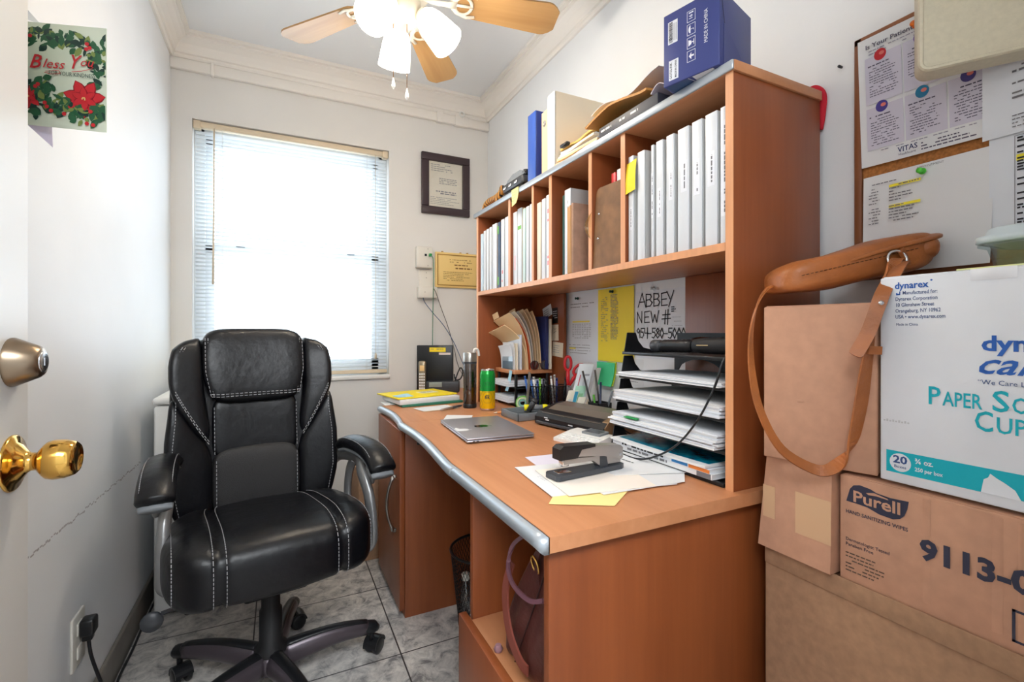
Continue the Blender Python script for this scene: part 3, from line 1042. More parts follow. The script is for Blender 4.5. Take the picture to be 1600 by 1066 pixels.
for az in (-30, 88, 220):
    a = math.radians(az)
    dh = Vector((math.cos(a), math.sin(a), 0))
    el = Vector((FX, FYF, 2.150)) + dh * 0.048
    ax = (dh * 0.80 + Vector((0, 0, -1)) * 0.92).normalized()
    arm = MB().tube([Vector((FX, FYF, 2.150)) + dh * 0.03, el + dh * 0.012, el + dh * 0.016 + ax * 0.02], 0.012, 10)
    arm.lathe([(0.014, -0.004), (0.027, 0.004), (0.029, 0.022), (0.026, 0.024)], el + dh * 0.014 + ax * 0.004, 20, axis=ax)
    h = part('lamp_holder', arm, wm, fan)
    sh = MB()
    pr = [(0.024, 0.010), (0.030, 0.018), (0.040, 0.032), (0.047, 0.055), (0.052, 0.090), (0.056, 0.128), (0.0575, 0.140), (0.0555, 0.140), (0.053, 0.126), (0.049, 0.088), (0.044, 0.055), (0.037, 0.034), (0.027, 0.020)]
    sh.lathe(pr, el + dh * 0.014, 28, axis=ax, caps=False)
    part('lamp_shade', sh, shade_m, h)
    c = el + dh * 0.014 + ax * 0.075
    bu = MB().lathe([(0.012, -0.045), (0.014, -0.03), (0.026, -0.008), (0.029, 0.008), (0.024, 0.022), (0.012, 0.030), (0.001, 0.032)], c, 16, axis=ax, caps=False)
    part('bulb', bu, bulb_m, h)
    L = bpy.data.lights.new('bulb_light', 'POINT')
    L.energy = 3.0
    L.color = (1.0, 0.91, 0.80)
    L.shadow_soft_size = 0.03
    lo = bpy.data.objects.new('bulb_light', L)
    COL.objects.link(lo)
    lo.parent = fan
    lo.location = (el + dh * 0.014 + ax * 0.150) - Vector((FX, FYF, CZ))
for dx, dy, z0, z1 in ((-0.033, -0.012, 2.105, 1.885), (0.009, -0.025, 2.10, 1.853)):
    ch = MB().tube([(FX + dx, FYF + dy, z0), (FX + dx, FYF + dy, z1 + 0.03)], 0.0013, 5, up=(0, 1, 0))
    pcn = part('pull_chain', ch, mat('bronze_chain', (150, 110, 70), 0.4, 0.6), fan)
    ch = MB().lathe([(0.0015, 0.034), (0.0045, 0.020), (0.0068, 0.008), (0.0058, 0.002), (0.003, 0.0), (0.0025, -0.004)], (FX + dx, FYF + dy, z1), 12)
    part('pull_knob', ch, M['white_plastic'], pcn)
# ================================================================== DESK, HUTCH AND WHAT IS IN THE HUTCH
DZ = 0.74
desk = thing('desk', 'cherry laminate desk with a wavy silver front edge along the right wall', 'desk', (0.78, 1.43, 0))
edge = [(0.387, 0.672), (0.388, 0.70), (0.388, 1.10)]
wave = catmull([(0.388, 1.10, 0), (0.387, 1.16, 0), (0.393, 1.24, 0), (0.403, 1.36, 0), (0.410, 1.48, 0), (0.411, 1.60, 0), (0.406, 1.72, 0), (0.405, 1.77, 0), (0.416, 1.86, 0), (0.424, 1.98, 0), (0.421, 2.08, 0), (0.409, 2.21, 0)], 5)
front = edge[:2] + [(p.x, p.y) for p in wave]
yc = 1.768
right_front = [p for p in front if p[1] <= yc] + [(0.405, yc)]
left_front = [(0.405, yc + 0.002)] + [p for p in front if p[1] > yc]


def top_slab(fr, yend):
    y0 = fr[0][1]
    pl = [(x + 0.012, y) for x, y in fr] + [(1.166, yend), (1.166, y0)]
    return MB().prism(pl[::-1], DZ - 0.027, DZ, 'z')


tp = part('desktop', top_slab(right_front, yc), M['wood_y'], desk)
tp2 = part('desktop', top_slab(left_front, 2.215), M['wood_y'], desk)


def nose(fr, name, parent):
    """Silver bull-nosed edge along the desktop's front."""
    m = MB()
    prof = [(0.014, DZ), (0.004, DZ), (-0.003, DZ - 0.004), (-0.0065, DZ - 0.0135), (-0.003, DZ - 0.023), (0.004, DZ - 0.028), (0.014, DZ - 0.028)]
    vs, fs = [], []
    k = len(prof)
    for x, y in fr:
        vs += [(x + a, y, z) for a, z in prof]
    for i in range(len(fr) - 1):
        for j in range(k - 1):
            fs.append((i * k + j, (i + 1) * k + j, (i + 1) * k + j + 1, i * k + j + 1))
    fs += [list(range(k)), [(len(fr) - 1) * k + j for j in range(k)][::-1]]
    m.add(vs, fs, 0, True)
    return part(name, m, M['silver_edge'], parent)


nose([p for p in right_front if p[1] <= 1.12] + [(0.388, 1.122)], 'edge_band', tp)
nose([(0.388, 1.124)] + [p for p in right_front if p[1] > 1.125], 'edge_band', tp)
nose(left_front, 'edge_band', tp2)
ext = [(0.503, 2.217), (0.503, 2.52), (0.56, 2.70), (1.166, 2.70), (1.166, 2.217)]
tp3 = part('desktop', MB().prism(ext[::-1], DZ - 0.027, DZ, 'z'), M['wood_y'], desk)
eb = MB().tube([(0.503, 2.217, DZ - 0.0135), (0.503, 2.52, DZ - 0.0135), (0.56, 2.70, DZ - 0.0135)], 0.008, 8, rb=0.0135)
part('edge_band', eb, M['silver_edge'], tp3)
part('support_panel', MB().box((0.53, 2.66, 0.0), (1.166, 2.678, DZ - 0.028), 0.001), M['wood_z'], desk)
# right pedestal: end panel, inner panel, open shelf, drawer
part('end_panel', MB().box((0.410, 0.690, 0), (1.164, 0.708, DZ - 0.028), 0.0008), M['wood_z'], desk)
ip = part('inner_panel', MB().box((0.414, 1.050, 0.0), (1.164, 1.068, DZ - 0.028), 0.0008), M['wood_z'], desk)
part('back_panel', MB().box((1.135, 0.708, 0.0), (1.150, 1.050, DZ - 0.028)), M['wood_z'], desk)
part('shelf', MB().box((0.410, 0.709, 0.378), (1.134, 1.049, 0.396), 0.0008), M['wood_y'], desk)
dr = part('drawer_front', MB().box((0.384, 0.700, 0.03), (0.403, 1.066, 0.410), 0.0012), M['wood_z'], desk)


def arc_handle(p0, p1, out, r=0.0045):
    p0, p1, out = Vector(p0), Vector(p1), Vector(out)
    pts = []
    for i in range(13):
        t = i / 12
        pts.append(p0.lerp(p1, t) + out * (0.30 + 0.70 * math.sin(PI * t) ** 0.8))
    m = MB().tube(pts, [r * (1.5 if i in (0, 12) else 1) for i in range(13)], 8, up=(0, 0.3, 1))
    for p in (p0, p1):
        m.tube([p, p + out * 0.32], r * 1.3, 8, up=(0, 1, 0.2))
    return m


part('handle', arc_handle((0.384, 0.90, 0.345), (0.384, 0.90, 0.245), (-0.032, 0, 0)), M['nickel'], dr)
# left pedestal with its door
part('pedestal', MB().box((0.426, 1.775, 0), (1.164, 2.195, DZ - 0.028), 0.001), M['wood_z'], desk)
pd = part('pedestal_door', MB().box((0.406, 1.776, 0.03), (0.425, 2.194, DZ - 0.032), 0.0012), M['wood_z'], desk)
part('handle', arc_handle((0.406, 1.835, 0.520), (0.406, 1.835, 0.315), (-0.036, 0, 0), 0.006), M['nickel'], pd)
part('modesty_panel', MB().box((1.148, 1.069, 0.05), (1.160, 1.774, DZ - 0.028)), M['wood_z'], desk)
# black slide bracket screwed to the pedestal's side
br = MB().box((0.47, 1.762, 0.650), (0.62, 1.774, 0.672), 0.003)
brp = part('slide_bracket', br, M['black'], desk)
br = MB()
for x in (0.49, 0.505, 0.52, 0.575):
    br.lathe([(0.004, 0), (0.003, 0.002)], (x, 1.762, 0.661), 8, axis=(0, -1, 0))
part('screw', br, M['nickel'], brp, kind='stuff')

# ------------------------------------------------------------------ hutch
HX, HB = 0.862, 1.164
HT = 1.655
YS = 1.2725            # top face of the binder shelf
hutch = thing('hutch', 'tall cherry laminate hutch standing on the desk, full of white binders', 'hutch', (1.01, 1.42, DZ))
M['hutch_edge'] = mat('light_cherry_edge', (224, 160, 114), 0.35, noise=0.06, nscale=60, stretch=(1, 1, 0.1))


def panel(name, a, b, m, edge_axis='x'):
    p = part(name, MB().box((a[0] + 0.0015, a[1], a[2]), b, 0.0006), m, hutch)
    part('edge_band', MB().box((a[0] - 0.0005, a[1], a[2]), (a[0] + 0.0015, b[1], b[2])), M['hutch_edge'], p)
    return p


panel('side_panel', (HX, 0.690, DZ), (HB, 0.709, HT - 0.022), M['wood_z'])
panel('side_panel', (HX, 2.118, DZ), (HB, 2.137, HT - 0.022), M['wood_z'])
tpn = part('top_panel', MB().box((HX - 0.002, 0.685, HT - 0.022), (HB, 2.16, HT), 0.001), M['wood_y'], hutch)
tb = MB().box((HX - 0.008, 0.685, HT - 0.022), (HX - 0.002, 2.16, HT), 0.004)
part('edge_band', tb, M['silver_edge'], tpn)
panel('binder_shelf', (HX, 0.710, YS - 0.018), (HB - 0.010, 2.117, YS), M['wood_y'])
DIV = [(1.766, 1.784), (1.565, 1.580), (1.434, 1.452), (1.196, 1.212), (1.040, 1.058)]
for a, b in DIV:
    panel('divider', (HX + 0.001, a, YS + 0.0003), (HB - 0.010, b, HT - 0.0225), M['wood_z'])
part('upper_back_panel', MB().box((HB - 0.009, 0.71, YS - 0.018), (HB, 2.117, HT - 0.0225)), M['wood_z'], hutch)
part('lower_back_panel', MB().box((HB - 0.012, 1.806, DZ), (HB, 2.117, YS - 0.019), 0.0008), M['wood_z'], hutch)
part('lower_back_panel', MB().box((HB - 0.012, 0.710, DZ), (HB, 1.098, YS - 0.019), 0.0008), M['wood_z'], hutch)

# ------------------------------------------------------------------ ring binders
BM = {'w': M['binder'], 'lb': mat('ice_blue_vinyl', (206, 226, 238), 0.3), 'iv': mat('ivory_board', (236, 208, 160), 0.5), 'n': mat('navy_vinyl', (38, 62, 92), 0.35), 'c': mat('cream_vinyl', (238, 226, 204), 0.4),
      't': mat('mint_vinyl', (202, 224, 220), 0.35), 'bg': mat('beige_board', (216, 192, 160), 0.6), 'dg': mat('dark_green_vinyl', (30, 76, 70), 0.4), 'r': M['red'], 'g': M['binder_side']}
M['lbl'] = mat('label_card', (228, 230, 236), 0.4)


def binder(y1, y0, h, col='w', label='', x=0.872, depth=0.262, z=YS + 0.0006, mark=None, group='ring binders in the hutch', name='ring_binder', lean=0.0, side=None, dense=1):
    """A ring binder standing with its spine towards the room; y1 is its far side, y0 its near side."""
    t = y1 - y0
    c = ((y0 + y1) / 2, x + depth / 2)
    o = thing(name, label, 'binder', (x + depth / 2, (y0 + y1) / 2, z), 0, group)
    sp = MB().box((x, y0, z), (x + 0.004, y1, z + h), 0.0015)
    part('spine', sp, BM[col], o)
    for a, b in ((y0, y0 + 0.0028), (y1 - 0.0028, y1)):
        part('cover', MB().box((x + 0.0045, a, z), (x + depth, b, z + h), 0.001), BM[side or ('g' if col == 'w' else col)], o)
    if t > 0.008:
        part('page_block', MB().box((x + 0.02, y0 + 0.0035, z + 0.008), (x + depth - 0.012, y1 - 0.0035, z + h - 0.010)), M['paper'], o)
    if mark:
        F = Fr((x, y1, z), (0, -1, 0), (0, 0, 1))
        m = MB()
        for (kind, a, b, w_, h_) in mark:
            if kind == 'label':       # a spine card with faint upright print
                sheet(m, F, a * t, b * h, w_ * t, h_ * h, 0.0004, 0)
                FF = Fr(F.p((a + w_ * 0.72) * t, b * h + 0.008, 0), (0, 0, 1), (0, 1, 0))
                FF.n = F.n
                lines(m, FF, 0, 0, h_ * h - 0.014, 1, 0.004, max(0.0022, 0.20 * w_ * t), 1, int(y0 * 1000), 0.0006, ragged=0.05)
            else:
                sheet(m, F, a * t, b * h, w_ * t, h_ * h, 0.0004, {'red': 2, 'green': 3, 'pink': 4}[kind])
        part('spine_label', m, [M['lbl'], M['ink_grey'], mat('faded_red_dot', (226, 150, 156), 0.5), mat('leaf_green_label', (110, 178, 70), 0.5), mat('pale_pink', (240, 200, 206), 0.5)], o)
    return o


# widest bay, at the near end
W6 = [(1.036, 1.016, .292, [('label', .2, .3, .6, .22)], 'slim white binder with a yellow note on its spine, in the widest hutch bay'),
      (0.999, 0.972, .292, None, 'wide white binder right behind the one with the yellow note, widest hutch bay'),
      (0.947, 0.938, .294, [('label', .1, .35, .8, .4)], 'very slim white binder, third one along in the widest hutch bay'),
      (0.929, 0.905, .296, [('label', .25, .34, .5, .25)], 'white binder with small print at mid spine, fourth along in the widest hutch bay'),
      (0.893, 0.868, .297, [('label', .35, .45, .5, .25)], 'white binder with a pale spine slip, fifth along in the widest hutch bay'),
      (0.855, 0.821, .298, [('label', .3, .48, .55, .25)], 'white binder, fourth from the near end of the widest hutch bay'),
      (0.811, 0.782, .299, [('label', .2, .42, .6, .28)], 'white binder with rippled spine, third from the near end of the widest hutch bay'),
      (0.772, 0.740, .300, [('label', .2, .45, .6, .26)], 'white binder, second from the near end of the widest hutch bay'),
      (0.731, 0.711, .300, [('label', .1, .2, .8, .7)], 'white binder half hidden by the hutch side panel, nearest of all')]
for y1, y0, h, mk, lb in W6:
    binder(y1, y0, h, 'w', lb, mark=mk)
m = MB()
m.surf(lambda u, v: (0.8712 - 0.004 * math.sin(v * 3) - 0.006 * (1 - v) ** 2, 1.044 - 0.043 * u, YS + 0.188 + 0.085 * v + 0.006 * u), 4, 8, 0, 0.0006)
single('sticky_note', m, M['yellow'], 'bright yellow sticky note on the spine of a white binder in the hutch', 'note')
# far bay
C1 = [(2.112, 2.086, .276, 'lb', None, 'pale ice blue binder, farthest one in the hutch, against its far side'),
      (2.074, 2.050, .284, 'w', None, 'slim white binder just right of the ice blue one, far hutch bay'),
      (2.040, 2.016, .286, 'w', None, 'second white binder from the ice blue one, far hutch bay'),
      (2.006, 1.982, .288, 'w', None, 'third white binder from the ice blue one, far hutch bay'),
      (1.972, 1.925, .294, 'w', None, 'thick white binder with a beige side, next to the navy one in the hutch'),
      (1.914, 1.886, .292, 'n', [('green', 0, .05, .5, .12), ('green', 0, .82, .5, .12)], 'navy blue binder with green corners in the far hutch bay'),
      (1.878, 1.846, .296, 'w', [('red', .3, .2, .4, .05), ('red', .3, .08, .3, .03)], 'white binder with a red dot low on its spine, far hutch bay'),
      (1.838, 1.802, .298, 'w', None, 'last white binder before the first divider of the far hutch bay')]
for y1, y0, h, c, mk, lb in C1:
    binder(y1, y0, h, c, lb, mark=mk, side='bg' if 'beige' in lb else None)
C2 = [(1.758, 1.722, .300, 'w', [('pink', .3, .2, .4, .2)], 'white binder with a faint pink mark beside the first hutch divider'),
      (1.718, 1.682, .306, 'w', [('green', .1, .72, .8, .05)], 'fat white binder with a beige side and green tab, under the dangling yellow note'),
      (1.672, 1.652, .296, 't', None, 'pale mint binder in the second bay of the hutch from the window'),
      (1.644, 1.622, .298, 'w', None, 'white binder just right of the pale mint one in the second hutch bay'),
      (1.614, 1.590, .300, 'w', None, 'white binder against the divider at the near end of the second hutch bay')]
for y1, y0, h, c, mk, lb in C2:
    binder(y1, y0, h, c, lb, mark=mk, side='bg' if 'beige' in lb else None)
C3 = [(1.556, 1.528, .290, 'c', None, 'cream binder in the narrow middle bay of the hutch'),
      (1.520, 1.494, .296, 'w', None, 'white binder between the cream one and the red dotted one in the narrow bay'),
      (1.488, 1.458, .302, 'w', [('red', .3, .78, .4, .05), ('red', .3, .68, .4, .03), ('red', .3, .24, .4, .03), ('red', .3, .16, .4, .05)], 'white binder with red dots high and low on its spine in the hutch')]
for y1, y0, h, c, mk, lb in C3:
    binder(y1, y0, h, c, lb, mark=mk)
# fourth bay: green edge, tall white binder, brown file, teal folder
binder(1.398, 1.386, .28, 'dg', 'thin dark green binder in the shadow beside the tall white one, fourth hutch bay', x=0.885)
m = MB()
F = Fr((0.8845, 1.398, YS), (0, -1, 0), (0, 0, 1))
binder(1.376, 1.340, .292, 'w', 'tall white binder behind the brown file wallet in the fourth hutch bay', x=0.880, mark=[('label', .3, .80, .4, .1)])
fl = thing('file_wallet', 'worn brown expanding file wallet leaning in the fourth hutch bay', 'file', (1.0, 1.33, YS + 0.0006))
part('back_cover', MB().box((0.862, 1.333, YS + 0.001), (1.07, 1.337, YS + 0.226), 0.001), M['paper2'], fl)
gs = MB()
for k_ in range(5):
    gs.box((0.858 + 0.001 * k_, 1.308 + 0.005 * k_, YS + 0.001), (1.08, 1.311 + 0.005 * k_, YS + 0.224 - 0.001 * k_), 0.0008)
part('gusset', gs, mat('file_edge', (206, 160, 110), 0.7), fl)
part('front_cover', MB().box((0.862, 1.296, YS + 0.001), (1.09, 1.3072, YS + 0.230), 0.001), mat('brown_pressboard', (176, 140, 118), 0.75, noise=0.12, nscale=40), fl)
m = MB().box((0.93, 1.262, YS + 0.001), (1.12, 1.284, YS + 0.232), 0.002)
single('folder', m, mat('teal_card', (112, 158, 168), 0.6), 'grey teal card folder standing behind the brown file wallet', 'folder')
m = MB().box((0.94, 1.236, YS + 0.001), (1.12, 1.256, YS + 0.243), 0.002)
single('folder', m, mat('denim_blue_card', (60, 84, 130), 0.6), 'dark blue folder showing above the teal one in the fourth hutch bay', 'folder')
# fifth bay
binder(1.142, 1.122, .282, 'r', 'red binder behind the brown clipboard in the fifth hutch bay', x=0.896, depth=0.24)
binder(1.116, 1.098, .286, 'w', 'white binder beside the red one in the fifth hutch bay', x=0.896, depth=0.24)
binder(1.088, 1.062, .292, 'w', 'white binder against the divider of the fifth hutch bay, right of the clipboard', x=0.892, depth=0.245)
cbd = thing('clipboard', 'brown hardboard clipboard with a clear clip leaning out of the fifth hutch bay', 'clipboard', (0.93, 1.14, YS + 0.0006))
th = math.radians(0)


def cb_pt(a, b, c):      # a along depth, b up, c thickness; leans towards the far side at its foot
    return (0.866 + 0.05 * a + 0.010 * b / 0.245 + c, 1.194 - 0.004 * b / 0.245 - 0.88 * a, YS + 0.0012 + b)


out = [(0, 0), (0.138, 0), (0.138, 0.245), (0.018, 0.245), (0.006, 0.240), (0.0, 0.228)]
m = MB()
n = len(out)
vs = [cb_pt(a, b, 0) for a, b in out] + [cb_pt(a, b, 0.004) for a, b in out]
m.add(vs, [list(range(n)), list(range(n, 2 * n))[::-1]] + [(i, n + i, n + (i + 1) % n, (i + 1) % n) for i in range(n)])
part('board', m, mat('hardboard', (134, 94, 58), 0.5, noise=0.2, nscale=25), cbd)
m = MB()
m.surf(lambda u, v: Vector(cb_pt(-0.002 - 0.024 * math.sin(v * PI) ** 0.7, 0.09 + 0.085 * v, -0.0095 - 0.012 * u * math.sin(PI * v))), 3, 8, 0, 0.002)
part('clip', m, glass_mat('clear_acrylic', (232, 226, 196), 0.2), cbd)
for b in (0.09, 0.165):
    m = MB().lathe([(0.004, 0), (0.003, 0.002), (0.0001, 0.0026)], cb_pt(0.02, b, -0.0002), 10, axis=(-1, 0, 0))
    part('rivet', m, M['chrome'], cbd)
m = MB().lathe([(0.008, 0), (0.007, 0.006), (0.003, 0.010), (0.0001, 0.018)], (0.884, 1.184, YS + 0.0006), 12)
single('push_pin', m, M['red'], 'red plastic tab at the foot of the brown clipboard in the hutch', 'pin')

# ------------------------------------------------------------------ on top of the hutch
m = MB()
m.surf(lambda u, v: (HX - 0.0095 - 0.012 * (1 - v) ** 2 * (0.4 + u), 1.735 - 0.062 * u - 0.014 * (1 - v), HT - 0.068 + 0.070 * v), 4, 8, 0, 0.0008)
m.surf(lambda u, v: (HX - 0.0105 + 0.05 * v, 1.735 - 0.062 * u, HT + 0.0022), 2, 2, 0, 0.0008)
nt_ = single('sticky_note', m, mat('pale_yellow_note', (240, 226, 150), 0.6), 'pale yellow sticky note with green writing hanging from the top edge of the hutch', 'note')
m = MB()
F = Fr((HX - 0.014, 1.727, HT - 0.052), (-0.0, -1, 0), (0, 0, 1))
for i in range(4):
    stroke(m, F, [(0.010 + 0.004 * math.sin(i), 0.012 * i), (0.022, 0.012 * i + 0.003), (0.034, 0.012 * i), (0.046, 0.012 * i + 0.002)], 0.0014, 0, 0.006 - 0.001 * i)
part('handwriting', m, mat('green_pen', (70, 140, 90), 0.6), nt_)

tg = thing('tiger_figurine', 'small toy tiger standing on top of the hutch at its far end', 'figurine', (0.905, 2.03, HT))
tm = mat('tiger_fur', (176, 122, 52), 0.6)
ntt = tm.node_tree
wv = ntt.nodes.new('ShaderNodeTexWave')
wv.bands_direction = 'Y'
wv.inputs['Scale'].default_value = 22
wv.inputs['Distortion'].default_value = 4
tcx = ntt.nodes.new('ShaderNodeTexCoord')
ntt.links.new(tcx.outputs['Object'], wv.inputs['Vector'])
rp = ntt.nodes.new('ShaderNodeValToRGB')
rp.color_ramp.elements[0].position, rp.color_ramp.elements[1].position = 0.2, 0.34
rp.color_ramp.elements[0].color, rp.color_ramp.elements[1].color = lin((34, 24, 18)), lin((184, 128, 56))
ntt.links.new(wv.outputs['Fac'], rp.inputs['Fac'])
ntt.links.new(rp.outputs['Color'], ntt.nodes['Principled BSDF'].inputs['Base Color'])
sk_ = bpy.data.meshes.new('tiger_body')
jv = [(0, 0, .047), (0, .03, .046), (0, .058, .044), (0, -.03, .048), (0, -.056, .052), (0, -.070, .066), (0, -.076, .080), (0, -.092, .079),
      (.012, -.052, .03), (.012, -.056, .014), (.012, -.062, .005), (-.012, -.046, .03), (-.012, -.044, .014), (-.012, -.050, .005),
      (.013, .056, .028), (.013, .064, .016), (.013, .056, .005), (-.013, .060, .028), (-.013, .070, .016), (-.013, .064, .005),
      (0, .074, .040), (0, .094, .028), (0, .104, .014), (.010, -.074, .092), (-.010, -.074, .092)]
je = [(0, 1), (1, 2), (0, 3), (3, 4), (4, 5), (5, 6), (6, 7), (4, 8), (8, 9), (9, 10), (4, 11), (11, 12), (12, 13), (2, 14), (14, 15), (15, 16), (2, 17), (17, 18), (18, 19), (2, 20), (20, 21), (21, 22), (6, 23), (6, 24)]
jr = [.017, .017, .017, .018, .018, .013, .014, .008, .009, .006, .006, .009, .006, .006, .010, .006, .006, .010, .006, .006, .006, .0035, .003, .004, .004]
sk_.from_pydata(jv, je, [])
ob = bpy.data.objects.new('body', sk_)
COL.objects.link(ob)
md = ob.modifiers.new('skin', 'SKIN')
for v, r_ in zip(sk_.skin_vertices[0].data, jr):
    v.radius = (r_, r_)
sk_.skin_vertices[0].data[0].use_root = True
md.use_smooth_shade = True
sb = ob.modifiers.new('sub', 'SUBSURF')
sb.levels = sb.render_levels = 2
sk_.materials.append(tm)
ob.parent = tg
tg.rotation_euler = (0, 0, 0.0)
tg.rotation_euler.z = PI * 0.05

rd = thing('hole_punch', 'black two tier desk punch sitting on the hutch between the tiger and the blue binder', 'office machine', (0.945, 1.83, HT))
part('base', MB().box((0.90, 1.735, HT), (1.0, 1.93, HT + 0.040), 0.008), M['black'], rd)
part('body', MB().box((0.902, 1.735, HT + 0.043), (0.998, 1.928, HT + 0.082), 0.010), M['dark_grey'], rd)
part('lever', MB().prism([(1.915, HT + 0.085), (1.900, HT + 0.098), (1.85, HT + 0.112), (1.78, HT + 0.110), (1.745, HT + 0.098), (1.74, HT + 0.085)], 0.915, 0.985, 'x'), M['grey'], rd)
for i, y in enumerate((1.90, 1.845, 1.79)):
    part('button', MB().box((0.8965, y - 0.014, HT + 0.055), (0.903, y + 0.014, HT + 0.066), 0.002), M['chrome'], rd)
    part('slot', MB().box((0.8975, y - 0.014, HT + 0.014), (0.901, y + 0.014, HT + 0.024), 0.001), M['grey'], rd)
part('knob', MB().lathe([(0.014, 0), (0.016, 0.01), (0.012, 0.02)], (0.93, 1.752, HT + 0.085), 16), M['black_matte'], rd)

binder(1.668, 1.604, .285, 'lb', 'royal blue binder standing on top of the hutch', x=0.893, depth=0.24, z=HT + 0.0005, group='binders on top of the hutch')
b_ = [o for o in bpy.data.objects if o.get('label', '') == 'royal blue binder standing on top of the hutch'][0]
for c in b_.children:
    if c.name.split('.')[0] in ('spine', 'cover'):
        c.data.materials[0] = M['blue'] if c.name.startswith('spine') else mat('deep_blue_vinyl', (40, 58, 132), 0.35)
binder(1.578, 1.532, .262, 'iv', 'ivory binder with a finger hole, beside the blue one on top of the hutch', x=0.905, depth=0.24, z=HT + 0.0005, group='binders on top of the hutch')
b_ = [o for o in bpy.data.objects if o.get('label', '').startswith('ivory binder')][0]
m = MB().lathe([(0.012, 0), (0.012, 0.002), (0.008, 0.002), (0.0075, 0.0006), (0.0001, 0.0006)], (0.905, 1.555, HT + 0.215), 18, axis=(-1, 0, 0), caps=False)
part('finger_hole', m, M['nickel'], b_)
binder(1.478, 1.428, .276, 'w', 'big white binder standing open sided on top of the hutch beside the papers', x=0.872, depth=0.27, z=HT + 0.0005, group='binders on top of the hutch', side='c')

# heap of envelopes and papers
rnd = random.Random(8)
HEAP = [('large_envelope', M['manila'], 0.868, 1.17, 1.42, 0.004, 0.05, 'manila envelope at the bottom of the heap on the hutch'),
        ('paper', M['paper'], 0.875, 1.18, 1.415, 0.003, -0.03, 'white papers second from the bottom of the heap on the hutch'),
        ('large_envelope', M['manila'], 0.872, 1.19, 1.41, 0.005, 0.04, 'thick manila envelope third from the bottom of the heap on the hutch'),
        ('paper', M['paper2'], 0.880, 1.20, 1.415, 0.004, 0.06, 'cool white papers fourth from the bottom of the heap on the hutch'),
        ('large_envelope', M['cream'], 0.876, 1.19, 1.405, 0.005, -0.05, 'cream envelope in the middle of the heap on the hutch'),
        ('paper', M['paper'], 0.886, 1.21, 1.41, 0.005, 0.02, 'crumpled white papers near the top of the heap on the hutch')]
z = HT + 0.0006
for nm, mm, x0, ya, yb, t, rot, lb in HEAP:
    t *= 1.6
    c = Vector(((x0 + 1.10) / 2, (ya + yb) / 2, 0))

    def fn(u, v, c=c, x0=x0, ya=ya, yb=yb, t=t, rot=rot, z=z):
        a, b = (x0 - c.x) + (1.10 - x0) * u, (ya - c.y) + (yb - ya) * v
        return (c.x + a * math.cos(rot) - b * math.sin(rot), c.y + a * math.sin(rot) + b * math.cos(rot), z + t + 0.004 * max(0, 0.35 - u) * math.sin(7 * v))
    m = MB().surf(fn, 5, 8, 0, t * 0.95)
    single(nm, m, mm, lb, 'envelope' if 'env' in nm else 'paper', 'papers heaped on the hutch')
    z += t + 0.0018
ztop = z
m = MB()
m.surf(lambda u, v: (0.890 + 0.20 * u, 1.42 - 0.20 * v, ztop + 0.014 + 0.052 * u + 0.004 * math.sin(9 * v)), 5, 8, 0, 0.006)
single('large_envelope', m, mat('gold_envelope', (240, 196, 110), 0.6), 'golden manila envelope tilted up against the white binder on the hutch', 'envelope', 'papers heaped on the hutch')
m = MB().tube([(0.876, 1.385, ztop + 0.010), (0.872, 1.350, ztop + 0.008)], 0.006, 8).box((0.868, 1.345, ztop + 0.004), (0.884, 1.39, ztop + 0.016), 0.004)
single('binder_clip', m, M['black'], 'black binder clip on the heap of envelopes on the hutch', 'clip')
bx = thing('flat_box', 'flat black box with white lettering lying on the hutch edge', 'box', (0.95, 1.03, HT))
part('carton', MB().box((0.868, 0.918, HT + 0.0004), (1.06, 1.165, HT + 0.038), 0.0015), mat('charcoal_card', (58, 60, 70), 0.5), bx)
m = MB()
F = Fr((0.868, 1.165, HT), (0, -1, 0), (0, 0, 1))
lines(m, F, 0.010, 0.022, 0.05, 1, 0.01, 0.006, 0, 3, 0.0006, ragged=0.1)
lines(m, F, 0.095, 0.022, 0.08, 1, 0.01, 0.006, 0, 4, 0.0006, ragged=0.1)
part('printed_text', m, M['paper'], bx)
m = MB()
m.surf(lambda u, v: (0.858 + 0.22 * u, 1.225 - 0.275 * v, HT + 0.046 + 0.040 * (1 - abs(v - 0.42) * 0.5) * (0.55 + 0.45 * math.sin(PI * min(v * 1.1, 1))) + 0.03 * u), 6, 12, 0, 0.006)
single('large_envelope', m, mat('brown_envelope', (196, 136, 62), 0.55), 'big brown padded envelope resting on the flat black box on the hutch', 'envelope', 'papers heaped on the hutch')
m = MB()
m.surf(lambda u, v: (0.90 + 0.19 * u, 1.25 - 0.30 * v, HT + 0.118 + 0.034 * u + 0.012 * math.sin(v * 8) * (1 - u)), 5, 12, 0, 0.0015)
single('paper', m, M['paper2'], 'loose sheet of clear sleeved paper over the brown envelope on the hutch', 'paper', 'papers heaped on the hutch')
m = MB()
m.surf(lambda u, v: (0.868 + 0.16 * u, 0.945 - 0.055 * v, HT + 0.044 + 0.016 * math.sin(PI * v) * (1 - u) + 0.004 * u), 5, 8, 0, 0.002)
single('paper', m, mat('lilac_paper', (206, 196, 204), 0.6), 'pale lilac folded leaflet between the brown envelope and the blue carton', 'paper', 'papers heaped on the hutch')

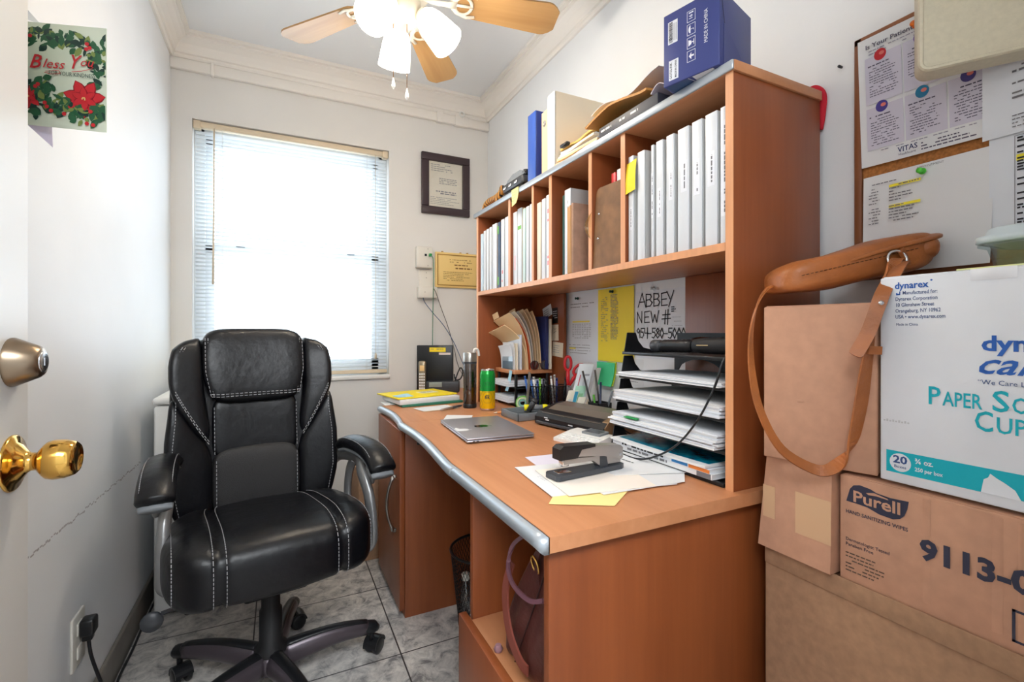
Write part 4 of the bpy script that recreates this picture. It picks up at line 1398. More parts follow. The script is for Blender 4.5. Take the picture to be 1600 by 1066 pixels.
# blue shipping carton, turned a little and jutting over the hutch's edge
bc_ = thing('shipping_carton', 'dark blue cardboard carton with white handling symbols at the near end of the hutch top', 'box', (0.92, 0.755, HT + 0.0006))
rr = Vector((0.034, -0.130, 0)).normalized()
dd = Vector((rr.y * -1, rr.x, 0))
if dd.x < 0:
    dd = -dd
o0 = Vector((0.815, 0.843, HT + 0.0006))
Lw, Ld, Lh = 0.134, 0.160, 0.168
X = Matrix((( rr.x, dd.x, 0, o0.x), (rr.y, dd.y, 0, o0.y), (0, 0, 1, o0.z), (0, 0, 0, 1)))
part('carton', MB().box((0, 0, 0), (Lw, Ld, Lh), 0.002, xf=X), M['navy'], bc_)
m = MB()
F = Fr(o0, rr, (0, 0, 1))
FR = Fr(o0 + rr * Lw, dd, (0, 0, 1))
wh = 1
sheet(m, F, 0.012, 0.095, 0.024, 0.052, 0.0004, 1)
rnd = random.Random(2)
yy = 0.098
while yy < 0.143:
    t = rnd.choice((0.0006, 0.001, 0.0016))
    poly(m, F, [(0.014, yy), (0.024, yy), (0.024, yy + t), (0.014, yy + t)], 2, 0.0008)
    yy += t + rnd.choice((0.0007, 0.0012))
for i in range(3):
    poly(m, F, [(0.0265 + i * 0.003, 0.100), (0.0275 + i * 0.003, 0.100), (0.0275 + i * 0.003, 0.14), (0.0265 + i * 0.003, 0.14)], 3, 0.0008)
sheet(m, F, 0.014, 0.010, 0.024, 0.046, 0.0004, 1)


def up_text(s, x, y, size, mi, width=None, bold=0.0, lift=0.0008):
    FF = Fr(F.p(x, y, 0), F.u, -F.r)
    FF.n = F.n
    text(m, FF, s, 0, 0, size, mi, lift, bold, width=width)


up_text('GOTES.INK', 0.022, 0.013, 0.0055, 2, 0.038, 0.01)
up_text('MADE IN CHINA', 0.034, 0.013, 0.0050, 2, 0.040, 0.01)
up_text('MADE IN CHINA', 0.108, 0.060, 0.0085, 1, 0.074, 0.0)
for i in range(4):
    y0 = 0.034 + 0.030 * i
    x0 = 0.060
    for a in ([(x0, y0), (x0 + 0.019, y0), (x0 + 0.019, y0 + 0.024), (x0, y0 + 0.024), (x0, y0)],):
        stroke(m, F, a, 0.0010, 1, 0.0006)
    if i == 0:      # this way up
        poly(m, F, [(x0 + 0.004, y0 + 0.012), (x0 + 0.010, y0 + 0.020), (x0 + 0.010, y0 + 0.004)], 1, 0.0007)
        poly(m, F, [(x0 + 0.010, y0 + 0.010), (x0 + 0.016, y0 + 0.010), (x0 + 0.016, y0 + 0.014), (x0 + 0.010, y0 + 0.014)], 1, 0.0007)
    elif i == 1:    # glass
        poly(m, F, [(x0 + 0.003, y0 + 0.005), (x0 + 0.010, y0 + 0.008), (x0 + 0.010, y0 + 0.016), (x0 + 0.003, y0 + 0.019)], 1, 0.0007)
        poly(m, F, [(x0 + 0.010, y0 + 0.011), (x0 + 0.015, y0 + 0.011), (x0 + 0.015, y0 + 0.013), (x0 + 0.010, y0 + 0.013)], 1, 0.0007)
        poly(m, F, [(x0 + 0.015, y0 + 0.006), (x0 + 0.0165, y0 + 0.006), (x0 + 0.0165, y0 + 0.018), (x0 + 0.015, y0 + 0.018)], 1, 0.0007)
    elif i == 2:    # umbrella
        poly(m, F, [(x0 + 0.008, y0 + 0.003)] + [(x0 + 0.008 - 0.005 * math.sin(PI * q / 8), y0 + 0.012 - 0.009 * math.cos(PI * q / 8)) for q in range(9)] + [(x0 + 0.008, y0 + 0.021)], 1, 0.0007)
        stroke(m, F, [(x0 + 0.008, y0 + 0.012), (x0 + 0.015, y0 + 0.012), (x0 + 0.0155, y0 + 0.009)], 0.001, 1, 0.0007)
    else:
        FF = Fr(F.p(x0 + 0.0125, y0 + 0.004, 0), F.u, -F.r)
        FF.n = F.n
        text(m, FF, '16', 0, 0, 0.008, 1, 0.0007, 0.02, width=0.011)
        poly(m, F, [(x0 + 0.004, y0 + 0.018), (x0 + 0.015, y0 + 0.018), (x0 + 0.015, y0 + 0.021), (x0 + 0.004, y0 + 0.021)], 1, 0.0007)
part('printed_markings', m, [M['navy'], mat('carton_white_print', (232, 234, 240), 0.5), M['ink'], M['ink_grey']], bc_)
# the tucked end flap and its seams on the near side
m = MB()
for pts in ([(0.004, Lh - 0.002), (0.014, 0.128), (0.022, 0.098)], [(0.060, 0.070), (0.095, 0.046)], [(0.128, 0.022), (0.133, 0.002)]):
    stroke(m, FR, pts, 0.0022, 0, 0.0008)
part('flap_seam', m, mat('navy_shadow_gap', (20, 22, 44), 0.8), bc_)
m = MB()
m.surf(lambda u, v: FR.p(0.018 + 0.115 * u, 0.004 + (0.090 - 0.075 * u) * v, 0.0012 + 0.004 * math.sin(PI * u) * v), 6, 4, 0, 0.0006)
part('tuck_flap', m, M['navy'], bc_)
# printed underside that shows beyond the hutch edge
m = MB()
Fb = Fr(o0 + Vector((0, 0, -0.0002)), rr, -dd)
Fb.n = Vector((0, 0, -1))
poly(m, Fb, [(0.006, -0.044), (0.060, -0.044), (0.060, -0.004), (0.006, -0.004)], 0, 0.0002)
poly(m, Fb, [(0.070, -0.030), (0.118, -0.012), (0.118, -0.003), (0.070, -0.003)], 1, 0.0002)
stroke(m, Fb, [(0.060, -0.004), (0.066, -0.03)], 0.0015, 1, 0.0002)
part('printed_base', m, [mat('photo_print_blue', (46, 74, 120), 0.4), M['lbl']], bc_)

# red strap hanging between the hutch and the wall
m = MB().tube(catmull([(1.175, 0.740, HT - 0.055), (1.175, 0.735, HT - 0.01), (1.175, 0.724, HT + 0.016), (1.175, 0.708, HT + 0.018), (1.175, 0.690, HT - 0.006), (1.175, 0.692, HT - 0.05), (1.175, 0.698, HT - 0.085)], 6), [0.009] * 37, 10, rb=0.006, up=(1, 0, 0))
single('red_strap', m, mat('red_felt', (196, 28, 48), 0.8), 'red fabric loop sticking out behind the near top corner of the hutch', 'strap')
# ================================================================== ON THE DESK
def local_box(mb, a, b, bev, X, mi=0):
    return mb.box(a, b, bev, mi, xf=X)


# laptop
lp = thing('laptop', 'closed silver grey laptop with a white sticker lying on the desk', 'laptop', (0.632, 1.498, DZ + 0.001), math.radians(-4.2))
gm = mat('space_grey_aluminium', (176, 176, 184), 0.36, 0.7)
part('base', MB().box((-0.112, -0.170, 0.002), (0.112, 0.170, 0.010), 0.004), gm, lp, local=True)
part('lid', MB().box((-0.112, -0.170, 0.0108), (0.112, 0.170, 0.0158), 0.0022), gm, lp, local=True)
F = Fr((0, 0, 0.0158), (0, -1, 0), (1, 0, 0))
m = MB()


def apple(m, F, cx, cy, s, mi, lift, bite=True):
    pts = []
    for i in range(40):
        t = 2 * PI * i / 40
        r_ = s * (1 - 0.10 * math.cos(2 * t) - (0.16 * math.exp(-((t - PI / 2) / 0.35) ** 2)) - (0.10 * math.exp(-((t - 3 * PI / 2) / 0.30) ** 2)))
        x, y = r_ * math.cos(t) * 0.92, r_ * math.sin(t)
        if bite:
            bx_, by_ = x - s * 1.12, y - s * 0.12
            q = math.hypot(bx_, by_)
            if q < s * 0.45:
                x, y = s * 1.12 + bx_ / q * s * 0.45, s * 0.12 + by_ / q * s * 0.45
        pts.append((cx + x, cy + y))
    poly(m, F, pts, mi, lift)
    lf_ = [(cx + s * (0.05 + 0.42 * t), cy + s * (0.95 + 0.50 * t + 0.16 * math.sin(PI * t))) for t in (0, .25, .5, .75, 1)] + [(cx + s * (0.05 + 0.42 * t), cy + s * (0.95 + 0.50 * t - 0.16 * math.sin(PI * t))) for t in (.75, .5, .25)]
    poly(m, F, lf_, mi, lift)


apple(m, F, 0.0, -0.010, 0.024, 0, 0.0004)
part('lid_logo', m, mat('mirror_green_reflection', (18, 46, 40), 0.12, 0.6), lp, local=True)  # mirror logo, the green it reflects is put into its colour
m = MB()
apple(m, F, 0.038, -0.088, 0.022, 0, 0.0004, False)
poly(m, F, [(0.000, -0.100), (0.020, -0.112), (0.034, -0.106), (0.034, -0.090), (0.016, -0.094)], 0, 0.0005)
part('sticker', m, M['paper'], lp, local=True)
m = MB()
for y in (-0.145, -0.132, 0.05):
    m.box((-0.1125, y - 0.004, 0.0045), (-0.111, y + 0.004, 0.0075), 0.0005)
for x in (-0.09, -0.078):
    m.box((x - 0.004, -0.1705, 0.0045), (x + 0.004, -0.169, 0.0075), 0.0005)
part('ports', m, M['black'], lp, local=True, kind='stuff')
m = MB()
for x in (-0.09, 0.09):
    for y in (-0.14, 0.14):
        m.lathe([(0.006, 0), (0.006, 0.003)], (x, y, -0.0008), 10)
part('rubber_feet', m, M['black_matte'], lp, local=True)

# little cards, pen and papers at the far end of the desk
m = MB()
m.add([(0.613, 1.843, DZ + .0002), (0.570, 1.755, DZ + .0002), (0.666, 1.708, DZ + .0002), (0.705, 1.790, DZ + .0002), (0.613, 1.843, DZ + .001), (0.570, 1.755, DZ + .001), (0.666, 1.708, DZ + .001), (0.705, 1.790, DZ + .001)],
      [(3, 2, 1, 0), (4, 5, 6, 7), (0, 1, 5, 4), (1, 2, 6, 5), (2, 3, 7, 6), (3, 0, 4, 7)])
single('business_card', m, M['paper'], 'blank white card lying on the desk behind the laptop', 'card')
pn = thing('pen', 'slim grey pen lying on a slip of paper beside the tumbler', 'pen', (0.68, 1.97, DZ))
a, b = Vector((0.612, 1.928, DZ + 0.0085)), Vector((0.735, 2.000, DZ + 0.0095))
part('barrel', MB().tube([a, a.lerp(b, 0.08), a.lerp(b, 0.55)], [0.002, 0.005, 0.0055], 10), mat('pen_silver', (190, 182, 176), 0.35, 0.5), pn)
part('grip', MB().tube([a.lerp(b, 0.55), a.lerp(b, 0.9), b], [0.0055, 0.0052, 0.003], 10), M['dark_grey'], pn)
m = MB()
Fp = Fr((0.54, 2.03, DZ + 0.0004), (1, 0.18, 0), (-0.18, 1, 0))
for i, (ox, oy) in enumerate(((0, 0), (0.006, -0.004), (-0.004, 0.004))):
    sheet(m, Fp, ox, oy - 0.07, 0.16, 0.10, 0.0006, i, 0.0009 * i)
single('paper_slips', m, [M['cream'], M['cream'], M['paper']], 'loose cream paper slips in front of the yellow folder', 'paper')
st = []
FA = Fr((0.478, 2.09, DZ), (1, 0.10, 0), (-0.10, 1, 0))
for nm, x, y, w_, h_, z0, t, mm, lb, ct in (
        ('folder', 0.02, 0.02, 0.30, 0.235, 0.0004, 0.010, mat('dark_green_card', (46, 118, 96), 0.55), 'green folder at the bottom of the pile at the far end of the desk', 'folder'),
        ('paper_pile', 0.01, 0.025, 0.30, 0.235, 0.0108, 0.022, M['paper'], 'thick white wad of paper between the green and the yellow folder', 'paper'),
        ('folder', 0.005, 0.035, 0.31, 0.235, 0.0345, 0.006, M['yellow'], 'bright yellow folder on top of the pile at the far end of the desk', 'folder')):
    m = MB()
    c0 = FA.p(x, y, z0)
    rz = {'folder': 0.10 if z0 < 0.01 else 0.22, 'paper_pile': 0.14}[nm]
    X = Matrix.Translation(c0) @ Matrix.Rotation(rz, 4, 'Z')
    m.box((0, 0, 0), (w_, h_, t), 0.0012, xf=X)
    st.append((single(nm, m, mm, lb, ct), X, w_, h_, t))
o_, X, w_, h_, t = st[-1]
m = MB()
Fq = Fr(X @ Vector((0, 0, t)), X.to_3x3() @ Vector((1, 0, 0)), X.to_3x3() @ Vector((0, 1, 0)))
sheet(m, Fq, 0.165, 0.085, 0.095, 0.070, 0.0005, 0, 0.0002)
lines(m, Fq, 0.175, 0.135, 0.07, 3, 0.016, 0.006, 1, 3, 0.0010)
part('label', m, [mat('label_cream', (240, 234, 190), 0.6), M['ink_grey']], o_)
m = MB()
m.surf(lambda u, v: Fq.p(0.012 + 0.076 * u, 0.02 + 0.07 * v, 0.0014 + 0.006 * u * v), 4, 4, 0, 0.0006)
single('sticky_note', m, mat('sky_blue_note', (168, 214, 232), 0.6), 'pale blue sticky note on the yellow folder', 'note')
m = MB()
m.surf(lambda u, v: (0.438 + 0.14 * u, 2.20 + 0.12 * v + 0.02 * u, DZ + 0.0016 + 0.004 * u), 3, 3, 0, 0.0006)
single('paper', m, M['paper'], 'white sheet sticking out under the pile towards the desk front', 'paper')
m = MB().tube([(0.500, 2.215, DZ + 0.012), (0.512, 2.170, DZ + 0.012)], 0.011, 16, cap=False).tube([(0.500, 2.215, DZ + 0.012), (0.512, 2.170, DZ + 0.012)], 0.0085, 16, cap=False)
single('purple_roll', m, mat('purple_plastic', (120, 92, 190), 0.35), 'small purple ring lying on the white sheet beside the pile of folders', 'ring')

# tumbler
tb_ = thing('tumbler', 'tall clear water bottle of amber tea with a silver cap on the desk', 'bottle', (0.768, 1.985, DZ))
cx, cy = 0.768, 1.985
part('bottle', MB().lathe([(0.001, 0.001), (0.026, 0.001), (0.029, 0.006), (0.0295, 0.10), (0.030, 0.198), (0.028, 0.204), (0.0265, 0.203), (0.028, 0.196), (0.0275, 0.012), (0.001, 0.010)], (cx, cy, DZ), 32, caps=False), glass_mat('tumbler_glass', (206, 200, 196), 0.12), tb_)
part('tea', MB().lathe([(0.026, 0.012), (0.0268, 0.16)], (cx, cy, DZ), 28), mat('amber_tea', (96, 62, 40), 0.15, alpha=0.82), tb_)
part('base_ring', MB().lathe([(0.029, 0.0), (0.0305, 0.004), (0.0305, 0.018), (0.0298, 0.019)], (cx, cy, DZ), 32), M['black'], tb_)
part('cap', MB().lathe([(0.0305, 0.206), (0.0305, 0.243), (0.028, 0.247)], (cx, cy, DZ), 32), M['nickel'], tb_)
part('collar', MB().lathe([(0.0308, 0.197), (0.0308, 0.206)], (cx, cy, DZ), 32), M['dark_grey'], tb_)
m = MB().tube(catmull([(cx + 0.010, cy - 0.022, DZ + 0.246), (cx + 0.014, cy - 0.022, DZ + 0.262), (cx + 0.030, cy - 0.022, DZ + 0.258), (cx + 0.036, cy - 0.020, DZ + 0.232)], 6), 0.0055, 8)
part('carry_loop', m, M['white_plastic'], tb_)

# energy drink can
cn = thing('drink_can', 'tall drink can, green above and yellow below, with hexagon marks', 'can', (0.812, 1.887, DZ))
cx, cy, R_ = 0.812, 1.887, 0.0335
m = MB().lathe([(0.024, 0.0005), (0.027, 0.002), (R_ - 0.002, 0.010), (R_, 0.014), (R_, 0.085)], (cx, cy, DZ), 36, mi=1, caps=False)
m.lathe([(R_, 0.085), (R_, 0.155), (R_ - 0.001, 0.160), (0.0285, 0.172)], (cx, cy, DZ), 36, mi=0, caps=False)
part('body', m, [mat('can_green', (22, 152, 60), 0.25, 0.35), mat('can_yellow', (244, 200, 16), 0.25, 0.35)], cn)
m = MB().lathe([(0.0285, 0.172), (0.0295, 0.175), (0.0285, 0.178), (0.027, 0.177), (0.026, 0.173), (0.0001, 0.173)], (cx, cy, DZ), 36, caps=False)
m.lathe([(0.024, 0.0), (0.0285, 0.0006), (R_ - 0.0015, 0.0085), (R_ - 0.0018, 0.0095)], (cx, cy, DZ), 36, caps=False)
m.box((cx - 0.008, cy - 0.014, DZ + 0.1735), (cx + 0.008, cy + 0.006, DZ + 0.176), 0.002)
part('rim', m, M['chrome'], cn)
m = MB()
a0 = math.atan2(-cy, -cx)


def on_can(s_, h, lift=0.0004):
    a = a0 + s_ / R_
    return Vector((cx + (R_ + lift) * math.cos(a), cy + (R_ + lift) * math.sin(a), DZ + h))


def can_stroke(pts, w, mi):
    for (a, b), (c, d) in zip(pts, pts[1:]):
        L = math.hypot(c - a, d - b)
        k_ = max(1, int(L / 0.004))
        for i in range(k_):
            p, q = (a + (c - a) * i / k_, b + (d - b) * i / k_), (a + (c - a) * (i + 1) / k_, b + (d - b) * (i + 1) / k_)
            nx, ny = -(d - b) / L * w / 2, (c - a) / L * w / 2
            m.quad(on_can(p[0] - nx, p[1] - ny), on_can(q[0] - nx, q[1] - ny), on_can(q[0] + nx, q[1] + ny), on_can(p[0] + nx, p[1] + ny), mi)


for (sx_, hh, r_) in ((0, 0.058, 0.026), (0, 0.118, 0.026), (-0.045, 0.088, 0.026), (0.045, 0.088, 0.026), (-0.045, 0.03, 0.026), (0.045, 0.03, 0.026), (0.045, 0.146, 0.02), (-0.045, 0.146, 0.02)):
    can_stroke([(sx_ + r_ * math.cos(PI / 3 * i) * 0.92, min(0.156, max(0.016, hh + r_ * math.sin(PI / 3 * i)))) for i in range(7)], 0.0011, 0)
for ln in ([(-0.010, 0.052), (-0.010, 0.064), (-0.004, 0.064)], [(-0.010, 0.058), (-0.005, 0.058)], [(-0.004, 0.052), (-0.004, 0.062)], [(0.001, 0.066), (0.001, 0.052)], [(0.001, 0.058), (0.008, 0.064)], [(0.003, 0.059), (0.009, 0.052)], [(-0.008, 0.068), (0.008, 0.068)]):
    can_stroke(ln, 0.0030, 1)
for ln in ([(-0.011, 0.112), (0.011, 0.112), (0.013, 0.124), (0.006, 0.119), (0, 0.127), (-0.006, 0.119), (-0.013, 0.124), (-0.011, 0.112)],):
    can_stroke(ln, 0.002, 0)
part('printed_marks', m, [mat('can_dark_green', (16, 84, 40), 0.4), M['ink']], cn)

# desk phone standing against the wall
ph = thing('desk_phone', 'black desk phone base standing upright by the back wall with a silver handset', 'telephone', (0.80, 2.60, DZ))
fr_ = Vector((0.189, -0.093, 0)).normalized()
Fh = Fr((0.700, 2.640, DZ + 0.001), fr_, (0, 0, 1))
back = -Fh.n


def fbox(m, F, x0, y0, h0, x1, y1, h1, bev=0.0, mi=0):
    X = Matrix(((F.r.x, F.u.x, F.n.x, F.o.x), (F.r.y, F.u.y, F.n.y, F.o.y), (F.r.z, F.u.z, F.n.z, F.o.z), (0, 0, 0, 1)))
    return m.box((x0, y0, h0), (x1, y1, h1), bev, mi, xf=X)


part('backplate', fbox(MB(), Fh, 0, 0, -0.03, 0.205, 0.262, 0, 0.004), M['black'], ph)
part('console', fbox(MB(), Fh, 0.060, 0.0, 0.0, 0.245, 0.062, 0.045, 0.006), M['dark_grey'], ph)
part('screen', fbox(MB(), Fh, 0.078, 0.030, 0.0445, 0.150, 0.058, 0.047, 0.001), mat('lcd', (150, 160, 152), 0.2), ph)
hs = part('handset', fbox(MB(), Fh, 0.014, 0.004, 0.002, 0.056, 0.175, 0.026, 0.009), mat('handset_silver', (150, 138, 116), 0.3, 0.6), ph)
part('display', fbox(MB(), Fh, 0.022, 0.118, 0.0255, 0.048, 0.150, 0.0275, 0.001), mat('amber_display', (236, 200, 140), 0.3), hs)
m = MB()
for i in range(3):
    for j in range(6):
        fbox(m, Fh, 0.019 + 0.0115 * i, 0.016 + 0.016 * j, 0.0255, 0.028 + 0.0115 * i, 0.026 + 0.016 * j, 0.028, 0.001)
part('keypad', m, M['white_plastic'], hs, kind='stuff')
m = MB()
sheet(m, Fh, 0.072, 0.225, 0.092, 0.024, 0.0005, 0, 0.0002)
lines(m, Fh, 0.080, 0.238, 0.075, 1, 0.008, 0.004, 1, 4, 0.001, ragged=0.05)
sheet(m, Fh, 0.126, 0.208, 0.066, 0.012, 0.0005, 2, 0.0002)
part('label', m, [M['yellow'], M['ink_grey'], mat('pinkish_label', (226, 212, 206), 0.6)], ph)
m = MB().tube(catmull([Fh.p(0.215, 0.05, 0.02), Fh.p(0.235, 0.11, 0.01), Fh.p(0.25, 0.135, 0.0), Fh.p(0.262, 0.11, 0.01), Fh.p(0.25, 0.075, 0.02), Fh.p(0.225, 0.07, 0.03), Fh.p(0.215, 0.10, 0.02)], 6), 0.004, 8)
part('coiled_cable', m, M['black'], ph)

# wooden desk organiser with black posts
og = thing('desk_organizer', 'small wooden shelf on black metal posts at the far end of the desk', 'organizer', (1.045, 2.0, DZ))
OX0, OX1, OY0, OY1 = 0.950, 1.145, 1.896, 2.108
part('board', MB().box((OX0, OY0, 0.888), (OX1, OY1, 0.906), 0.002), M['wood_y'], og)
for x in (OX0 + 0.012, OX1 - 0.02):
    for y in (OY0 + 0.014, OY1 - 0.016):
        part('post', MB().box((x - 0.006, y - 0.006, DZ + 0.0005), (x + 0.006, y + 0.006, 0.888), 0.002), M['black'], og)
for z in (0.748, 0.820):
    m = MB().box((OX0 + 0.004, OY0 + 0.004, z), (OX1 - 0.004, OY1 - 0.004, z + 0.003))
    m.box((OX0 + 0.004, OY0 + 0.004, z), (OX0 + 0.007, OY1 - 0.004, z + 0.009))
    part('tray', m, M['black'], og)
for z, lb in ((0.8294, 'pile of white papers in the upper tray of the wooden organizer'), (0.7574, 'pile of papers in the lower tray of the wooden organizer')):
    m = MB()
    for i in range(3):
        m.surf(lambda u, v, i=i, z=z: (0.93 + 0.004 * i + 0.19 * u, 2.08 - 0.155 * v + 0.004 * i, z + 0.009 * (i + 1) - 0.0008 * (1 - u) ** 2 * (i == 0)), 4, 6, 0, 0.0080)
    single('paper_pile', m, M['paper2'], lb, 'paper', 'papers in the wooden organizer')
m = MB()
m.surf(lambda u, v: (OX0 - 0.003 - 0.012 * v * v, 1.946 - 0.028 * u + 0.020 * v, 0.904 - 0.095 * v), 3, 8, 0, 0.0008)
single('sticky_note', m, MATS['sky_blue_note'], 'pale blue strip hanging from the wooden organizer board', 'note')

# upright folders, envelopes and letters on the organiser
FZ0 = 0.9066


def upright(name, x0, ya, yb, h, lean, bend, t, mm, lb, ct, grp, dip=0.0):
    def fn(u, v):
        return (x0 - lean * v - bend * v ** 4, ya + (yb - ya) * u + bend * 0.42 * v * v, FZ0 + h * v - dip * u * v)
    m = MB().surf(fn, 6, 10, 0, t)
    return single(name, m, mm, lb, ct, grp)


lh = thing('letter_holder', 'clear plastic letter holder on the wooden organizer', 'letter holder', (0.958, 1.98, FZ0))
m = MB().box((0.952, 1.925, FZ0), (0.982, 2.035, FZ0 + 0.002), 0.0005).box((0.952, 1.925, FZ0 + 0.001), (0.9535, 2.035, FZ0 + 0.062), 0.0005).box((0.980, 1.925, FZ0 + 0.001), (0.9815, 2.035, FZ0 + 0.085), 0.0005)
part('tray', m, glass_mat('clear_plastic', (214, 226, 232), 0.12), lh)
grp = 'letters and folders standing on the wooden organizer'
upright('letter', 0.9575, 1.925, 2.050, 0.118, 0.004, 0.012, 0.0025, M['paper2'], 'front most white letter in the clear holder, its left edge splayed out', 'letter', grp, 0.012)
upright('letter', 0.9645, 1.922, 2.035, 0.124, 0.002, 0.004, 0.004, M['paper'], 'second white letter in the clear holder, a little taller', 'letter', grp)
upright('letter', 0.9735, 1.912, 2.020, 0.120, 0.0, 0.001, 0.005, M['cream'], 'cream letter at the back of the clear holder', 'letter', grp)
upright('large_envelope', 0.9885, 1.904, 2.045, 0.160, 0.0, 0.0, 0.005, mat('pale_blue_envelope', (222, 228, 238), 0.6), 'tall pale blue printed envelope behind the clear letter holder', 'envelope', grp)
ups = [(1.016, 1.90, 2.078, 0.205, 0.014, 0.085, 'manila folder splayed open furthest to the front of the row', M['manila']),
       (1.0215, 1.90, 2.078, 0.262, 0.016, 0.066, 'tall manila folder standing just behind the splayed one', M['manila']),
       (1.0325, 1.898, 2.076, 0.235, 0.016, 0.050, 'burnt orange folder among the manila ones', mat('burnt_orange_card', (206, 92, 46), 0.6)),
       (1.040, 1.898, 2.076, 0.268, 0.018, 0.060, 'cream folder behind the burnt orange one', M['cream']),
       (1.050, 1.898, 2.076, 0.270, 0.016, 0.052, 'grey folder in the middle of the fanned row', mat('grey_card', (184, 176, 166), 0.65)),
       (1.062, 1.898, 2.076, 0.278, 0.014, 0.046, 'tan folder in the back half of the fanned row', mat('tan_card', (214, 180, 140), 0.65)),
       (1.074, 1.898, 2.076, 0.280, 0.012, 0.040, 'buff folder with a raised tab, near the back of the fanned row', mat('buff_card', (226, 198, 158), 0.65)),
       (1.086, 1.896, 2.076, 0.270, 0.010, 0.030, 'light manila folder at the back of the fanned row', M['manila'])]
for i, (x0, ya, yb, h, le, be, lb, mm) in enumerate(ups):
    o_ = upright('file_folder', x0, ya, yb, h, le, be, 0.003, mm, lb, 'folder', grp, 0.035)
    if 'raised tab' in lb or 'just behind' in lb:
        m = MB()
        m.surf(lambda u, v: (x0 - le * (1 + 0.06 * v) - be * (1 + 0.12 * v) - 0.002, (ya + yb) / 2 + 0.02 + 0.06 * u + be * 0.42, FZ0 + h - 0.02 + 0.026 * v - 0.012 * u), 2, 2, 0, 0.002)
        part('tab', m, mm, o_)
m = MB().box((1.100, 1.884, FZ0), (1.118, 2.05, FZ0 + 0.245), 0.002)
single('folder', m, mat('navy_folder', (44, 52, 104), 0.5), 'navy blue folder standing behind the fanned manila folders', 'folder', grp)
m = MB().box((1.122, 1.876, FZ0), (1.130, 2.05, FZ0 + 0.232), 0.001)
single('folder', m, M['cream'], 'pale folder standing behind the navy blue one', 'folder', grp)
# dark wire desk fan-like clip behind the pen cups
gl = thing('eyeglasses', 'dark framed eyeglasses resting on the near corner of the wooden organizer board', 'glasses', (1.12, 1.89, FZ0))
fm_ = mat('tortoise_frame', (60, 42, 40), 0.3)
for dx in (0.0, 0.052):
    ring = [(1.045 + dx + 0.021 * math.cos(2 * PI * q / 18), 1.888 - 0.002, FZ0 + 0.021 + 0.019 * math.sin(2 * PI * q / 18)) for q in range(18)]
    m = MB().tube(ring, 0.0022, 6, closed=True, up=(0, 1, 0))
    rm = part('rim', m, fm_, gl)
    m = MB().lathe([(0.020, 0), (0.020, 0.001)], (1.045 + dx, 1.8855, FZ0 + 0.021), 18, axis=(0, 1, 0))
    part('lens', m, glass_mat('tinted_lens', (206, 198, 204), 0.15), rm)
part('bridge', MB().tube([(1.065, 1.886, FZ0 + 0.026), (1.071, 1.886, FZ0 + 0.029), (1.077, 1.886, FZ0 + 0.026)], 0.002, 6), fm_, gl)
for x in (1.024, 1.118):
    part('temple', MB().tube([(x, 1.8865, FZ0 + 0.028), (x, 1.890, FZ0 + 0.029), (x, 1.893, FZ0 + 0.026)], 0.0018, 6), fm_, gl)

# tape roll, pencils
tr_ = thing('tape_roll', 'roll of clear tape with a lime green rim standing on the desk beside the organizer', 'tape', (0.950, 1.822, DZ))
axv = Vector((-0.44, -0.9, 0)).normalized()
part('tape', MB().lathe([(0.018, -0.009), (0.0275, -0.009), (0.0275, 0.009), (0.018, 0.009), (0.018, -0.009)], (0.950, 1.822, DZ + 0.0305), 32, axis=axv, caps=False), mat('clear_tape', (196, 214, 176), 0.15), tr_)
part('rim', MB().lathe([(0.0275, -0.0095), (0.0302, -0.0095), (0.0302, 0.0095), (0.0275, 0.0095), (0.0275, -0.0095)], (0.950, 1.822, DZ + 0.0305), 32, axis=axv, caps=False), mat('lime_plastic', (106, 188, 64), 0.3), tr_)
part('core', MB().lathe([(0.010, -0.008), (0.0178, -0.008), (0.0178, 0.008), (0.010, 0.008), (0.010, -0.008)], (0.950, 1.822, DZ + 0.0305), 28, axis=axv, caps=False), mat('core_teal', (120, 176, 168), 0.35), tr_)


def pencil(name, a, b, r, body, tip, label, cat, grp=None, cap=None):
    a, b = Vector(a), Vector(b)
    o = thing(name, label, cat, tuple(a), 0, grp)
    part('barrel', MB().tube([a.lerp(b, 0.10), b], r, 7), body, o)
    part('tip', MB().tube([a, a.lerp(b, 0.04), a.lerp(b, 0.10)], [r * 0.25, r * 0.55, r], 7), tip, o)
    if cap:
        part('cap', MB().tube([b, b + (b - a).normalized() * 0.012], r * 1.08, 8), cap, o)
    return o


pencil('pencil', (0.798, 1.788, DZ + 0.0045), (0.935, 1.768, DZ + 0.0045), 0.0038, mat('pencil_wood', (222, 150, 92), 0.5), M['cream'], 'natural wood pencil lying by the foot of the drink can', 'pencil')

# two black wire-mesh pen cups full of pens
cupm = mat('black_mesh_metal', (24, 24, 28), 0.4, 0.4)


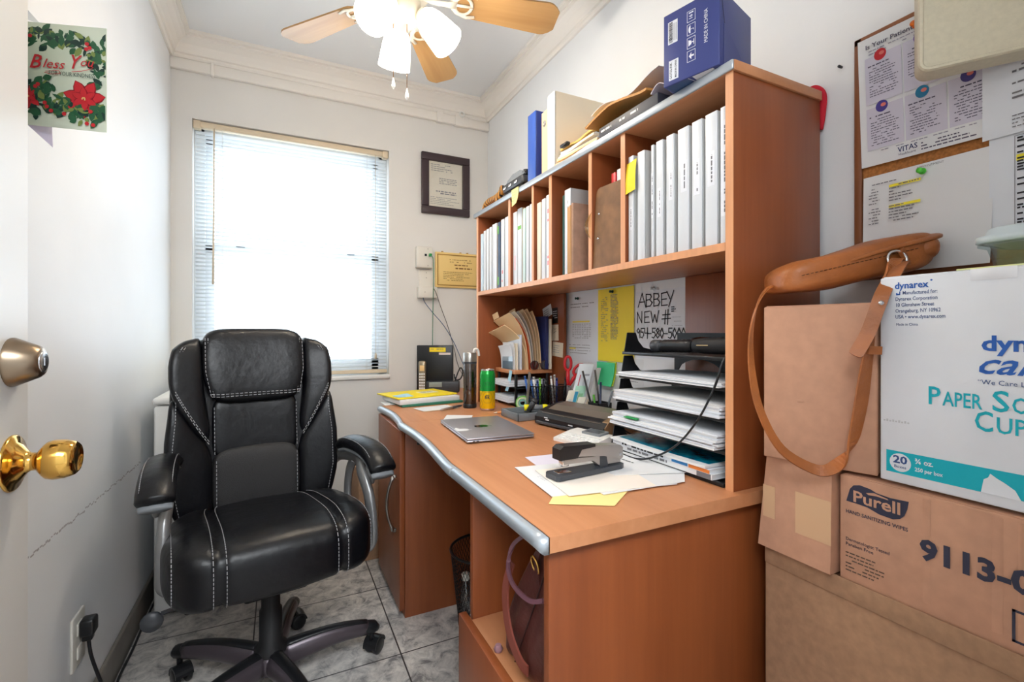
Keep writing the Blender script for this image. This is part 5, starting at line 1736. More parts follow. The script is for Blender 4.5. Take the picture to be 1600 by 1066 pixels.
def pen_cup(cx, cy, r, h, label, name='pen_cup', square=False):
    o = thing(name, label, 'pen holder', (cx, cy, DZ), 0)
    if square:
        m = MB()
        for a, b in (((-r, -r), (r, -r + .003)), ((-r, r - .003), (r, r)), ((-r, -r), (-r + .003, r)), ((r - .003, -r), (r, r))):
            m.box((cx + a[0], cy + a[1], DZ + 0.0005), (cx + b[0], cy + b[1], DZ + h))
        m.box((cx - r, cy - r, DZ + 0.0005), (cx + r, cy + r, DZ + 0.004))
        part('cup', m, M['black'], o)
        return o
    m = MB().lathe([(r * 0.9, 0.0005), (r * 0.92, 0.006)], (cx, cy, DZ), 28)
    part('base', m, cupm, o)
    wv_ = MB()
    nv, nz = 40, 14
    for i in range(nv):
        a = 2 * PI * i / nv
        for s_ in (1, -1):
            pts = []
            for j in range(5):
                aa = a + s_ * j * 0.14
                rr_ = r * (0.92 + 0.08 * j / 4)
                pts.append((cx + rr_ * math.cos(aa), cy + rr_ * math.sin(aa), DZ + 0.006 + (h - 0.008) * j / 4))
            wv_.tube(pts, 0.0009, 4, cap=False)
    part('mesh_wall', wv_, cupm, o)
    m = MB().tube([(cx + r * math.cos(2 * PI * q / 28), cy + r * math.sin(2 * PI * q / 28), DZ + h) for q in range(28)], 0.0025, 6, closed=True)
    part('rim', m, cupm, o)
    return o


pen_cup(1.010, 1.800, 0.043, 0.105, 'round black mesh pen cup nearer the tape roll')
pen_cup(1.100, 1.770, 0.041, 0.105, 'round black mesh pen cup holding the red scissors')
pens = [(0.985, 1.815, 0.975, 1.845, .155, (40, 92, 170), 'blue pen leaning at the far side of the first mesh cup'), (0.995, 1.79, 0.985, 1.812, .150, (60, 110, 190), 'bright blue pen in the first mesh cup'),
        (1.01, 1.81, 1.006, 1.822, .152, (230, 230, 230), 'white pen in the middle of the first mesh cup'), (1.02, 1.79, 1.024, 1.80, .148, (120, 190, 60), 'lime green highlighter in the first mesh cup'),
        (1.03, 1.80, 1.042, 1.80, .146, (36, 40, 60), 'dark blue pen at the near side of the first mesh cup'), (1.0, 1.775, 0.992, 1.765, .142, (30, 60, 130), 'navy pen at the front of the first mesh cup'),
        (1.03, 1.78, 1.038, 1.772, .138, (40, 40, 44), 'black pen at the front of the first mesh cup'),
        (1.085, 1.785, 1.078, 1.795, .155, (226, 224, 220), 'white pen in the second mesh cup'), (1.10, 1.79, 1.098, 1.80, .160, (200, 190, 180), 'beige pen in the second mesh cup'),
        (1.085, 1.76, 1.08, 1.752, .15, (36, 50, 120), 'blue pen at the front of the second mesh cup'), (1.11, 1.75, 1.118, 1.742, .152, (44, 44, 48), 'black pen at the near side of the second mesh cup')]
for x0, y0, x1, y1, L, c, lb in pens:
    pencil('pen', (x0, y0, DZ + 0.008), (x1, y1, DZ + L - 0.022), 0.0046, mat('pen_%d_%d_%d' % c, c, 0.35), M['dark_grey'], lb, 'pen', 'pens in the mesh cups', cap=mat('pencap_%d_%d_%d' % c, tuple(int(v * 0.8) for v in c), 0.3))
m = MB()
X = Matrix.Translation((0.962, 1.800, DZ + 0.001)) @ Matrix.Rotation(math.radians(16), 4, 'X') @ Matrix.Rotation(math.radians(-3), 4, 'Y')
m.box((0, 0, 0), (0.0015, 0.022, 0.170), 0, xf=X)
single('steel_ruler', m, mat('dull_steel', (136, 132, 128), 0.4, 0.6), 'steel ruler leaning against the first mesh pen cup', 'ruler')

scs = thing('scissors', 'red handled scissors standing handles up in the second mesh pen cup', 'scissors', (1.108, 1.722, DZ + 0.01))
Fs = Fr((1.108, 1.722, DZ + 0.01), Vector((0.06, -0.03, 0)), Vector((0.10, -0.06, 1)))
piv = (0.0, 0.095)
for s_, hx, hy, rx, ry, rot in ((-1, -0.014, 0.195, 0.014, 0.030, 0.12), (1, 0.036, 0.168, 0.018, 0.026, -0.75)):
    bl_ = MB()
    prof = [(0.0, 0.012), (s_ * 0.007, 0.085), (s_ * 0.009, 0.105), (s_ * -0.004, 0.108), (s_ * -0.006, 0.09)]
    vs = [Fs.p(a, b, 0.001 * s_) for a, b in prof] + [Fs.p(a, b, 0.001 * s_ + 0.0014) for a, b in prof]
    n = len(prof)
    bl_.add(vs, [list(range(n))[::-1], list(range(n, 2 * n))] + [(i, (i + 1) % n, n + (i + 1) % n, n + i) for i in range(n)])
    bp_ = part('blade', bl_, M['chrome'], scs)
    ring = []
    for q in range(20):
        t = 2 * PI * q / 20
        a, b = rx * math.cos(t), ry * math.sin(t)
        ring.append(Fs.p(hx + a * math.cos(rot) - b * math.sin(rot), hy + a * math.sin(rot) + b * math.cos(rot), 0.001 * s_))
    hd = MB().tube(ring, 0.0062, 8, closed=True, up=Fs.n, rb=0.0055)
    hd.tube([Fs.p(s_ * 0.003, 0.100, 0.001 * s_), Fs.p(hx * 0.45, 0.128, 0.001 * s_), Fs.p(hx * 0.75 , hy - ry * 0.85, 0.001 * s_)], [0.006, 0.008, 0.008], 8, rb=0.0055, up=Fs.n)
    part('handle', hd, M['red'], scs)
part('pivot_screw', MB().lathe([(0.004, -0.003), (0.004, 0.004)], Fs.p(0, 0.095, 0), 10, axis=tuple(Fs.n)), M['nickel'], scs)

# upright boxes and cards by the wall
def upr_box(name, base, right, up, w, h, d, mm, label, cat, prints=(), grp=None):
    F = Fr(base, right, up)
    o = thing(name, label, cat, base, 0, grp)
    part('carton', fbox(MB(), F, 0, 0, -d, w, h, 0, 0.001), mm, o)
    if prints:
        m = MB()
        mats_ = []
        for (x, y, a, b, c) in prints:
            sheet(m, F, x, y, a, b, 0.0003, len(mats_), 0.0001)
            mats_.append(mat('print_%d_%d_%d' % c, c, 0.5))
        part('printed_panel', m, mats_, o)
    return o


upr_box('white_box', (1.045, 1.615, DZ + 0.001), (0.062, -0.03, 0), (0.05, -0.02, 0.215), 0.058, 0.215, 0.016, M['paper2'], 'tall white printed box leaning against the wall left of the green notes', 'box',
        [(0.012, 0.12, 0.004, 0.05, (196, 90, 100)), (0.03, 0.165, 0.02, 0.008, (150, 150, 160)), (0.03, 0.10, 0.022, 0.05, (206, 208, 214))])
upr_box('white_box', (1.094, 1.56, DZ + 0.001), (0.02, -0.012, 0), (0.05, -0.01, 0.205), 0.02, 0.20, 0.012, mat('grey_card2', (190, 186, 182), 0.6), 'slim grey box leaning beside the tall white printed box', 'box')
upr_box('small_card', (1.046, 1.602, DZ + 0.014), (0.05, -0.018, 0), (0.03, -0.01, 0.12), 0.044, 0.112, 0.0012, mat('mint_card', (176, 222, 198), 0.6), 'mint green card in front of the tall white printed box', 'card', [(0.010, 0.03, 0.028, 0.05, (140, 190, 150))])
upr_box('small_box', (1.020, 1.612, DZ + 0.001), (0.04, -0.018, 0), (0.026, -0.01, 0.105), 0.042, 0.105, 0.012, mat('cream_box', (232, 224, 206), 0.6), 'small cream box with a blue printed side in front of the mint card', 'box', [(0.026, 0.012, 0.014, 0.090, (60, 160, 196)), (0.006, 0.02, 0.014, 0.05, (206, 214, 212))])
upr_box('small_box', (1.052, 1.588, DZ + 0.001), (0.03, -0.016, 0), (0.026, -0.01, 0.08), 0.030, 0.082, 0.012, mat('cream_box', (232, 224, 206), 0.6), 'small plain cream box right of the blue printed one', 'box')
upr_box('small_box', (1.084, 1.568, DZ + 0.001), (0.02, -0.011, 0), (0.02, -0.01, 0.07), 0.018, 0.072, 0.012, mat('tan_box', (206, 192, 170), 0.6), 'small tan box tucked beside the square black pen cup', 'box')
sqc = pen_cup(1.112, 1.488, 0.032, 0.068, 'square black pen cup in front of the sticky note pads', 'pen_cup', True)
for (x0, y0, x1, y1, L, c, nm, lb) in ((1.10, 1.51, 1.088, 1.53, .11, (236, 236, 230), 'pen', 'white pen at the far side of the square pen cup'), (1.105, 1.50, 1.10, 1.512, .095, (90, 170, 50), 'highlighter', 'green highlighter in the square pen cup'),
                                       (1.115, 1.49, 1.118, 1.49, .145, (36, 48, 76), 'pen', 'tall dark blue pen in the middle of the square pen cup'), (1.125, 1.475, 1.135, 1.44, .115, (120, 126, 132), 'pen', 'grey stylus leaning out of the square pen cup'),
                                       (1.095, 1.50, 1.075, 1.55, .185, (54, 52, 54), 'pen', 'long black pen leaning back out of the square pen cup'), (1.12, 1.49, 1.112, 1.52, .19, (80, 76, 74), 'pen', 'long grey pen leaning back out of the square pen cup'),
                                       (1.11, 1.475, 1.108, 1.482, .10, (60, 66, 92), 'pen', 'short blue grey pen in the square pen cup')):
    pencil(nm, (x0, y0, DZ + 0.008), (x1, y1, DZ + L), 0.0042, mat('pen_%d_%d_%d' % c, c, 0.35), M['dark_grey'], lb, 'pen', 'pens in the square cup')

# sticky note pads on the wall
for i, (y, z, w_, h_, c, lb) in enumerate(((1.460, 0.868, 0.035, 0.092, (206, 222, 60), 'yellow green sticky note pad on the wall, right of the green one'), (1.585, 0.866, 0.112, 0.092, (72, 206, 140), 'bright green sticky note pad stuck to the wall'))):
    m = MB()
    Fw = Fr((1.184, y + (0.07 if i == 0 else 0), z), *R_WALL)
    m.surf(lambda u, v: Fw.p(w_ * u * (1.6 if i == 0 else 1), h_ * v, 0.004 + 0.006 * (1 - i) * 0 + 0.010 * i + 0.014 * (1 - v) ** 2 * (0.4 + u)), 4, 6, 0, 0.003)
    single('sticky_pad', m, mat('note_%d' % i, c, 0.6), lb, 'note')
m = MB()
Fw = Fr((1.1845, 1.41, 0.88), *R_WALL)
sheet(m, Fw, 0, 0, 0.085, 0.10, 0.0006)
stroke(m, Fw, [(0.03 + 0.012 * math.cos(t), 0.065 + 0.016 * math.sin(t)) for t in [2 * PI * q / 10 for q in range(11)]], 0.001, 1)
lines(m, Fw, 0.01, 0.04, 0.06, 4, 0.009, 0.002, 1, 5)
single('small_note', m, [M['paper'], M['ink_grey']], 'small white printed slip on the wall below the yellow sheet', 'note')

# ------------------------------------------------------------------ papers pinned above the desk
def wall_page(name, corners, label, mm, cat, prints, x=1.1840, curl=0.0):
    """corners: y at far and near edge, z bottom and top, on the right wall."""
    ya, yb, z0, z1 = corners
    F = Fr((x, ya, z0), *R_WALL)
    m = MB()
    w_, h_ = ya - yb, z1 - z0
    m.surf(lambda u, v: F.p(w_ * u, h_ * v, 0.0012 + curl * (1 - v) ** 2), 3, 8, 0, 0.0008)
    o = single(name, m, mm, label, cat)
    pm = MB()
    prints(pm, F, w_, h_)
    if pm.v:
        part('printed_text', pm, PINK, o)
    return o, F, w_, h_


PINK = [M['ink'], M['ink_grey'], mat('highlighter_yellow', (244, 226, 90), 0.6), M['paper'], mat('faint_grey_ink', (176, 178, 184), 0.8)]


def pr1(m, F, w, h):
    lines(m, F, 0.03, h - 0.045, w * 0.75, 2, 0.014, 0.003, 1, 31, 0.002)
    sheet(m, F, 0.045, h - 0.125, 0.13, 0.006, 0.0002, 2, 0.0016)
    for c_ in range(8):
        lines(m, F, 0.045 + 0.018 * c_, h - 0.135, 0.014, 9, 0.0075, 0.0035, 4, 40 + c_, 0.002, ragged=0.1)
    lines(m, F, 0.02, h - 0.225, w * 0.8, 4, 0.012, 0.0022, 1, 33, 0.002)
    sheet(m, F, 0.02, h - 0.243, 0.05, 0.007, 0.0002, 2, 0.0016)


def pr2(m, F, w, h):
    lines(m, F, 0.02, h - 0.035, 0.05, 24, 0.0076, 0.0024, 1, 34, 0.0022, fill=0.7)
    lines(m, F, 0.082, h - 0.028, 0.05, 32, 0.0056, 0.0026, 1, 35, 0.0022)


def pr3(m, F, w, h):
    def hand(y, words, wd):
        for pts in words:
            stroke(m, F, [(a * wd, y + b) for a, b in pts], 0.0042, 0, 0.0026)
    S_ = 0.046
    A = lambda x: [[(x, 0), (x + .5, 1.15), (x + .95, -.05)], [(x + .2, .42), (x + .8, .42)]]
    Bl = lambda x: [[(x, 0), (x, 1.05), (x + .5, 1.0), (x + .62, .8), (x + .45, .58), (x + .05, .55)], [(x + .45, .55), (x + .72, .3), (x + .5, .04), (x, 0)]]
    El = lambda x: [[(x + .65, 1.05), (x, 1.0), (x, 0), (x + .65, .02)], [(x, .5), (x + .55, .52)]]
    Y_ = lambda x: [[(x, 1.1), (x + .35, .5)], [(x + .75, 1.15), (x + .2, -.1)]]
    N_ = lambda x: [[(x, 0), (x, 1.0), (x + .6, 0), (x + .62, 1.05)]]
    W_ = lambda x: [[(x, 1.0), (x + .25, 0), (x + .5, .7), (x + .75, 0), (x + 1.0, 1.05)]]
    Hs = lambda x: [[(x + .45, 1.05), (x + .35, -.15)], [(x + .75, 1.1), (x + .68, -.2)], [(x + .1, .65), (x + 1.0, .68)], [(x, .28), (x + 1.05, .32)]]

    def put(gl, ox, oy, k):
        for st_ in gl:
            stroke(m, F, [(ox + a * k, oy + b * k) for a, b in st_], 0.0040, 0, 0.0026)
    for g, ox in ((A, .012), (Bl, .054), (Bl, .092), (El, .130), (Y_, .155)):
        put(g(0), ox, h - 0.056, 0.042)
    for g, ox in ((N_, .008), (El, .046), (W_, .078), (Hs, .132)):
        put(g(0), ox, h - 0.113, 0.038)
    k = 0.034
    oy = h - 0.168
    D = {'9': [[(.5, .75), (.25, 1), (.05, .75), (.25, .5), (.5, .75), (.5, 0)]], '5': [[(.55, 1), (.12, 1), (.1, .6), (.4, .6), (.55, .3), (.3, 0), (.05, .08)]],
         '4': [[(.1, 1), (.1, .5), (.6, .5)], [(.5, 1.05), (.5, -.05)]], '-': [[(.05, .45), (.5, .45)]], '8': [[(.3, .55), (.08, .78), (.3, 1), (.52, .78), (.3, .55), (.05, .28), (.3, 0), (.56, .28), (.3, .55)]],
         '0': [[(.3, 1), (.05, .5), (.3, 0), (.55, .5), (.3, 1)]]}
    ox = 0.004
    for ch in '954-580-5000':
        put(D[ch], ox, oy, k)
        ox += 0.0195
    lines(m, F, 0.175, h - 0.058, 0.02, 4, 0.007, 0.004, 0, 36, 0.0026)
    lines(m, F, 0.178, h - 0.098, 0.05, 3, 0.014, 0.0018, 4, 37, 0.0026)


def pin(pos, col, label, nrm=(-1, 0, 0)):
    m = MB().lathe([(0.0012, -0.004), (0.0012, 0.002), (0.0065, 0.003), (0.0065, 0.0055), (0.0035, 0.0065), (0.003, 0.012), (0.0055, 0.014), (0.0055, 0.0165), (0.0001, 0.0175)], pos, 14, axis=nrm, caps=False)
    return single('push_pin', m, col, label, 'push pin')


darkg = mat('dark_green_pin', (30, 70, 60), 0.3)
wall_page('pinned_page', (1.828, 1.592, 0.950, 1.246), 'white printed page pinned to the wall left of the yellow one', M['paper2'], 'paper', pr1, x=1.184)
wall_page('pinned_page', (1.591, 1.372, 0.962, 1.252), 'bright yellow list pinned to the wall above the pen cups', M['yellow'], 'paper', pr2, x=1.182, curl=0.0008)
wall_page('pinned_page', (1.362, 1.118, 0.985, 1.226), 'handwritten white page reading ABBEY NEW # and a phone number', M['paper2'], 'paper', pr3, x=1.184)
pin((1.1815, 1.735, 1.226), darkg, 'dark pin holding the white printed page')
pin((1.1795, 1.492, 1.238), darkg, 'dark pin at the top of the yellow list')
pin((1.1815, 1.265, 1.232), mat('clear_pin', (206, 220, 226), 0.15), 'pale clear pin at the top of the handwritten page')
for (ya, za, w_, h_, tilt, mm, lb, ink) in ((1.985, 1.140, 0.082, 0.052, 0.28, M['paper'], 'white business card tilted on the hutch back panel', 1), (1.905, 1.118, 0.048, 0.072, 0.05, M['black'], 'small black card on the hutch back panel', 3),
                                             (1.912, 1.038, 0.060, 0.074, 0.02, M['cream'], 'small white card with a sketched flower on the hutch back panel', 0), (1.906, 0.968, 0.090, 0.066, -0.06, M['cream'], 'plain pale card lowest on the hutch back panel', 4)):
    F = Fr((1.1518, ya, za), (0, -math.cos(tilt), math.sin(tilt)), (0, math.sin(tilt) * 1.0, math.cos(tilt)))
    m = MB()
    sheet(m, F, 0, 0, w_, h_, 0.0005)
    o_ = single('business_card', m, mm, lb, 'card', 'cards on the hutch back panel')
    m = MB()
    if ink == 0:
        stroke(m, F, [(0.03, 0.012), (0.03, 0.05), (0.02, 0.06)], 0.0014, 0)
        stroke(m, F, [(0.015, 0.035), (0.045, 0.045)], 0.0014, 0)
        stroke(m, F, [(0.03, 0.05), (0.042, 0.058)], 0.0014, 0)
    else:
        lines(m, F, 0.008, h_ - 0.018, w_ * 0.8, 4, 0.010, 0.003, ink, int(za * 1000), 0.001)
    part('printed_text', m, PINK, o_)

# ------------------------------------------------------------------ pen tray, scanner, label maker
pt = thing('pen_tray', 'grey plastic divided tray on the desk behind the black scanner', 'tray', (0.90, 1.66, DZ))
gp = mat('slate_grey_plastic', (112, 118, 122), 0.4)
x0, x1, y0, y1 = 0.806, 1.03, 1.585, 1.735
part('base', MB().box((x0 + 0.01, y0 + 0.008, DZ + 0.0005), (x1 - 0.01, y1 - 0.008, DZ + 0.004), 0.001), gp, pt)
for a, b, c, d_ in ((x0, y0, x1, y0 + 0.006), (x0, y1 - 0.006, x1, y1), (x0, y0, x0 + 0.006, y1), (x1 - 0.006, y0, x1, y1)):
    part('side', MB().box((a, b, DZ + 0.001), (c, d_, DZ + 0.030), 0.002), gp, pt)
part('divider', MB().box((x0 + 0.10, y0 + 0.006, DZ + 0.004), (x0 + 0.104, y1 - 0.006, DZ + 0.026)), gp, pt)
part('divider', MB().box((x0 + 0.006, 1.655, DZ + 0.004), (x0 + 0.10, 1.659, DZ + 0.026)), gp, pt)
hl = thing('highlighter', 'fat grey highlighter with yellow ends lying across the pen tray', 'highlighter', (0.90, 1.66, DZ + 0.036))
a, b = Vector((0.862, 1.640, DZ + 0.043)), Vector((0.945, 1.604, DZ + 0.043))
part('barrel', MB().tube([a.lerp(b, .2), a.lerp(b, .8)], 0.011, 12), M['grey'], hl)
for p, q in ((0, .2), (.8, 1)):
    part('end_cap', MB().tube([a.lerp(b, p), a.lerp(b, q)], 0.0122, 12), mat('neon_yellow', (236, 224, 20), 0.35), hl)
m = MB().tube([(0.875, 1.625, DZ + 0.0325), (0.885, 1.60, DZ + 0.072)], 0.0105, 10).tube([(0.885, 1.60, DZ + 0.072), (0.886, 1.597, DZ + 0.078)], 0.012, 10)
single('marker', m, M['dark_grey'], 'dark grey marker propped on the edge of the pen tray', 'marker')

scn = thing('scanner', 'black portable scanner with a bronze grey lid on the desk beneath the notes', 'scanner', (0.965, 1.385, DZ), math.radians(11.5))
top_m = mat('bronze_grey_lid', (122, 112, 102), 0.35, 0.2)
pf = [(-0.085, 0.004), (-0.085, 0.030), (-0.066, 0.048), (0.0, 0.066), (0.055, 0.072), (0.080, 0.066), (0.085, 0.05), (0.085, 0.004)]
part('body', MB().prism(pf[::-1], -0.165, 0.165, 'y'), M['black'], scn, local=True)
lid = [(-0.072, 0.0445), (0.0, 0.0685), (0.055, 0.0745), (0.076, 0.070), (0.076, 0.067), (0.0, 0.064), (-0.07, 0.042)]
part('lid', MB().prism(lid[::-1], -0.140, 0.140, 'y'), top_m, scn, local=True)
part('end_block', MB().prism([(-0.08, 0.004), (-0.08, 0.034), (-0.062, 0.051), (0.0, 0.069), (0.06, 0.075), (0.083, 0.066), (0.085, 0.004)][::-1], -0.1685, -0.143, 'y'), mat('bronze_side', (150, 120, 88), 0.4, 0.3), scn, local=True)
part('output_slot', MB().box((-0.094, -0.15, 0.006), (-0.0852, 0.15, 0.016), 0.002), M['dark_grey'], scn, local=True)
m = MB()
for y in (0.095, 0.088):
    m.box((-0.0862, y - 0.0, 0.022 + (y - 0.088)), (-0.0852, y + 0.018, 0.0255 + (y - 0.088)))
m.box((-0.0862, -0.03, 0.020), (-0.0852, -0.01, 0.0235))
part('printed_logo', m, M['paper2'], scn, local=True, kind='stuff')
m = MB()
for x in (-0.06, 0.06):
    for y in (-0.13, 0.13):
        m.lathe([(0.008, 0), (0.008, 0.005)], (x, y, 0.0), 10)
part('rubber_feet', m, M['black_matte'], scn, local=True)

lm = thing('label_maker', 'white electronic label maker with a grey screen on the desk in front of the scanner', 'label maker', (0.840, 1.214, DZ), math.radians(13))
wp = mat('warm_white_plastic', (232, 230, 226), 0.4)
part('body', MB().prism([(-0.055, 0), (-0.055, 0.010), (0.02, 0.024), (0.055, 0.026), (0.060, 0.02), (0.060, 0)][::-1], -0.085, 0.070, 'y'), wp, lm, local=True)
part('screen_bezel', MB().prism([(0.012, 0.022), (0.012, 0.0295), (0.055, 0.033), (0.055, 0.026)][::-1], -0.06, 0.012, 'y'), M['grey'], lm, local=True)
part('screen', MB().prism([(0.018, 0.030), (0.018, 0.0306), (0.049, 0.0332), (0.049, 0.0325)][::-1], -0.052, 0.004, 'y'), mat('dark_lcd', (70, 76, 84), 0.2), lm, local=True)
for i in range(4):
    for j in range(9):
        x = -0.047 + 0.0135 * i
        z = 0.010 + (x + 0.055) / 0.075 * 0.014
        part('key', MB().box((x - 0.0045, -0.076 + 0.0155 * j, z - 0.001), (x + 0.0045, -0.065 + 0.0155 * j, z + 0.0022), 0.001), M['white_plastic'], lm, local=True)

# ------------------------------------------------------------------ stapler on papers
sheets = [('paper', (0.56, 1.04), (0.86, 1.10), (0.885, 1.13), M['paper2'], 0),]
PP = [([(0.596, 1.130), (0.575, 0.965), (0.80, 0.93), (0.83, 1.11)], 'lilac', 'pale lilac sheet poking out behind the stapler', mat('lilac_sheet', (224, 218, 232), 0.7)),
      ([(0.475, 0.800), (0.585, 0.735), (0.72, 0.83), (0.60, 0.94)], 'yl', 'yellow edged sheet lowest in the spread in front of the stapler', mat('pale_yellow_sheet', (250, 226, 150), 0.7)),
      ([(0.525, 1.050), (0.500, 0.830), (0.790, 0.775), (0.845, 1.00)], 'w1', 'large white sheet under the stapler', M['paper']),
      ([(0.62, 1.02), (0.60, 0.79), (0.815, 0.778), (0.868, 0.83)], 'w2', 'white sheet under the stapler reaching towards the letter tray', M['paper']),
      ([(0.555, 1.00), (0.530, 0.812), (0.735, 0.782), (0.78, 0.965)], 'w3', 'cream tinted sheet on top of the spread beneath the stapler', mat('warm_paper', (244, 234, 222), 0.7)),
      ([(0.70, 1.08), (0.70, 0.88), (0.872, 0.818), (0.858, 1.085)], 'w4', 'printed white letter beside the letter tray', M['paper'])]
for i, (c, k_, lb, mm) in enumerate(PP):
    z = DZ + 0.0004 + 0.0011 * i
    m = MB().add([(a, b, z) for a, b in c] + [(a, b, z + 0.0008) for a, b in c], [(0, 1, 2, 3), (7, 6, 5, 4), (0, 4, 5, 1), (1, 5, 6, 2), (2, 6, 7, 3), (3, 7, 4, 0)])
    o_ = single('paper', m, mm, lb, 'paper', 'papers under the stapler')
    if k_ in ('w4', 'w1'):
        m = MB()
        F = Fr((0.72, 1.06, z + 0.0008), (0.1, -1, 0), (1, 0.1, 0)) if k_ == 'w4' else Fr((0.52, 0.98, z + 0.0008), (0.0, -1, 0), (1, 0.0, 0))
        if k_ == 'w4':
            disc(m, F, 0.052, 0.075, 0.008, 1, 0.0004)
            lines(m, F, 0.065, 0.072, 0.07, 1, 0.01, 0.005, 0, 6, 0.0004, ragged=0.1)
            lines(m, F, 0.02, 0.125, 0.13, 3, 0.01, 0.0016, 4, 8, 0.0004)
        else:
            lines(m, F, 0.02, 0.03, 0.05, 3, 0.006, 0.0016, 4, 9, 0.0004)
        part('printed_text', m, PINK, o_)
zt = DZ + 0.0004 + 0.0011 * 6 + 0.0003
ang = math.atan2(0.925 - 0.925, 0.2)
stp = thing('stapler', 'silver and black desk stapler standing on loose papers', 'stapler', (0.655, 0.925, zt), math.radians(4))
part('base', MB().prism([(-0.105, -0.020), (-0.098, -0.026), (0.09, -0.021), (0.102, -0.014), (0.102, 0.014), (0.09, 0.021), (-0.098, 0.026), (-0.105, 0.020)], 0.0, 0.011, 'z'), mat('stapler_base', (62, 66, 72), 0.35), stp, local=True)
part('anvil', MB().box((-0.090, -0.012, 0.011), (-0.055, 0.012, 0.0125), 0.0005), M['chrome'], stp, local=True)
sv = mat('stapler_silver', (168, 164, 160), 0.35, 0.6)
part('magazine', MB().prism([(-0.074, 0.030), (-0.074, 0.042), (0.095, 0.034), (0.095, 0.014), (0.03, 0.014), (0.01, 0.028)][::-1], -0.010, 0.010, 'y'), sv, stp, local=True)
part('arm', MB().prism([(-0.086, 0.044), (-0.086, 0.066), (-0.078, 0.071), (0.0, 0.066), (0.092, 0.056), (0.1, 0.050), (0.1, 0.026), (0.094, 0.022), (0.04, 0.036), (-0.03, 0.044)][::-1], -0.014, 0.014, 'y'), sv, stp, local=True)
part('front_cap', MB().prism([(-0.090, 0.042), (-0.090, 0.067), (-0.080, 0.0735), (0.012, 0.0685), (0.012, 0.062), (-0.028, 0.060), (-0.040, 0.042)][::-1], -0.0155, 0.0155, 'y'), M['black'], stp, local=True)
part('hinge_bracket', MB().prism([(0.03, 0.011), (0.055, 0.011), (0.05, 0.036), (0.03, 0.036)][::-1], -0.011, 0.011, 'y'), M['dark_grey'], stp, local=True)
part('staple_head', MB().box((-0.078, -0.008, 0.025), (-0.060, 0.008, 0.043), 0.001), M['chrome'], stp, local=True)
part('hinge_pin', MB().lathe([(0.004, -0.0148), (0.004, 0.0148)], (0.091, 0, 0.034), 12, axis=(0, 1, 0)), M['chrome'], stp, local=True)

# ------------------------------------------------------------------ five-tier letter tray and its load
ty = thing('letter_tray', 'black five tier letter tray inside the near end of the hutch', 'letter tray', (1.0, 0.91, DZ))
TP, TY0, TY1 = 0.068, 0.716, 1.112
for i in range(5):
    z = DZ + 0.0006 + TP * i
    xf_ = 0.868 + 0.012 * i
    xb = 1.085 + 0.012 * i
    m = MB().box((xf_, TY0, z), (xb, TY1, z + 0.004), 0.001)
    m.box((xf_ - 0.004, TY0, z - 0.0), (xf_ + 0.004, TY1, z + 0.009), 0.0015)
    tr5 = part('tray', m, M['black'], ty)
    for ya, s_ in ((TY1 - 0.0025, -1), (TY0, 1)):
        prf = [(xf_ + 0.002, z + 0.002), (xf_ + 0.014, z + TP - 0.003), (xf_ + 0.046, z + TP - 0.003), (xf_ + 0.056, z + 0.040), (xf_ + 0.075, z + 0.020), (xf_ + 0.11, z + 0.012), (xb, z + 0.010), (xb, z + 0.002)]
        part('side_wall', MB().prism(prf[::-1], ya, ya + 0.0025, 'y'), M['black'], tr5)
    # back wall with two arched cut-outs
    bk = MB()
    xbk = xb - 0.003
    h_ = TP - 0.004
    for yc_ in (TY1 - 0.10, TY0 + 0.10):
        half = 0.098
        n = 14
        for q in range(n):
            a0_, a1_ = -1 + 2 * q / n, -1 + 2 * (q + 1) / n
            f = lambda a: z + 0.010 + (h_ - 0.022) * math.sqrt(max(0, 1 - (a / 0.86) ** 2)) if abs(a) < 0.86 else z + 0.010
            bk.add([(xbk, yc_ + half * a0_, f(a0_)), (xbk, yc_ + half * a1_, f(a1_)), (xbk, yc_ + half * a1_, z + h_), (xbk, yc_ + half * a0_, z + h_),
                    (xbk + 0.003, yc_ + half * a0_, f(a0_)), (xbk + 0.003, yc_ + half * a1_, f(a1_)), (xbk + 0.003, yc_ + half * a1_, z + h_), (xbk + 0.003, yc_ + half * a0_, z + h_)],
                   [(0, 1, 2, 3), (7, 6, 5, 4), (0, 4, 5, 1), (1, 5, 6, 2), (2, 6, 7, 3), (3, 7, 4, 0)])
    bk.box((xbk, TY0, z), (xbk + 0.003, TY1, z + 0.010))
    part('back_wall', bk, M['black'], tr5)
part('corner_post', MB().box((0.930, TY0 - 0.003, DZ + 0.0006), (0.950, TY0 + 0.010, DZ + TP * 2), 0.002), M['black'], ty)


def tray_z(i):
    return DZ + 0.0006 + TP * i + 0.0094


def curved_stack(x0, x1, y0, y1, z, t, sag, mm, seed, name, label, cat, lay=6):
    rnd = random.Random(seed)
    m = MB()
    for q in range(lay):
        dx, dy = rnd.uniform(-0.008, 0.006), rnd.uniform(-0.007, 0.007)
        zz = z + t * q / lay
        tt = t / lay * 0.92
        m.surf(lambda u, v: (x0 + dx + (x1 - x0) * u, y1 + dy - (y1 - y0) * v, zz + tt + 0.3 * sag * math.sin(PI * v) * (0.3 + 0.7 * u) * (q / lay)), 4, 8, q % 2, tt)
    return single(name, m, mm, label, cat, 'papers in the letter tray')


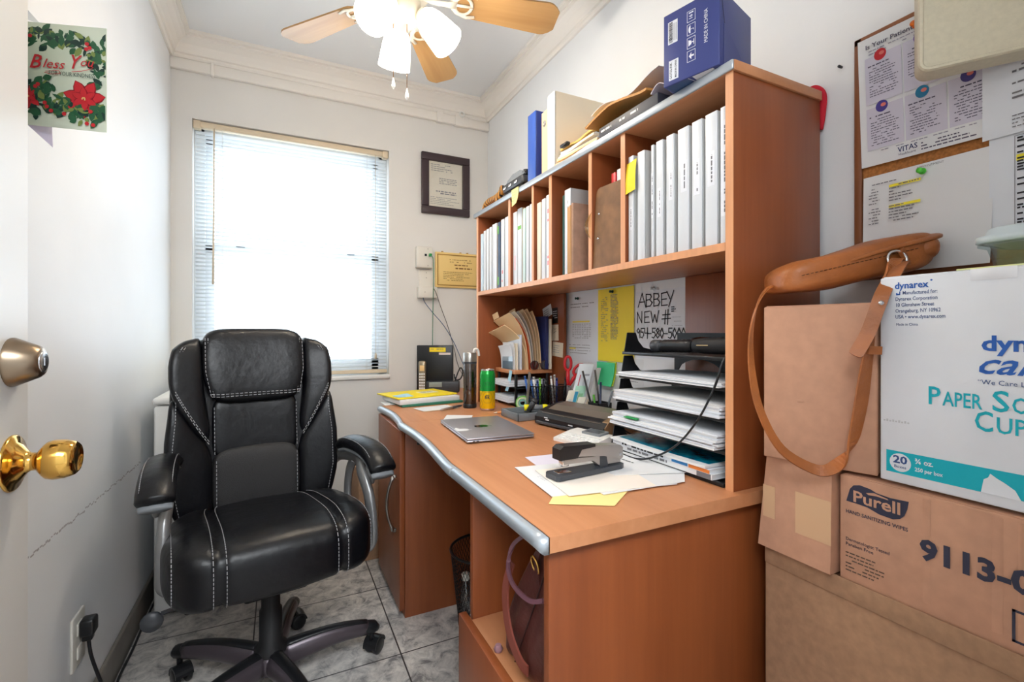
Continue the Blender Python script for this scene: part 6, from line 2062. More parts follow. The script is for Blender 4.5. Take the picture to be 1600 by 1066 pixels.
wp2 = [M['paper'], M['paper2']]
curved_stack(0.884, 1.08, 0.735, 1.095, tray_z(3), 0.010, 0.02, wp2, 1, 'paper_pile', 'thin curling pile of papers in the second tier from the top of the black tray', 'paper', 4)
curved_stack(0.868, 1.07, 0.730, 1.095, tray_z(2), 0.028, 0.04, wp2, 2, 'paper_pile', 'thick pile of papers in the middle tier of the black tray', 'paper', 7)
pp_ = curved_stack(0.862, 1.06, 0.735, 1.100, tray_z(1), 0.034, 0.03, wp2, 3, 'paper_pile', 'thickest pile of papers, jutting out of the second tier from the bottom', 'paper', 8)
m = MB()
sheet(m, Fr((0.854, 1.035, tray_z(1) + 0.026), (0, -1, 0), (1, 0, 0.1)), 0, 0, 0.05, 0.02, 0.0016)
single('index_tab', m, M['green'], 'green sticky index tab sticking out of the thickest paper pile', 'tab')
X = Matrix.Translation((0.858, 0.762, tray_z(0))) @ Matrix.Rotation(math.radians(0.0), 4, 'Z')


def book(name, x0, y0, x1, y1, z, t, mm, spine, label, cover_print=None):
    o = thing(name, label, 'book', ((x0 + x1) / 2, (y0 + y1) / 2, z), 0, 'books and magazines in the bottom tray')
    part('page_block', MB().box((x0 + 0.001, y0 + 0.001, z + 0.001), (x1, y1 - 0.001, z + t - 0.001)), M['paper'], o)
    part('cover', MB().box((x0, y0, z + t - 0.0012), (x1, y1, z + t), 0.0003).box((x0, y0, z), (x1, y1, z + 0.0012), 0.0003).box((x0 - 0.001, y0, z), (x0 + 0.0004, y1, z + t), 0.0003), mm, o)
    if spine:
        m = MB()
        F = Fr((x0 - 0.001, y1, z), (0, -1, 0), (0, 0, 1))
        spine(m, F)
        part('spine_print', m, [M['ink'], M['ink_grey'], mat('bright_blue_print', (40, 124, 190), 0.5), mat('orange_print', (240, 140, 60), 0.5)], o)
    return o


z0 = tray_z(0)
book('catalogue', 0.860, 0.742, 1.06, 1.075, z0 + 0.0004, 0.012, M['paper'], lambda m, F: (lines(m, F, 0.05, 0.006, 0.15, 1, 0.01, 0.006, 1, 3, 0.0005, ragged=0.05), sheet(m, F, 0.29, 0.0, 0.04, 0.012, 0.0002, 1)), 'thick white catalogue at the bottom of the lowest tray')
book('catalogue', 0.858, 0.748, 1.06, 1.085, z0 + 0.0128, 0.010, M['paper2'], lambda m, F: (lines(m, F, 0.04, 0.004, 0.16, 1, 0.01, 0.005, 0, 4, 0.0005, ragged=0.05), sheet(m, F, 0.225, 0.002, 0.05, 0.007, 0.0002, 2), sheet(m, F, 0.278, 0.001, 0.06, 0.008, 0.0002, 3)), 'white catalogue with orange and blue spine marks, second in the lowest tray')
mg = thing('magazine', 'magazine with a turquoise sea photo on its cover, topmost in the lowest tray', 'magazine', (0.95, 0.92, z0 + 0.0232), 0, 'books and magazines in the bottom tray')
m = MB()
m.surf(lambda u, v: (0.850 + 0.21 * u, 1.088 - 0.335 * v, z0 + 0.0300 - 0.002 * math.sin(PI * v) * (1 - u)), 4, 8, 0, 0.0048)
part('page_block', m, M['paper'], mg)
sea = bpy.data.materials.new('sea_photo')
sea.use_nodes = True
nt = sea.node_tree
pb = nt.nodes['Principled BSDF']
pb.inputs['Roughness'].default_value = 0.25
tc = nt.nodes.new('ShaderNodeTexCoord')
nz = nt.nodes.new('ShaderNodeTexNoise')
nz.inputs['Scale'].default_value = 22
nz.inputs['Detail'].default_value = 6
rp = nt.nodes.new('ShaderNodeValToRGB')
rp.color_ramp.elements[0].position, rp.color_ramp.elements[1].position = 0.30, 0.75
rp.color_ramp.elements[0].color, rp.color_ramp.elements[1].color = lin((20, 60, 92)), lin((70, 176, 190))
e = rp.color_ramp.elements.new(0.5)
e.color = lin((0, 132, 160))
nt.links.new(tc.outputs['Object'], nz.inputs['Vector'])
nt.links.new(nz.outputs['Fac'], rp.inputs['Fac'])
nt.links.new(rp.outputs['Color'], pb.inputs['Base Color'])
m = MB()
m.surf(lambda u, v: (0.872 + 0.185 * u, 1.074 - 0.312 * v, z0 + 0.0308 - 0.002 * math.sin(PI * v) * (1 - u)), 4, 8, 0, 0.0006)
part('cover', m, sea, mg)
# tangle of small things behind the magazine
m = MB()
rnd = random.Random(4)
for q in range(7):
    c = Vector((1.0 + rnd.uniform(0, 0.05), 1.03 + rnd.uniform(-0.05, 0.05), z0 + 0.033))
    m.lathe([(0.001, 0), (0.008, 0.002), (0.009, 0.008), (0.001, 0.013)], c, 10, mi=q % 3)
single('wrapped_sweets', m, [M['green'], M['manila'], M['paper']], 'few wrapped sweets lying behind the magazine in the lowest tray', 'sweets')['kind'] = 'stuff'

dv = thing('handheld_device', 'black handheld instrument with a ribbed grip lying in the top tier of the black tray', 'instrument', (0.95, 0.88, tray_z(4)))
zz = tray_z(4) + 0.0225
part('body', MB().lathe([(0.010, 0.0), (0.017, 0.004), (0.0195, 0.03), (0.021, 0.10), (0.020, 0.14), (0.012, 0.15)], (0.945, 0.870, zz), 20, axis=(0, -1, 0.02)), M['black_matte'], dv)
part('grip', MB().lathe([(0.011, 0.0), (0.0155, 0.003)] + [(0.0155 + (0.0018 if q % 2 else 0), 0.005 + 0.006 * q) for q in range(17)] + [(0.013, 0.108)], (0.945, 0.982, zz - 0.003), 20, axis=(0, -1, 0.02)), M['black'], dv)
part('head', MB().lathe([(0.012, 0), (0.0165, 0.003), (0.0165, 0.030), (0.012, 0.034)], (0.945, 1.018, zz - 0.004), 20, axis=(0, -1, 0.02)), M['dark_grey'], dv)
m = MB()
F = Fr((0.945 - 0.0212, 0.845, zz), (0, -1, 0.02), (0, 0, 1))
sheet(m, F, 0.0, 0.001, 0.035, 0.0022, 0.0003)
part('printed_stripe', m, mat('gold_print', (186, 160, 112), 0.4), dv)
m = MB().tube(catmull([(0.945, 0.725, tray_z(4) + 0.012), (0.90, 0.722, tray_z(4) + 0.010), (0.872, 0.722, tray_z(4) - 0.004), (0.857, 0.735, 0.955), (0.848, 0.772, 0.880), (0.843, 0.83, 0.812), (0.840, 0.90, 0.768), (0.838, 0.96, 0.7485), (0.842, 1.03, 0.7465), (0.868, 1.085, 0.747), (0.905, 1.122, 0.760), (0.925, 1.140, 0.790), (0.93, 1.16, 0.80), (0.97, 1.165, 0.77), (1.02, 1.17, 0.745)], 8), 0.0026, 8)
single('device_cable', m, M['black'], 'black cable looping down in front of the letter tray to the desk', 'cable')
m = MB().tube(catmull([(1.08, 1.22, 0.745), (1.07, 1.19, 0.79), (1.05, 1.17, 0.805), (1.03, 1.16, 0.785), (1.02, 1.15, 0.75), (0.99, 1.145, 0.745), (1.0, 1.18, 0.745)], 6), 0.003, 8)
single('black_cable', m, M['black'], 'short tangle of black cable between the scanner and the letter tray', 'cable')
# ================================================================== OFFICE CHAIR (local: -y is the way it faces)
ch = thing('office_chair', 'black leather executive chair with silver arms and a five legged gunmetal base', 'chair', (-0.022, 1.60, 0), math.radians(10))
LE, ST = M['leather'], M['stitch']


def P_(name, mb, m, parent=None, **k):
    return part(name, mb, m, parent or ch, local=True, **k)


# --- star base and castors
P_('column', MB().lathe([(0.040, 0.075), (0.046, 0.085), (0.046, 0.135), (0.032, 0.150), (0.031, 0.245), (0.026, 0.250), (0.025, 0.36)], (0, 0, 0), 28), M['black_matte'])
P_('hub', MB().lathe([(0.030, 0.062), (0.048, 0.070), (0.054, 0.095), (0.050, 0.118), (0.040, 0.124)], (0, 0, 0), 28), M['gun'])
for k, ang in enumerate((-5, 67, 137, 209, 281)):
    a = math.radians(ang)
    A = Matrix.Rotation(a, 4, 'Z')
    pts, ra, rb = [], [], []
    for i in range(13):
        t = i / 12
        pts.append((0.035 + 0.250 * t, 0, 0.094 + 0.020 * math.sin(PI * t * 0.75) - 0.012 * t))
        ra.append(0.030 - 0.009 * t)
        rb.append(0.040 - 0.016 * t)
    lg = P_('leg', MB().tube(pts, ra, 14, rb=rb, xf=A), M['gun'])
    P_('leg_trim', MB().tube([(x, y, z + 0.8 * b) for (x, y, z), b in zip(pts, rb)], [q * 0.62 for q in ra], 10, rb=[q * 0.26 for q in rb], xf=A), M['black'], lg)
    cap = MB().tube([(0.262, 0, 0.098), (0.285, 0, 0.096), (0.310, 0, 0.092), (0.322, 0, 0.084)], [0.019, 0.022, 0.022, 0.012], 12, rb=[0.020, 0.022, 0.019, 0.010], xf=A)
    P_('leg_cap', cap, M['black'], lg)
    X = A @ Matrix.Translation((0.302, 0, 0)) @ Matrix.Rotation(math.radians((40, -65, 150, 20, 100)[k]), 4, 'Z')
    cs = MB()
    for s_ in (-1, 1):
        cs.lathe([(0.0001, -0.009), (0.019, -0.009), (0.0255, -0.006), (0.027, 0), (0.0255, 0.006), (0.019, 0.009), (0.0001, 0.009)], (0.014, s_ * 0.016, 0.0272), 22, xf=X, axis=(0, 1, 0), caps=False)
    cs.tube([(0, 0, 0.088), (0, 0, 0.050)], 0.008, 10, xf=X, up=(0, 1, 0))
    hood = [(0.014 + 0.031 * math.cos(t), 0.0272 + 0.031 * math.sin(t)) for t in [math.radians(10 + 16 * q) for q in range(12)]]
    hood += [(0.014 + 0.024 * math.cos(t), 0.0272 + 0.024 * math.sin(t)) for t in [math.radians(10 + 16 * q) for q in range(11, -1, -1)]]
    cs.prism(hood, -0.024, 0.024, 'y', xf=X)
    P_('castor', cs, M['black'], lg)
# --- mechanism
P_('tilt_mechanism', MB().box((-0.085, -0.11, 0.330), (0.085, 0.12, 0.385), 0.012), M['black_matte'])
P_('tilt_lever', MB().tube([(-0.06, -0.02, 0.350), (-0.20, -0.03, 0.345), (-0.265, -0.035, 0.340)], [0.005, 0.005, 0.006], 8).lathe([(0.001, -0.006), (0.024, -0.006), (0.026, 0), (0.024, 0.006), (0.001, 0.006)], (-0.285, -0.035, 0.325), 16, axis=(0.1, 1, 0)), M['dark_grey'])

# --- seat: a centre roll between two bolsters
ZS = 0.467


def seat_fn(x, y, z):
    # slope back, waterfall front
    zz = z - 0.11 * max(0, (y + 0.10)) * 0.9 - 0.9 * max(0, -(y + 0.19)) ** 2 * 6
    return (x, y, zz)


def seat_shape(x, y, z):
    """One thick cushion with two seams across the front, swelling between them."""
    ax = abs(x)
    g = 0.017 * math.exp(-((ax - 0.148) / 0.009) ** 2) - 0.010 * math.exp(-((ax - 0.215) / 0.05) ** 2) - 0.006 * math.exp(-(x / 0.10) ** 2)
    cy_, cz_ = 0.03, ZS - 0.005
    ry, rz = y - cy_, z - cz_
    k_ = 1 - g / 0.09 * 0.9
    wide = 1 - 0.16 * max(0, (y - 0.10) / 0.18) ** 2
    f = seat_fn(x * wide, cy_ + ry * (1 - 0.5 * g / 0.25), cz_ + rz * k_)
    out = 0.012 * math.exp(-((ax - 0.21) / 0.06) ** 2) * max(0, 1 - abs(y + 0.02) / 0.25)
    return (f[0], f[1] - 0.35 * out, f[2] + out * (1 if z > cz_ else -0.4))


part_seat = P_('seat', MB().pill(seat_shape, 4.2, 44, size=(0.268, 0.262, 0.088), c=(0, 0.03, ZS - 0.005)), LE)


P_('seat_pan', MB().box((-0.22, -0.16, 0.374), (0.22, 0.24, 0.392), 0.008), M['black_matte'])


def dashes(m, pts, r=0.0011, n=None):
    pts = [Vector(p) for p in pts]
    for i in range(0, len(pts) - 1):
        a, b = pts[i], pts[i + 1]
        L = (b - a).length
        k_ = max(1, int(L / 0.0085))
        for q in range(k_):
            m.tube([a.lerp(b, (q + 0.12) / k_), a.lerp(b, (q + 0.78) / k_)], r, 4, cap=False)


def pill_profile(half, n, s_off):
    pass


# stitching beside the seat's seams
def seat_pt(x, ang, swell=1.006):
    n_ = 4.2
    yy, zz = -math.cos(ang), math.sin(ang)
    u_ = x / 0.268
    fx = (1 - abs(u_) ** n_) ** (1 / n_)
    nm = (abs(yy) ** n_ + abs(zz) ** n_) ** (1 / n_)
    return seat_shape(x, yy / nm * fx * 0.262 * swell + 0.03, zz / nm * fx * 0.088 * swell + ZS - 0.005)


sm_ = MB()
for s_ in (-1, 1):
    for xo in (0.134, 0.162, 0.245):
        dashes(sm_, [seat_pt(s_ * xo, math.radians(-50 + 185 * q / 30), 1.012) for q in range(31)])
P_('stitching', sm_, ST, part_seat, kind='stuff')

# --- back: shell plus pads on a reclined, slightly hugging plane
def bk(x, h, d):
    """x across, h height above floor, d forward of the back plane -> local point."""
    y = 0.275 + (h - 0.45) * 0.13 - 0.035 * math.sin(PI * min(max((h - 0.45) / 0.62, 0), 1)) * 0.6
    y -= 0.75 * abs(x) ** 2 * (0.7 if h > 0.7 else 0.7)
    return (x, y - d, h)


def outline(h):
    """Half width of the back at height h."""
    pts = [(0.44, 0.205), (0.50, 0.238), (0.60, 0.256), (0.72, 0.255), (0.80, 0.247), (0.88, 0.246), (0.97, 0.246), (1.02, 0.238), (1.05, 0.215), (1.066, 0.185)]
    for (h0, w0), (h1, w1) in zip(pts, pts[1:]):
        if h <= h1:
            t = max(0, (h - h0) / (h1 - h0))
            return w0 + (w1 - w0) * t
    return pts[-1][1]


def pad(hw_l, hw_r, h0, h1, thick, off, n=3.4, k=14, fx=None):
    """A pad: u in -1..1 across between the two edge curves, h between h0 and h1 (functions of u)."""
    def fn(u, v, w):
        hh0 = h0(u) if callable(h0) else h0
        hh1 = h1(u) if callable(h1) else h1
        h = hh0 + (hh1 - hh0) * (v + 1) / 2
        l = hw_l(h) if callable(hw_l) else hw_l
        r_ = hw_r(h) if callable(hw_r) else hw_r
        x = l + (r_ - l) * (u + 1) / 2
        return bk(x, h, off + thick * w)
    m = MB()

    def f3(x, y, z):
        return fn(x, y, z)
    m.pill(f3, n, k)
    return m


backp = P_('backrest', pad(lambda h: -outline(h), lambda h: outline(h), 0.43, 1.066, 0.045, -0.035, 5, 18), LE)
P_('headrest', pad(lambda h: -0.160 + 0.022 * max(0, (0.95 - h) / 0.12), lambda h: 0.160 - 0.022 * max(0, (0.95 - h) / 0.12), 0.838, 1.092, 0.050, 0.012, 5.0, 18), LE, backp)
P_('centre_panel', pad(-0.132, 0.132, 0.655, 0.862, 0.030, -0.002, 6, 14), LE, backp)
P_('lumbar_pad', pad(-0.134, 0.134, 0.462, 0.692, 0.042, 0.006, 4.6, 16), M['leather_mesh'], backp)
for s_ in (-1, 1):
    inner = 0.128
    # upper wing: outer edge from .90, running diagonally down to the inner edge
    def h0w(u, s_=s_):
        t = (u * s_ + 1) / 2          # 0 inner, 1 outer
        return 0.690 + 0.195 * t ** 1.15

    def h1w(u, s_=s_):
        t = (u * s_ + 1) / 2
        return 1.064 - 0.018 * t
    il = (lambda h: 0.135 + 0.020 * min(1, max(0, (h - 0.75) / 0.15))) if s_ > 0 else (lambda h: -outline(h) - 0.004)
    ir_ = (lambda h: outline(h) + 0.004) if s_ > 0 else (lambda h: -0.135 - 0.020 * min(1, max(0, (h - 0.75) / 0.15)))
    P_('upper_wing', pad(il, ir_, h0w, h1w, 0.046, 0.004, 4.6, 16), LE, backp)

    def h1b(u, s_=s_):
        t = (u * s_ + 1) / 2
        return 0.700 + 0.205 * t ** 1.15
    il = (lambda h: 0.130) if s_ > 0 else (lambda h: -outline(h) - 0.006)
    ir_ = (lambda h: outline(h) + 0.006) if s_ > 0 else (lambda h: -0.130)
    P_('side_bolster', pad(il, ir_, 0.440, h1b, 0.044, 0.0, 4.4, 16), LE, backp)
sm_ = MB()
for s_ in (-1, 1):
    for e in (0.010, 0.018):
        dashes(sm_, [bk(s_ * (0.160 - e - 0.022 * max(0, (0.95 - h) / 0.12)), h, 0.052) for h in [1.06 - 0.013 * q for q in range(16)]])
        dashes(sm_, [bk(s_ * (outline(h) - 0.010 - e), h, 0.047) for h in [1.03 - 0.012 * q for q in range(12)]])
        # seam where wing meets bolster
        dashes(sm_, [bk(s_ * (0.135 + 0.108 * t), 0.695 + 0.200 * t ** 1.15 + (0.012 if e < 0.015 else 0.021), 0.050) for t in [0.06 + 0.07 * q for q in range(13)]])
    dashes(sm_, [bk(s_ * (outline(h) - 0.016), h, 0.042) for h in [0.88 - 0.02 * q for q in range(20)]])
    dashes(sm_, [bk(s_ * 0.1255, h, 0.030) for h in [0.83 - 0.013 * q for q in range(13)]])
    dashes(sm_, [bk(s_ * 0.122, h, 0.046) for h in [0.66 - 0.013 * q for q in range(14)]])
for e in (0.0, 0.008):
    dashes(sm_, [bk(x, 0.860 - e + 0.012 + 0.25 * max(0, abs(x) - 0.11) ** 1.2, 0.060) for x in [-0.136 + 0.0136 * q for q in range(21)]])
P_('stitching', sm_, ST, backp, kind='stuff')

# --- arms: silver loop and curved black pad
for s_ in (-1, 1):
    n_ob = set(bpy.data.objects)
    sv_ = M['silver_arm']
    loop = catmull([(s_ * 0.225, -0.02, 0.372), (s_ * 0.285, -0.045, 0.385), (s_ * 0.290, -0.060, 0.44), (s_ * 0.286, -0.040, 0.54), (s_ * 0.278, 0.005, 0.610), (s_ * 0.290, 0.070, 0.640), (s_ * 0.278, 0.160, 0.640), (s_ * 0.268, 0.235, 0.625), (s_ * 0.245, 0.262, 0.590)], 7)
    n = len(loop)
    am = P_('armrest', MB().tube(loop, [0.030 - 0.004 * math.sin(PI * i / (n - 1)) for i in range(n)], 14, rb=[0.016] * n, up=(s_, 0, 0.0)), sv_)
    rear = catmull([(s_ * 0.286, 0.110, 0.632), (s_ * 0.282, 0.150, 0.58), (s_ * 0.278, 0.160, 0.50), (s_ * 0.274, 0.120, 0.42), (s_ * 0.268, 0.05, 0.380)], 6)
    P_('rear_strut', MB().tube(rear, [0.022] * len(rear), 12, rb=[0.012] * len(rear), up=(s_, 0, 0)), sv_, am)
    fwd = catmull([(s_ * 0.298, -0.01, 0.585), (s_ * 0.295, -0.040, 0.628), (s_ * 0.282, -0.070, 0.645)], 6)
    P_('pad_bracket', MB().tube(fwd, [0.026] * len(fwd), 12, rb=[0.014] * len(fwd), up=(s_, 0, 0.5)), sv_, am)
    pth = catmull([(s_ * 0.278, 0.185, 0.668), (s_ * 0.286, 0.12, 0.686), (s_ * 0.294, 0.02, 0.690), (s_ * 0.299, -0.055, 0.680), (s_ * 0.302, -0.100, 0.660), (s_ * 0.303, -0.128, 0.636)], 6)
    n = len(pth)
    tap = [min(1, (0.35 + 3.2 * math.sqrt(min(i, n - 1 - i) / (n - 1)))) for i in range(n)]
    ap = P_('arm_pad', MB().tube(pth, [0.044 * t for t in tap], 18, rb=[0.026 * t for t in tap]), LE, am)
    smp = MB()
    for e in (-1, 1):
        dashes(smp, [p + Vector((s_ * 0.0, 0, 0)) + Vector((e * 0.034 * t, 0, 0.019 * t)) for p, t in zip(pth[1:-2], tap[1:-2])])
    P_('stitching', smp, ST, ap, kind='stuff')
    P_('pad_base', MB().tube([Vector(p) - Vector((0, 0, 0.020)) for p in pth[2:-1]], [0.038 * t for t in tap[2:-1]], 14, rb=[0.014 * t for t in tap[2:-1]]), M['grey'], am)
    if s_ < 0:
        for q in set(bpy.data.objects) - n_ob:
            q.data.transform(Matrix.Translation((0.026, 0.055, 0.004)))
# ================================================================== BY THE RIGHT WALL
def carton(name, F, w, h, d, mm, label, prints=None, seams=True, wear=0, pm=None, cat='box'):
    """A cardboard box; F is its front face (origin at the lower left corner)."""
    o = thing(name, label, cat, tuple(F.p(w / 2, 0, -d / 2)))
    body = part('carton', fbox(MB(), F, 0, 0, -d, w, h, 0, 0.003), mm, o)
    if seams:
        m = MB()
        fbox(m, F, w * 0.0 + 0.004, h - 0.0005, -d + 0.004, w - 0.004, h + 0.0016, -d / 2 - 0.001, 0.0006)
        part('top_flap', m, mm, o)
        m = MB()
        fbox(m, F, 0.004, h - 0.0005, -d / 2 + 0.001, w - 0.004, h + 0.0016, -0.004, 0.0006)
        part('top_flap', m, mm, o)
    if prints:
        m = MB()
        prints(m, F)
        part('printed_markings', m, pm, o)
    return o


F = Fr((0.915, 0.655, 0.0), *R_WALL)
o = carton('cardboard_box', F, 0.55, 0.630, 0.262, M['kraft2'], 'big plain brown cardboard box on the floor carrying the stack of boxes', seams=False)
part('raised_flap', fbox(MB(), F, 0.002, 0.600, 0.0008, 0.546, 0.636, 0.0035, 0.001), M['kraft2'], o)

# hand wipes carton
F = Fr((0.915, 0.508, 0.6315), *R_WALL)
PM = [mat('navy_print', (48, 50, 70), 0.6), M['kraft'], mat('kraft_ink', (96, 78, 66), 0.7)]


def purell(m, F):
    pts = [(0.012, 0.145), (0.018, 0.168), (0.024, 0.176), (0.034, 0.179), (0.050, 0.177), (0.060, 0.173), (0.080, 0.171), (0.106, 0.173), (0.104, 0.160), (0.100, 0.148), (0.094, 0.141), (0.084, 0.137), (0.064, 0.138), (0.046, 0.144), (0.030, 0.145)]
    poly(m, F, pts, 0, 0.0008)
    text(m, F, 'Purell', 0.0225, 0.148, 0.019, 1, 0.0014, 0.022, 0.0, width=0.072)
    poly(m, F, [(0.044, 0.1685), (0.056, 0.172), (0.076, 0.1685), (0.078, 0.1665), (0.060, 0.1675), (0.048, 0.166)], 1, 0.0013)
    text(m, F, 'HAND SANITIZING WIPES', 0.011, 0.124, 0.0062, 0, 0.0008, 0.012, width=0.094)
    text(m, F, 'Dermatologist Tested', 0.011, 0.075, 0.0056, 0, 0.0008, 0.004, width=0.068)
    text(m, F, 'Paraben Free', 0.011, 0.066, 0.0056, 0, 0.0008, 0.004, width=0.044)
    lines(m, F, 0.011, 0.052, 0.062, 6, 0.0062, 0.0022, 2, 77, 0.0008, ragged=0.3)
    text(m, F, '9113-06', 0.121, 0.090, 0.0300, 0, 0.0016, 0.040, width=0.150)
    for a, b, c, d_ in ((0.226, 0.018, 0.280, 0.0215), (0.226, 0.060, 0.280, 0.0635), (0.226, 0.018, 0.2295, 0.0635)):
        poly(m, F, [(a, b), (c, b), (c, d_), (a, d_)], 0, 0.0008)


pw = carton('cardboard_box', F, 0.400, 0.190, 0.262, M['kraft'], 'brown carton of hand sanitizing wipes, creased, under the white dynarex carton'.replace(' dynarex', ''), purell, True, pm=PM)
for x, wd in ((0.124, 0.010), (0.205, 0.012), (0.232, 0.006)):
    m = MB()
    m.surf(lambda u, v: F.p(x + wd * u, 0.02 + 0.165 * v, 0.0003 + 0.0010 * math.sin(PI * u) * (0.3 + 0.7 * v)), 6, 5, 0, 0.0)
    part('crease', m, M['kraft'], pw)

# small taped carton, leaning a little
o = thing('cardboard_box', 'small brown carton with two strips of paper tape, squeezed beside the wipes carton', 'box', (1.0, 0.58, 0.6365))
pl = [(0.660, 0.6370), (0.5155, 0.6370), (0.5125, 0.8250), (0.640, 0.8270)]
part('carton', MB().prism(pl[::-1], 0.900, 1.10, 'x'), M['kraft'], o)
for a, b in (((0.648, 0.700), (0.622, 0.765)), ((0.580, 0.690), (0.514, 0.770))):
    part('tape', MB().box((0.8992, a[0], a[1]), (0.9005, b[0], b[1])), M['kraft_tape'], o)

# plain carton under the bag, turned a little
rA = Vector((0.054, -0.177, 0)).normalized()
F = Fr((0.8745, 0.629, 0.8295), rA, (0, 0, 1))
cA = carton('cardboard_box', F, 0.184, 0.300, 0.180, M['kraft'], 'plain brown cardboard box beneath the tan leather bag', None, True)
m = MB()
m.surf(lambda u, v: F.p(0.060 + 0.012 * u, 0.115 + 0.006 * v, 0.0002 + 0.0016 * math.sin(PI * u) * math.sin(PI * v)), 4, 3)
part('dent', m, M['kraft'], cA)
m = MB().strap([F.p(0.1835, 0.296, -0.004), F.p(0.188, 0.304, -0.010), F.p(0.183, 0.306, -0.020)], 0.016, 0.002, tuple(F.r))
part('torn_corner', m, M['kraft2'], cA)

# white paper cup carton
F = Fr((0.920, 0.446, 0.8295), *R_WALL)
wc = mat('white_carton', (226, 230, 236), 0.55, noise=0.03, nscale=10)
PD = [M['blue_ink'], M['teal'], wc, mat('dark_blue_print', (52, 78, 130), 0.6)]


def dyna(m, F):
    text(m, F, 'dynarex', 0.022, 0.3215, 0.0105, 0, 0.0008, 0.022, width=0.046)
    disc(m, F, 0.0715, 0.332, 0.0015, 0, 0.0008, n=10)
    poly(m, F, [(0.024, 0.311), (0.030, 0.311), (0.030, 0.317), (0.0285, 0.317), (0.0285, 0.3135), (0.026, 0.3135), (0.026, 0.315), (0.024, 0.3145)], 0, 0.0008)
    for i, (t, w_) in enumerate((('Manufactured for:', 0.046), ('Dynarex Corporation', 0.056), ('10 Glenshaw Street', 0.052), ('Orangeburg, NY 10962', 0.060), ('USA \u2022 www.dynarex.com', 0.066))):
        x0 = 0.033 if i == 0 else 0.023
        text(m, F, t, x0, 0.3115 - 0.0098 * i + (0.0 if i else 0.0), 0.0058, 3, 0.0008, 0.008, width=w_)
    text(m, F, 'Made in China', 0.024, 0.2605, 0.0042, 3, 0.0008, 0.0, width=0.030)
    text(m, F, 'dynarex', 0.130, 0.2235, 0.021, 0, 0.0008, 0.030, width=0.115)
    text(m, F, 'care', 0.122, 0.190, 0.030, 0, 0.0008, 0.012, 0.45, width=0.092)
    text(m, F, '\u201cWe Care Like Family\u201d', 0.126, 0.174, 0.0068, 3, 0.0008, 0.0, width=0.094)
    for t, x0, y0, s_, w_ in (('P', 0.066, 0.137, 0.0275, 0.017), ('APER', 0.0855, 0.137, 0.0215, 0.046), ('S', 0.141, 0.137, 0.0290, 0.019), ('OUFFL\u00c9', 0.162, 0.137, 0.0215, 0.080), ('C', 0.122, 0.106, 0.0285, 0.021), ('UPS', 0.1455, 0.106, 0.0225, 0.044)):
        text(m, F, t, x0, y0, s_, 1, 0.0008, 0.012, width=w_)
    sheet(m, F, 0.010, 0.0165, 0.300, 0.036, 0.0003, 1, 0.0002)
    disc(m, F, 0.030, 0.0345, 0.0150, 2, 0.0010)
    text(m, F, '20', 0.0200, 0.0335, 0.0118, 3, 0.0014, 0.03, width=0.020)
    text(m, F, 'Boxes', 0.0215, 0.0255, 0.0045, 3, 0.0014, 0.015, width=0.017)
    text(m, F, '\u00be oz.', 0.050, 0.0385, 0.0078, 2, 0.0012, 0.03, width=0.024)
    text(m, F, '250 per box', 0.050, 0.0260, 0.0060, 2, 0.0012, 0.02, width=0.036)
    poly(m, F, [(0.130, 0.0165), (0.133, 0.036), (0.138, 0.040), (0.140, 0.046), (0.147, 0.041), (0.156, 0.036), (0.166, 0.029), (0.172, 0.0165)], 2, 0.0012)


dc = carton('cup_carton', F, 0.325, 0.3415, 0.262, wc, 'white carton of paper souffle cups with teal and blue printing', dyna, True, pm=PD)
m = MB()
for i in range(9):
    fbox(m, F, 0.006 + 0.0042 * i, 0.100, 0.0002, 0.0085 + 0.0042 * i, 0.1025 + 0.0015 * (i % 2), 0.0006)
part('smudge', m, mat('grey_smudge', (196, 198, 202), 0.7), dc, kind='stuff')
m = MB()
m.surf(lambda u, v: F.p(0.118 + 0.05 * u, 0.326 + 0.017 * v, 0.0004 + 0.004 * math.sin(PI * u) * math.sin(PI * v * 0.8)), 6, 4, 0, 0.0)
part('tape_pull', m, mat('clear_tape2', (236, 238, 242), 0.25), dc)
m = MB()
fbox(m, F, 0.10, 0.3432, -0.20, 0.32, 0.3455, -0.004, 0.0006)
single('sheet_protector', m, mat('pale_lime', (232, 238, 170), 0.5), 'pale lime sheet on the white cup carton under the glass dish', 'sheet')

# glass food container with its lid
gc2 = thing('glass_container', 'rectangular glass food container with a pale blue lid on the white carton', 'container', (1.06, 0.27, 1.1755))
zz0 = 1.1762
gm2 = glass_mat('clear_glassware', (232, 242, 242), 0.16)
m = MB()
body = []


def ring(hx, hy, r, z, n=6):
    out = []
    for cx_, cy_, a0_ in ((1, 1, 0), (-1, 1, 90), (-1, -1, 180), (1, -1, 270)):
        for q in range(n + 1):
            a = math.radians(a0_ + 90 * q / n)
            out.append((1.052 + cx_ * (hx - r) + r * math.cos(a), 0.255 + cy_ * (hy - r) + r * math.sin(a), z))
    return out


